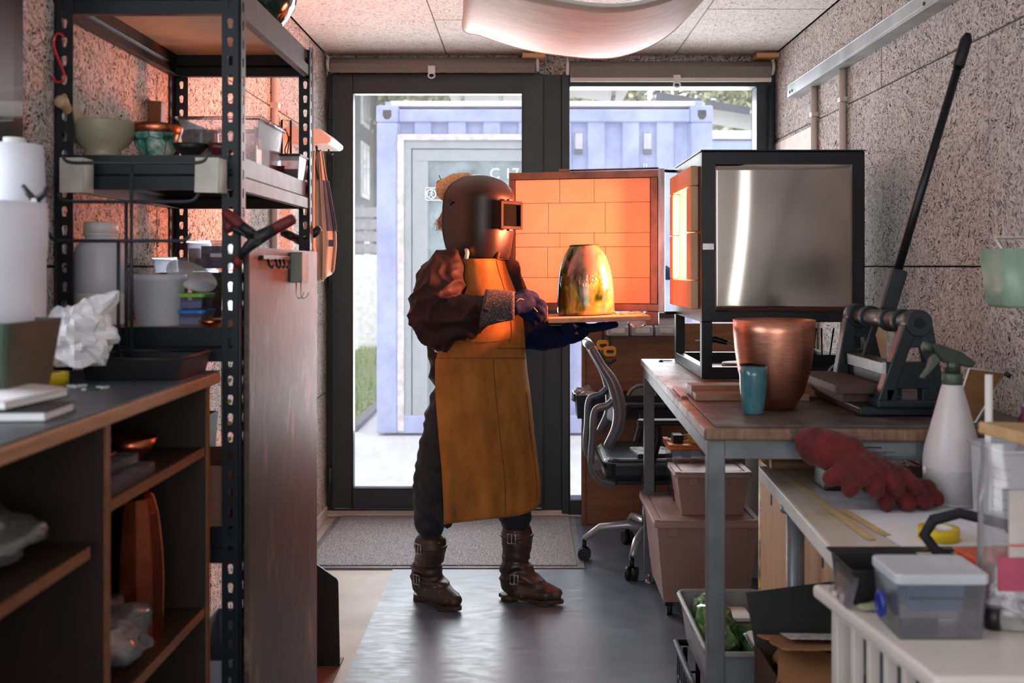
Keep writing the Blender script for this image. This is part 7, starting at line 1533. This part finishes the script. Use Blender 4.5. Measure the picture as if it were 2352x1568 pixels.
# gloves
M_NAVY = mat('navy_suede', (14, 26, 62), 0.85, 0, 0.2, 20, 0.3, 200, spec=0.15)
def cuffm():
    t = NT('speckled_grey_suede'); n = t.noise(t.coords(), 220, 3, 0.8); t.set(Base_Color=t.ramp(n, [(0.42, (44, 46, 62)), (0.56, (92, 84, 80)), (0.66, (170, 140, 112))]), Roughness=0.9); t.bump(n, 0.4, 0.001); return t.m
gr_ = MB()
palm = pp(1205, 697, 3.555); wr2 = pp(1172, 702, 3.515)
limb(gr_, [wr2, palm, pp(1218, 700, 3.585)], [0.040, 0.038, 0.030], 14)
grip = [pp(1200, 688, 3.60), pp(1258, 728, 3.63)]
for k, (a, b, c) in enumerate((((1216, 688, 3.56), (1243, 697, 3.57), (1250, 715, 3.60)), ((1214, 700, 3.555), (1242, 712, 3.565), (1246, 727, 3.60)), ((1208, 710, 3.555), (1234, 723, 3.565), (1237, 735, 3.60)), ((1200, 718, 3.56), (1222, 733, 3.57), (1226, 741, 3.60)))):
    limb(gr_, [pp(*a), pp(*b), pp(*c)], [0.0165, 0.0155, 0.0135], 10)
limb(gr_, [pp(1186, 686, 3.53), pp(1208, 676, 3.565), pp(1230, 682, 3.60)], [0.021, 0.020, 0.016], 12)
gl = gr_.build('glove', M_NAVY, pr, remesh=0.0045, smooth=2, disp=lambda p: 0.0022 * noise.noise(p * 60) + 0.0018 * noise.noise(p * 25)); gl['label'] = 'navy suede glove with a grey cuff'
def cuff(u, v):
    a = 2 * PI * u; p = pp(1108, 706, 3.505).lerp(pp(1182, 702, 3.52), v); r = 0.066 - 0.018 * v + 0.004 * math.sin(3 * a + 4 * v) * (1 - v)
    return p + V((0.012 * math.sin(a) * (1 - v), 0.85 * r * math.cos(a), r * math.sin(a)))
MB().grid(cuff, 32, 10, True).build('cuff', cuffm(), gl, solid=0.004)
MB().tube([cuff(k / 24, 0.98) * 1.0 for k in range(24)], 0.0022, 6, True).build('piping', mat('orange_piping', (206, 150, 110), 0.7), gl)
MB().tube(catmull([cuff(0.62, 0.4), cuff(0.66, 0.8), pp(1190, 688, 3.49), pp(1214, 696, 3.53), pp(1235, 716, 3.545)], 6), 0.002, 6).build('piping', mat('orange_piping', 0), gl)
sl_c0 = pp(1368, 727, 3.82)
g2 = MB()
limb(g2, [pp(1205, 766, 3.95), pp(1250, 772, 3.89), pp(1298, 768, 3.81), pp(1335, 757, 3.80)], [0.062, 0.058, 0.044, 0.036], 16)
for k, (y0, x1) in enumerate(((3.74, 1398), (3.775, 1412), (3.81, 1408), (3.845, 1396))):
    limb(g2, [pp(1335, 757, y0), pp(1368, 752, y0 - 0.01), pp(x1, 746, y0 - 0.02)], [0.018, 0.0165, 0.0135], 10)
limb(g2, [pp(1316, 754, 3.72), pp(1300, 752, 3.66), pp(1318, 750, 3.62)], [0.020, 0.018, 0.014], 10)
ztop = sl_c0.z - 0.0095
for p in g2.v:
    if p.x > pp(1275, 0, 3.8).x and p.z > ztop: p.z = ztop
gl2 = g2.build('glove', M_NAVY, pr, remesh=0.005, smooth=2, disp=lambda p: 0.004 * noise.noise(V((p.x * 30, p.y * 12, p.z * 30))) + 0.002 * noise.noise(p * 60)); gl2['label'] = 'long navy suede gauntlet held under the slab'
MB().tube([pp(1212, 766, 3.94) + V((0.0, 0.05 * math.cos(t), 0.058 * math.sin(t))) + V((0.004 * math.sin(2 * t), 0, 0)) for t in [2 * PI * k / 20 for k in range(20)]], 0.0045, 8, True).build('cuff_hem', M_NAVY, gl2)
MB().tube([pp(1262, 745.5 + 2.2 * (k % 2), 3.725) if k else pp(1262, 746, 3.725) for k in range(1)] + [pp(1262 + 3.2 * k, 746 + 1.6 * (k % 2), 3.715 - 0.0006 * k) for k in range(14)], 0.0012, 6).build('stitching', mat('orange_piping', 0), gl2)
# tool handle in the near hand
t_ = thing('lifting_tool', 'black and yellow handled tool gripped in the near glove', 'tool', pp(1230, 705, 3.60))
MB().bar(pp(1198, 688, 3.605), pp(1256, 722, 3.615), 0.030, 0.022).build('handle', M_BLACK, t_, bevel=0.005)
MB().tube([pp(1222, 692, 3.590), pp(1256, 704, 3.597), pp(1256, 734, 3.597), pp(1252, 735, 3.60)], 0.0035, 8).tube([pp(1226, 700, 3.595), pp(1246, 706, 3.598)], 0.0028, 6).build('yellow_trim', mat('deep_yellow', (206, 128, 22), 0.5), t_)
# welding mask
FM = V((0.76, -0.65, 0)).normalized(); RM = V((FM.y, -FM.x, 0)); mc = pp(1096, 500, 3.85)
def maskf(u, v, off=0.0):
    th = math.radians(-104 + 208 * u); z = 0.165 - 0.325 * v
    t = min(1, v / 0.30); k = math.sqrt(max(0.0, 1 - (1 - t) ** 2)) * (1 - 0.12 * max(0, (v - 0.6) / 0.4) ** 2)
    k = max(k, 0.02); fw, sw_ = 0.150 + off, 0.125 + off
    ex = 2.35; c_, s_ = math.cos(th), math.sin(th)
    rr = (abs(c_) ** ex + abs(s_) ** ex) ** (-1 / ex)
    lift = 0.028 * max(0, abs(u - 0.5) * 2 - 0.45) * (v > 0.7) * (v - 0.7) / 0.3
    back = -0.02 * math.sin(min(1, v) * PI) * (abs(u - .5) * 2) ** 3
    return mc + FM * (k * fw * c_ * rr + back - 0.012 + 0.010 * (1 - v)) + RM * (k * sw_ * s_ * rr) + V((0, 0, z + lift))
M_MASK = mat('mask_plastic', (44, 31, 25), 0.38, 0, 0.06, 10, 0.03, 200)
mk = MB().grid(maskf, 60, 44).build('welding_mask', M_MASK, pr, solid=0.004)
MB().tube([maskf(0, v / 20) for v in range(2, 21)] + [maskf(u / 30, 1) for u in range(1, 31)] + [maskf(1, 1 - v / 20) for v in range(1, 19)], 0.0035, 8).build('rolled_edge', M_MASK, mk)
def mbox(f0, f1, s0, s1, z0, z1):
    q = MB(); vs = [mc + FM * f + RM * s + V((0, 0, z)) for z in (z0, z1) for s in (s0, s1) for f in (f0, f1)]
    return q.add(vs, [(0, 2, 3, 1), (4, 5, 7, 6), (0, 1, 5, 4), (2, 6, 7, 3), (0, 4, 6, 2), (1, 3, 7, 5)])
hs, z0, z1 = 0.062, -0.048, 0.056
q = MB()
for a in ((0.125, 0.180, -hs, -hs + 0.012, z0, z1), (0.125, 0.180, hs - 0.012, hs, z0, z1), (0.125, 0.180, -hs + 0.012, hs - 0.012, z1 - 0.012, z1), (0.125, 0.180, -hs + 0.012, hs - 0.012, z0, z0 + 0.012)):
    b = mbox(*a); q.add(b.v, b.f)
q.build('window_frame', mat('frame_plastic', (40, 28, 22), 0.6, 0, 0.06, 10, spec=0.15), mk, bevel=0.002)
mbox(0.163, 0.167, -hs + 0.01, hs - 0.01, z0 + 0.01, z1 - 0.01).build('dark_filter', mat('dark_filter_glass', (14, 18, 18), 0.7, 0, 0.1, spec=0.02), mk)
for a in ((0.160, 0.174, -0.010, 0.010, z1, z1 + 0.008), (0.160, 0.174, -0.010, 0.010, z0 - 0.006, z0)): mbox(*a).build('clip', M_MASK, mk, bevel=0.001)
kn = maskf(0.93, 0.34); MB().cyl(kn - RM * 0.004, kn + RM * 0.014, 0.014, 0.011, 18).build('pivot_knob', M_BLACK, mk)
MB().tube([kn + RM * 0.012 + V((0.010, 0, 0.006)), kn + RM * 0.012 + V((0.022, 0, 0.006)), kn + RM * 0.012 + V((0.022, 0, -0.008)), kn + RM * 0.012 + V((0.012, 0, -0.010))], 0.0028, 6).build('red_lever', mat('orange_red', 0), mk)
hb = MB().tube([headc + V((0, 0, 0.028)) + FM * 0.105 * math.cos(t) + RM * 0.092 * math.sin(t) for t in [2 * PI * k / 28 for k in range(28)]], 0.008, 8, True)
hb.tube([headc + V((0, 0, 0.016)) + FM * 0.107 * math.cos(t) + RM * 0.094 * math.sin(t) for t in [2 * PI * k / 28 for k in range(28)]], 0.006, 8, True).build('headband', M_BLACK, mk)
MB().cyl(headc - FM * 0.112 + V((0, 0, 0.022)), headc - FM * 0.128 + V((0, 0, 0.022)), 0.016, n=18).build('headband_knob', M_BLACK, mk)
# hair
def hairm():
    t = NT('dark_blond_hair'); n = t.noise(t.coords((3, 3, 1)), 60, 4, 0.7); t.set(Base_Color=t.ramp(n, [(0.3, (150, 108, 70)), (0.55, (204, 164, 118)), (0.75, (232, 204, 164))]), Roughness=0.5); t.bump(n, 0.25, 0.001); return t.m
M_HAIR = hairm()
q = MB(); ell(q, headc + V((-0.004, 0.004, 0.012)), 0.083, 0.098, 0.110)
for p in q.v:
    d = (p - headc).dot(FM)
    if d > 0.03: p -= FM * (d - 0.03) * 0.8
limb(q, [pp(1072, 416, 3.87), pp(1040, 424, 3.89), pp(1024, 442, 3.90)], [0.034, 0.042, 0.034], 14)
ell(q, pp(1024, 436, 3.89), 0.042, 0.036, 0.046); limb(q, [pp(1040, 470, 3.89), pp(1026, 495, 3.9), pp(1022, 518, 3.9)], [0.030, 0.026, 0.010], 12)
hr = q.build('hair', M_HAIR, pr, remesh=0.006, smooth=2, disp=lambda p: 0.004 * noise.noise(V((p.x * 40, p.y * 40, p.z * 12))))
rg = random.Random(8); q = MB()
for k in range(300):
    kind = k % 3
    if kind == 0:
        a = rg.uniform(0, 2 * PI); c0 = pp(1032, 434, 3.89); p0 = pp(1080 + rg.uniform(-14, 8), 412 + rg.uniform(-6, 12), 3.86 + rg.uniform(-.03, .05)); p1 = c0 + V((rg.uniform(-.01, .03), rg.uniform(-.03, .03), rg.uniform(0.01, .045))); p2 = c0 + V((-0.04 + rg.uniform(-.012, .012), rg.uniform(-.02, .02), rg.uniform(-.02, .03))); p3 = c0 + V((rg.uniform(-.03, .01), rg.uniform(-.02, .02), -0.04 + rg.uniform(-.01, .01)))
    elif kind == 1:
        p0 = pp(1036 + rg.uniform(-6, 8), 474 + rg.uniform(-8, 8), 3.88 + rg.uniform(-.03, .03)); p1 = p0 + V((-0.018 + rg.uniform(-.008, .006), 0, -0.028)); p2 = p1 + V((-0.016 + rg.uniform(-.014, .014), rg.uniform(-.01, .01), -0.03 + rg.uniform(-.01, .006))); p3 = p2 + V((-0.008 + rg.uniform(-.02, .022), rg.uniform(-.01, .01), -0.022 + rg.uniform(-.015, .01)))
    else:
        p0 = pp(1034 + rg.uniform(-6, 6), 490, 3.87 + rg.uniform(-.04, .04)); p1 = p0 + V((-0.004, 0, -0.03)); p2 = p1 + V((rg.uniform(-.012, .012), 0, -0.028)); p3 = p2 + V((rg.uniform(-.014, .016), 0, -0.02))
    q.tube(catmull([p0, p1, p2, p3], 4), [0.0019] * 8 + [0.0016, 0.0013, 0.001, 0.0008, 0.0005], 4)
q.build('loose_strands', M_HAIR, hr, fixn=False, kind='stuff')
MB().tube([pp(1008, 402, 3.88), pp(1016, 420, 3.88), pp(1024, 434, 3.88)], 0.0018, 6).build('hair_pin', M_BLKM, hr)

# ---------------------------------------------------------------- slab and enamelled pot
sl_c = pp(1368, 727, 3.82)
sb = thing('kiln_slab', 'thin orange-pink fire clay slab held out in both gloves', 'slab', sl_c)
q = MB().box(-0.186, 0.186, -0.20, 0.125, -0.009, 0.009); R = rotm((0, -0.028, 0)); q.v = [R @ p + sl_c for p in q.v]
q.build('slab_body', mat('fire_clay', (214, 158, 126), 0.9, 0, 0.08, 20, 0.6, 90), sb, bevel=0.003)
rg = random.Random(2)
for k in range(5):
    c = sl_c + R @ V((0.08 + 0.018 * k, -0.05 + rg.uniform(-.02, .03), 0.011)); MB().ball(c, (0.014, 0.010, 0.005), 10, 6, (0, 0, rg.random())).build('clay_crumb', mat('fire_clay', 0), sb)
def enamel():
    t = NT('green_gold_enamel'); v = t.coords((1, 1, 0.75)); a = t.noise(v, 8.5, 3, 0.55, 0.7); b = t.noise(t.coords((1, 1, 0.6), loc=(5, 2, 7)), 9, 3, 0.55, 0.5); m = t.noise(t.coords(), 30, 4, 0.7)
    c = t.ramp(a, [(0.36, (12, 24, 16)), (0.46, (44, 74, 26)), (0.54, (126, 146, 46)), (0.62, (196, 198, 104)), (0.70, (206, 180, 140))])
    c = t.mix(t.ramp(b, [(0.50, 0.0), (0.60, 0.85)]), c, (178, 136, 124)); c = t.mix(t.ramp(b, [(0.30, 0.9), (0.40, 0.0)]), c, (16, 30, 20))
    sep = t.n('SeparateXYZ'); t.l(t.tc.outputs['Object'], sep.inputs[0])
    band = t.math('MULTIPLY', t.math('GREATER_THAN', sep.outputs['Z'], 0.108), t.math('LESS_THAN', sep.outputs['Z'], 0.148))
    st = t.noise(t.coords((1, 1, 0.45), rot=(0, 0.25, 0)), 75, 2, 0.6, 0.4); h = t.math('MULTIPLY', t.ramp(st, [(0.46, 0.0), (0.54, 1.0)]), band)
    t.set(Base_Color=c, Roughness=0.14); t.b.inputs['Coat Weight'].default_value = 0.6; t.b.inputs['Metallic'].default_value = 0.15
    t.bump(t.math('ADD', h, t.math('MULTIPLY', m, 0.15)), 0.9, 0.003); return t.m
vb = pp(1346, 721, 3.82); vb.z = sl_c.z + 0.0105
pot = MB().lathe([(0.104, 0.0), (0.108, 0.001), (0.1095, 0.012), (0.110, 0.05), (0.1085, 0.095), (0.105, 0.135), (0.098, 0.175), (0.086, 0.213), (0.070, 0.242), (0.058, 0.259), (0.055, 0.264), (0.052, 0.262), (0.066, 0.24), (0.095, 0.175), (0.1045, 0.095), (0.1055, 0.02), (0.104, 0.0)], (0, 0, 0), 72)
ev = thing('enamelled_pot', 'glossy green, gold and pink enamelled pot with a band of raised letters, on the slab', 'pot', vb, rot=(0, -0.028, 0))
pot.build('pot_wall', enamel(), ev, local=True)
MB().lathe([(0.0535, 0.262), (0.0555, 0.2645), (0.058, 0.261)], (0, 0, 0), 56).build('dark_rim', M_BLACK, ev, local=True, solid=0.001)
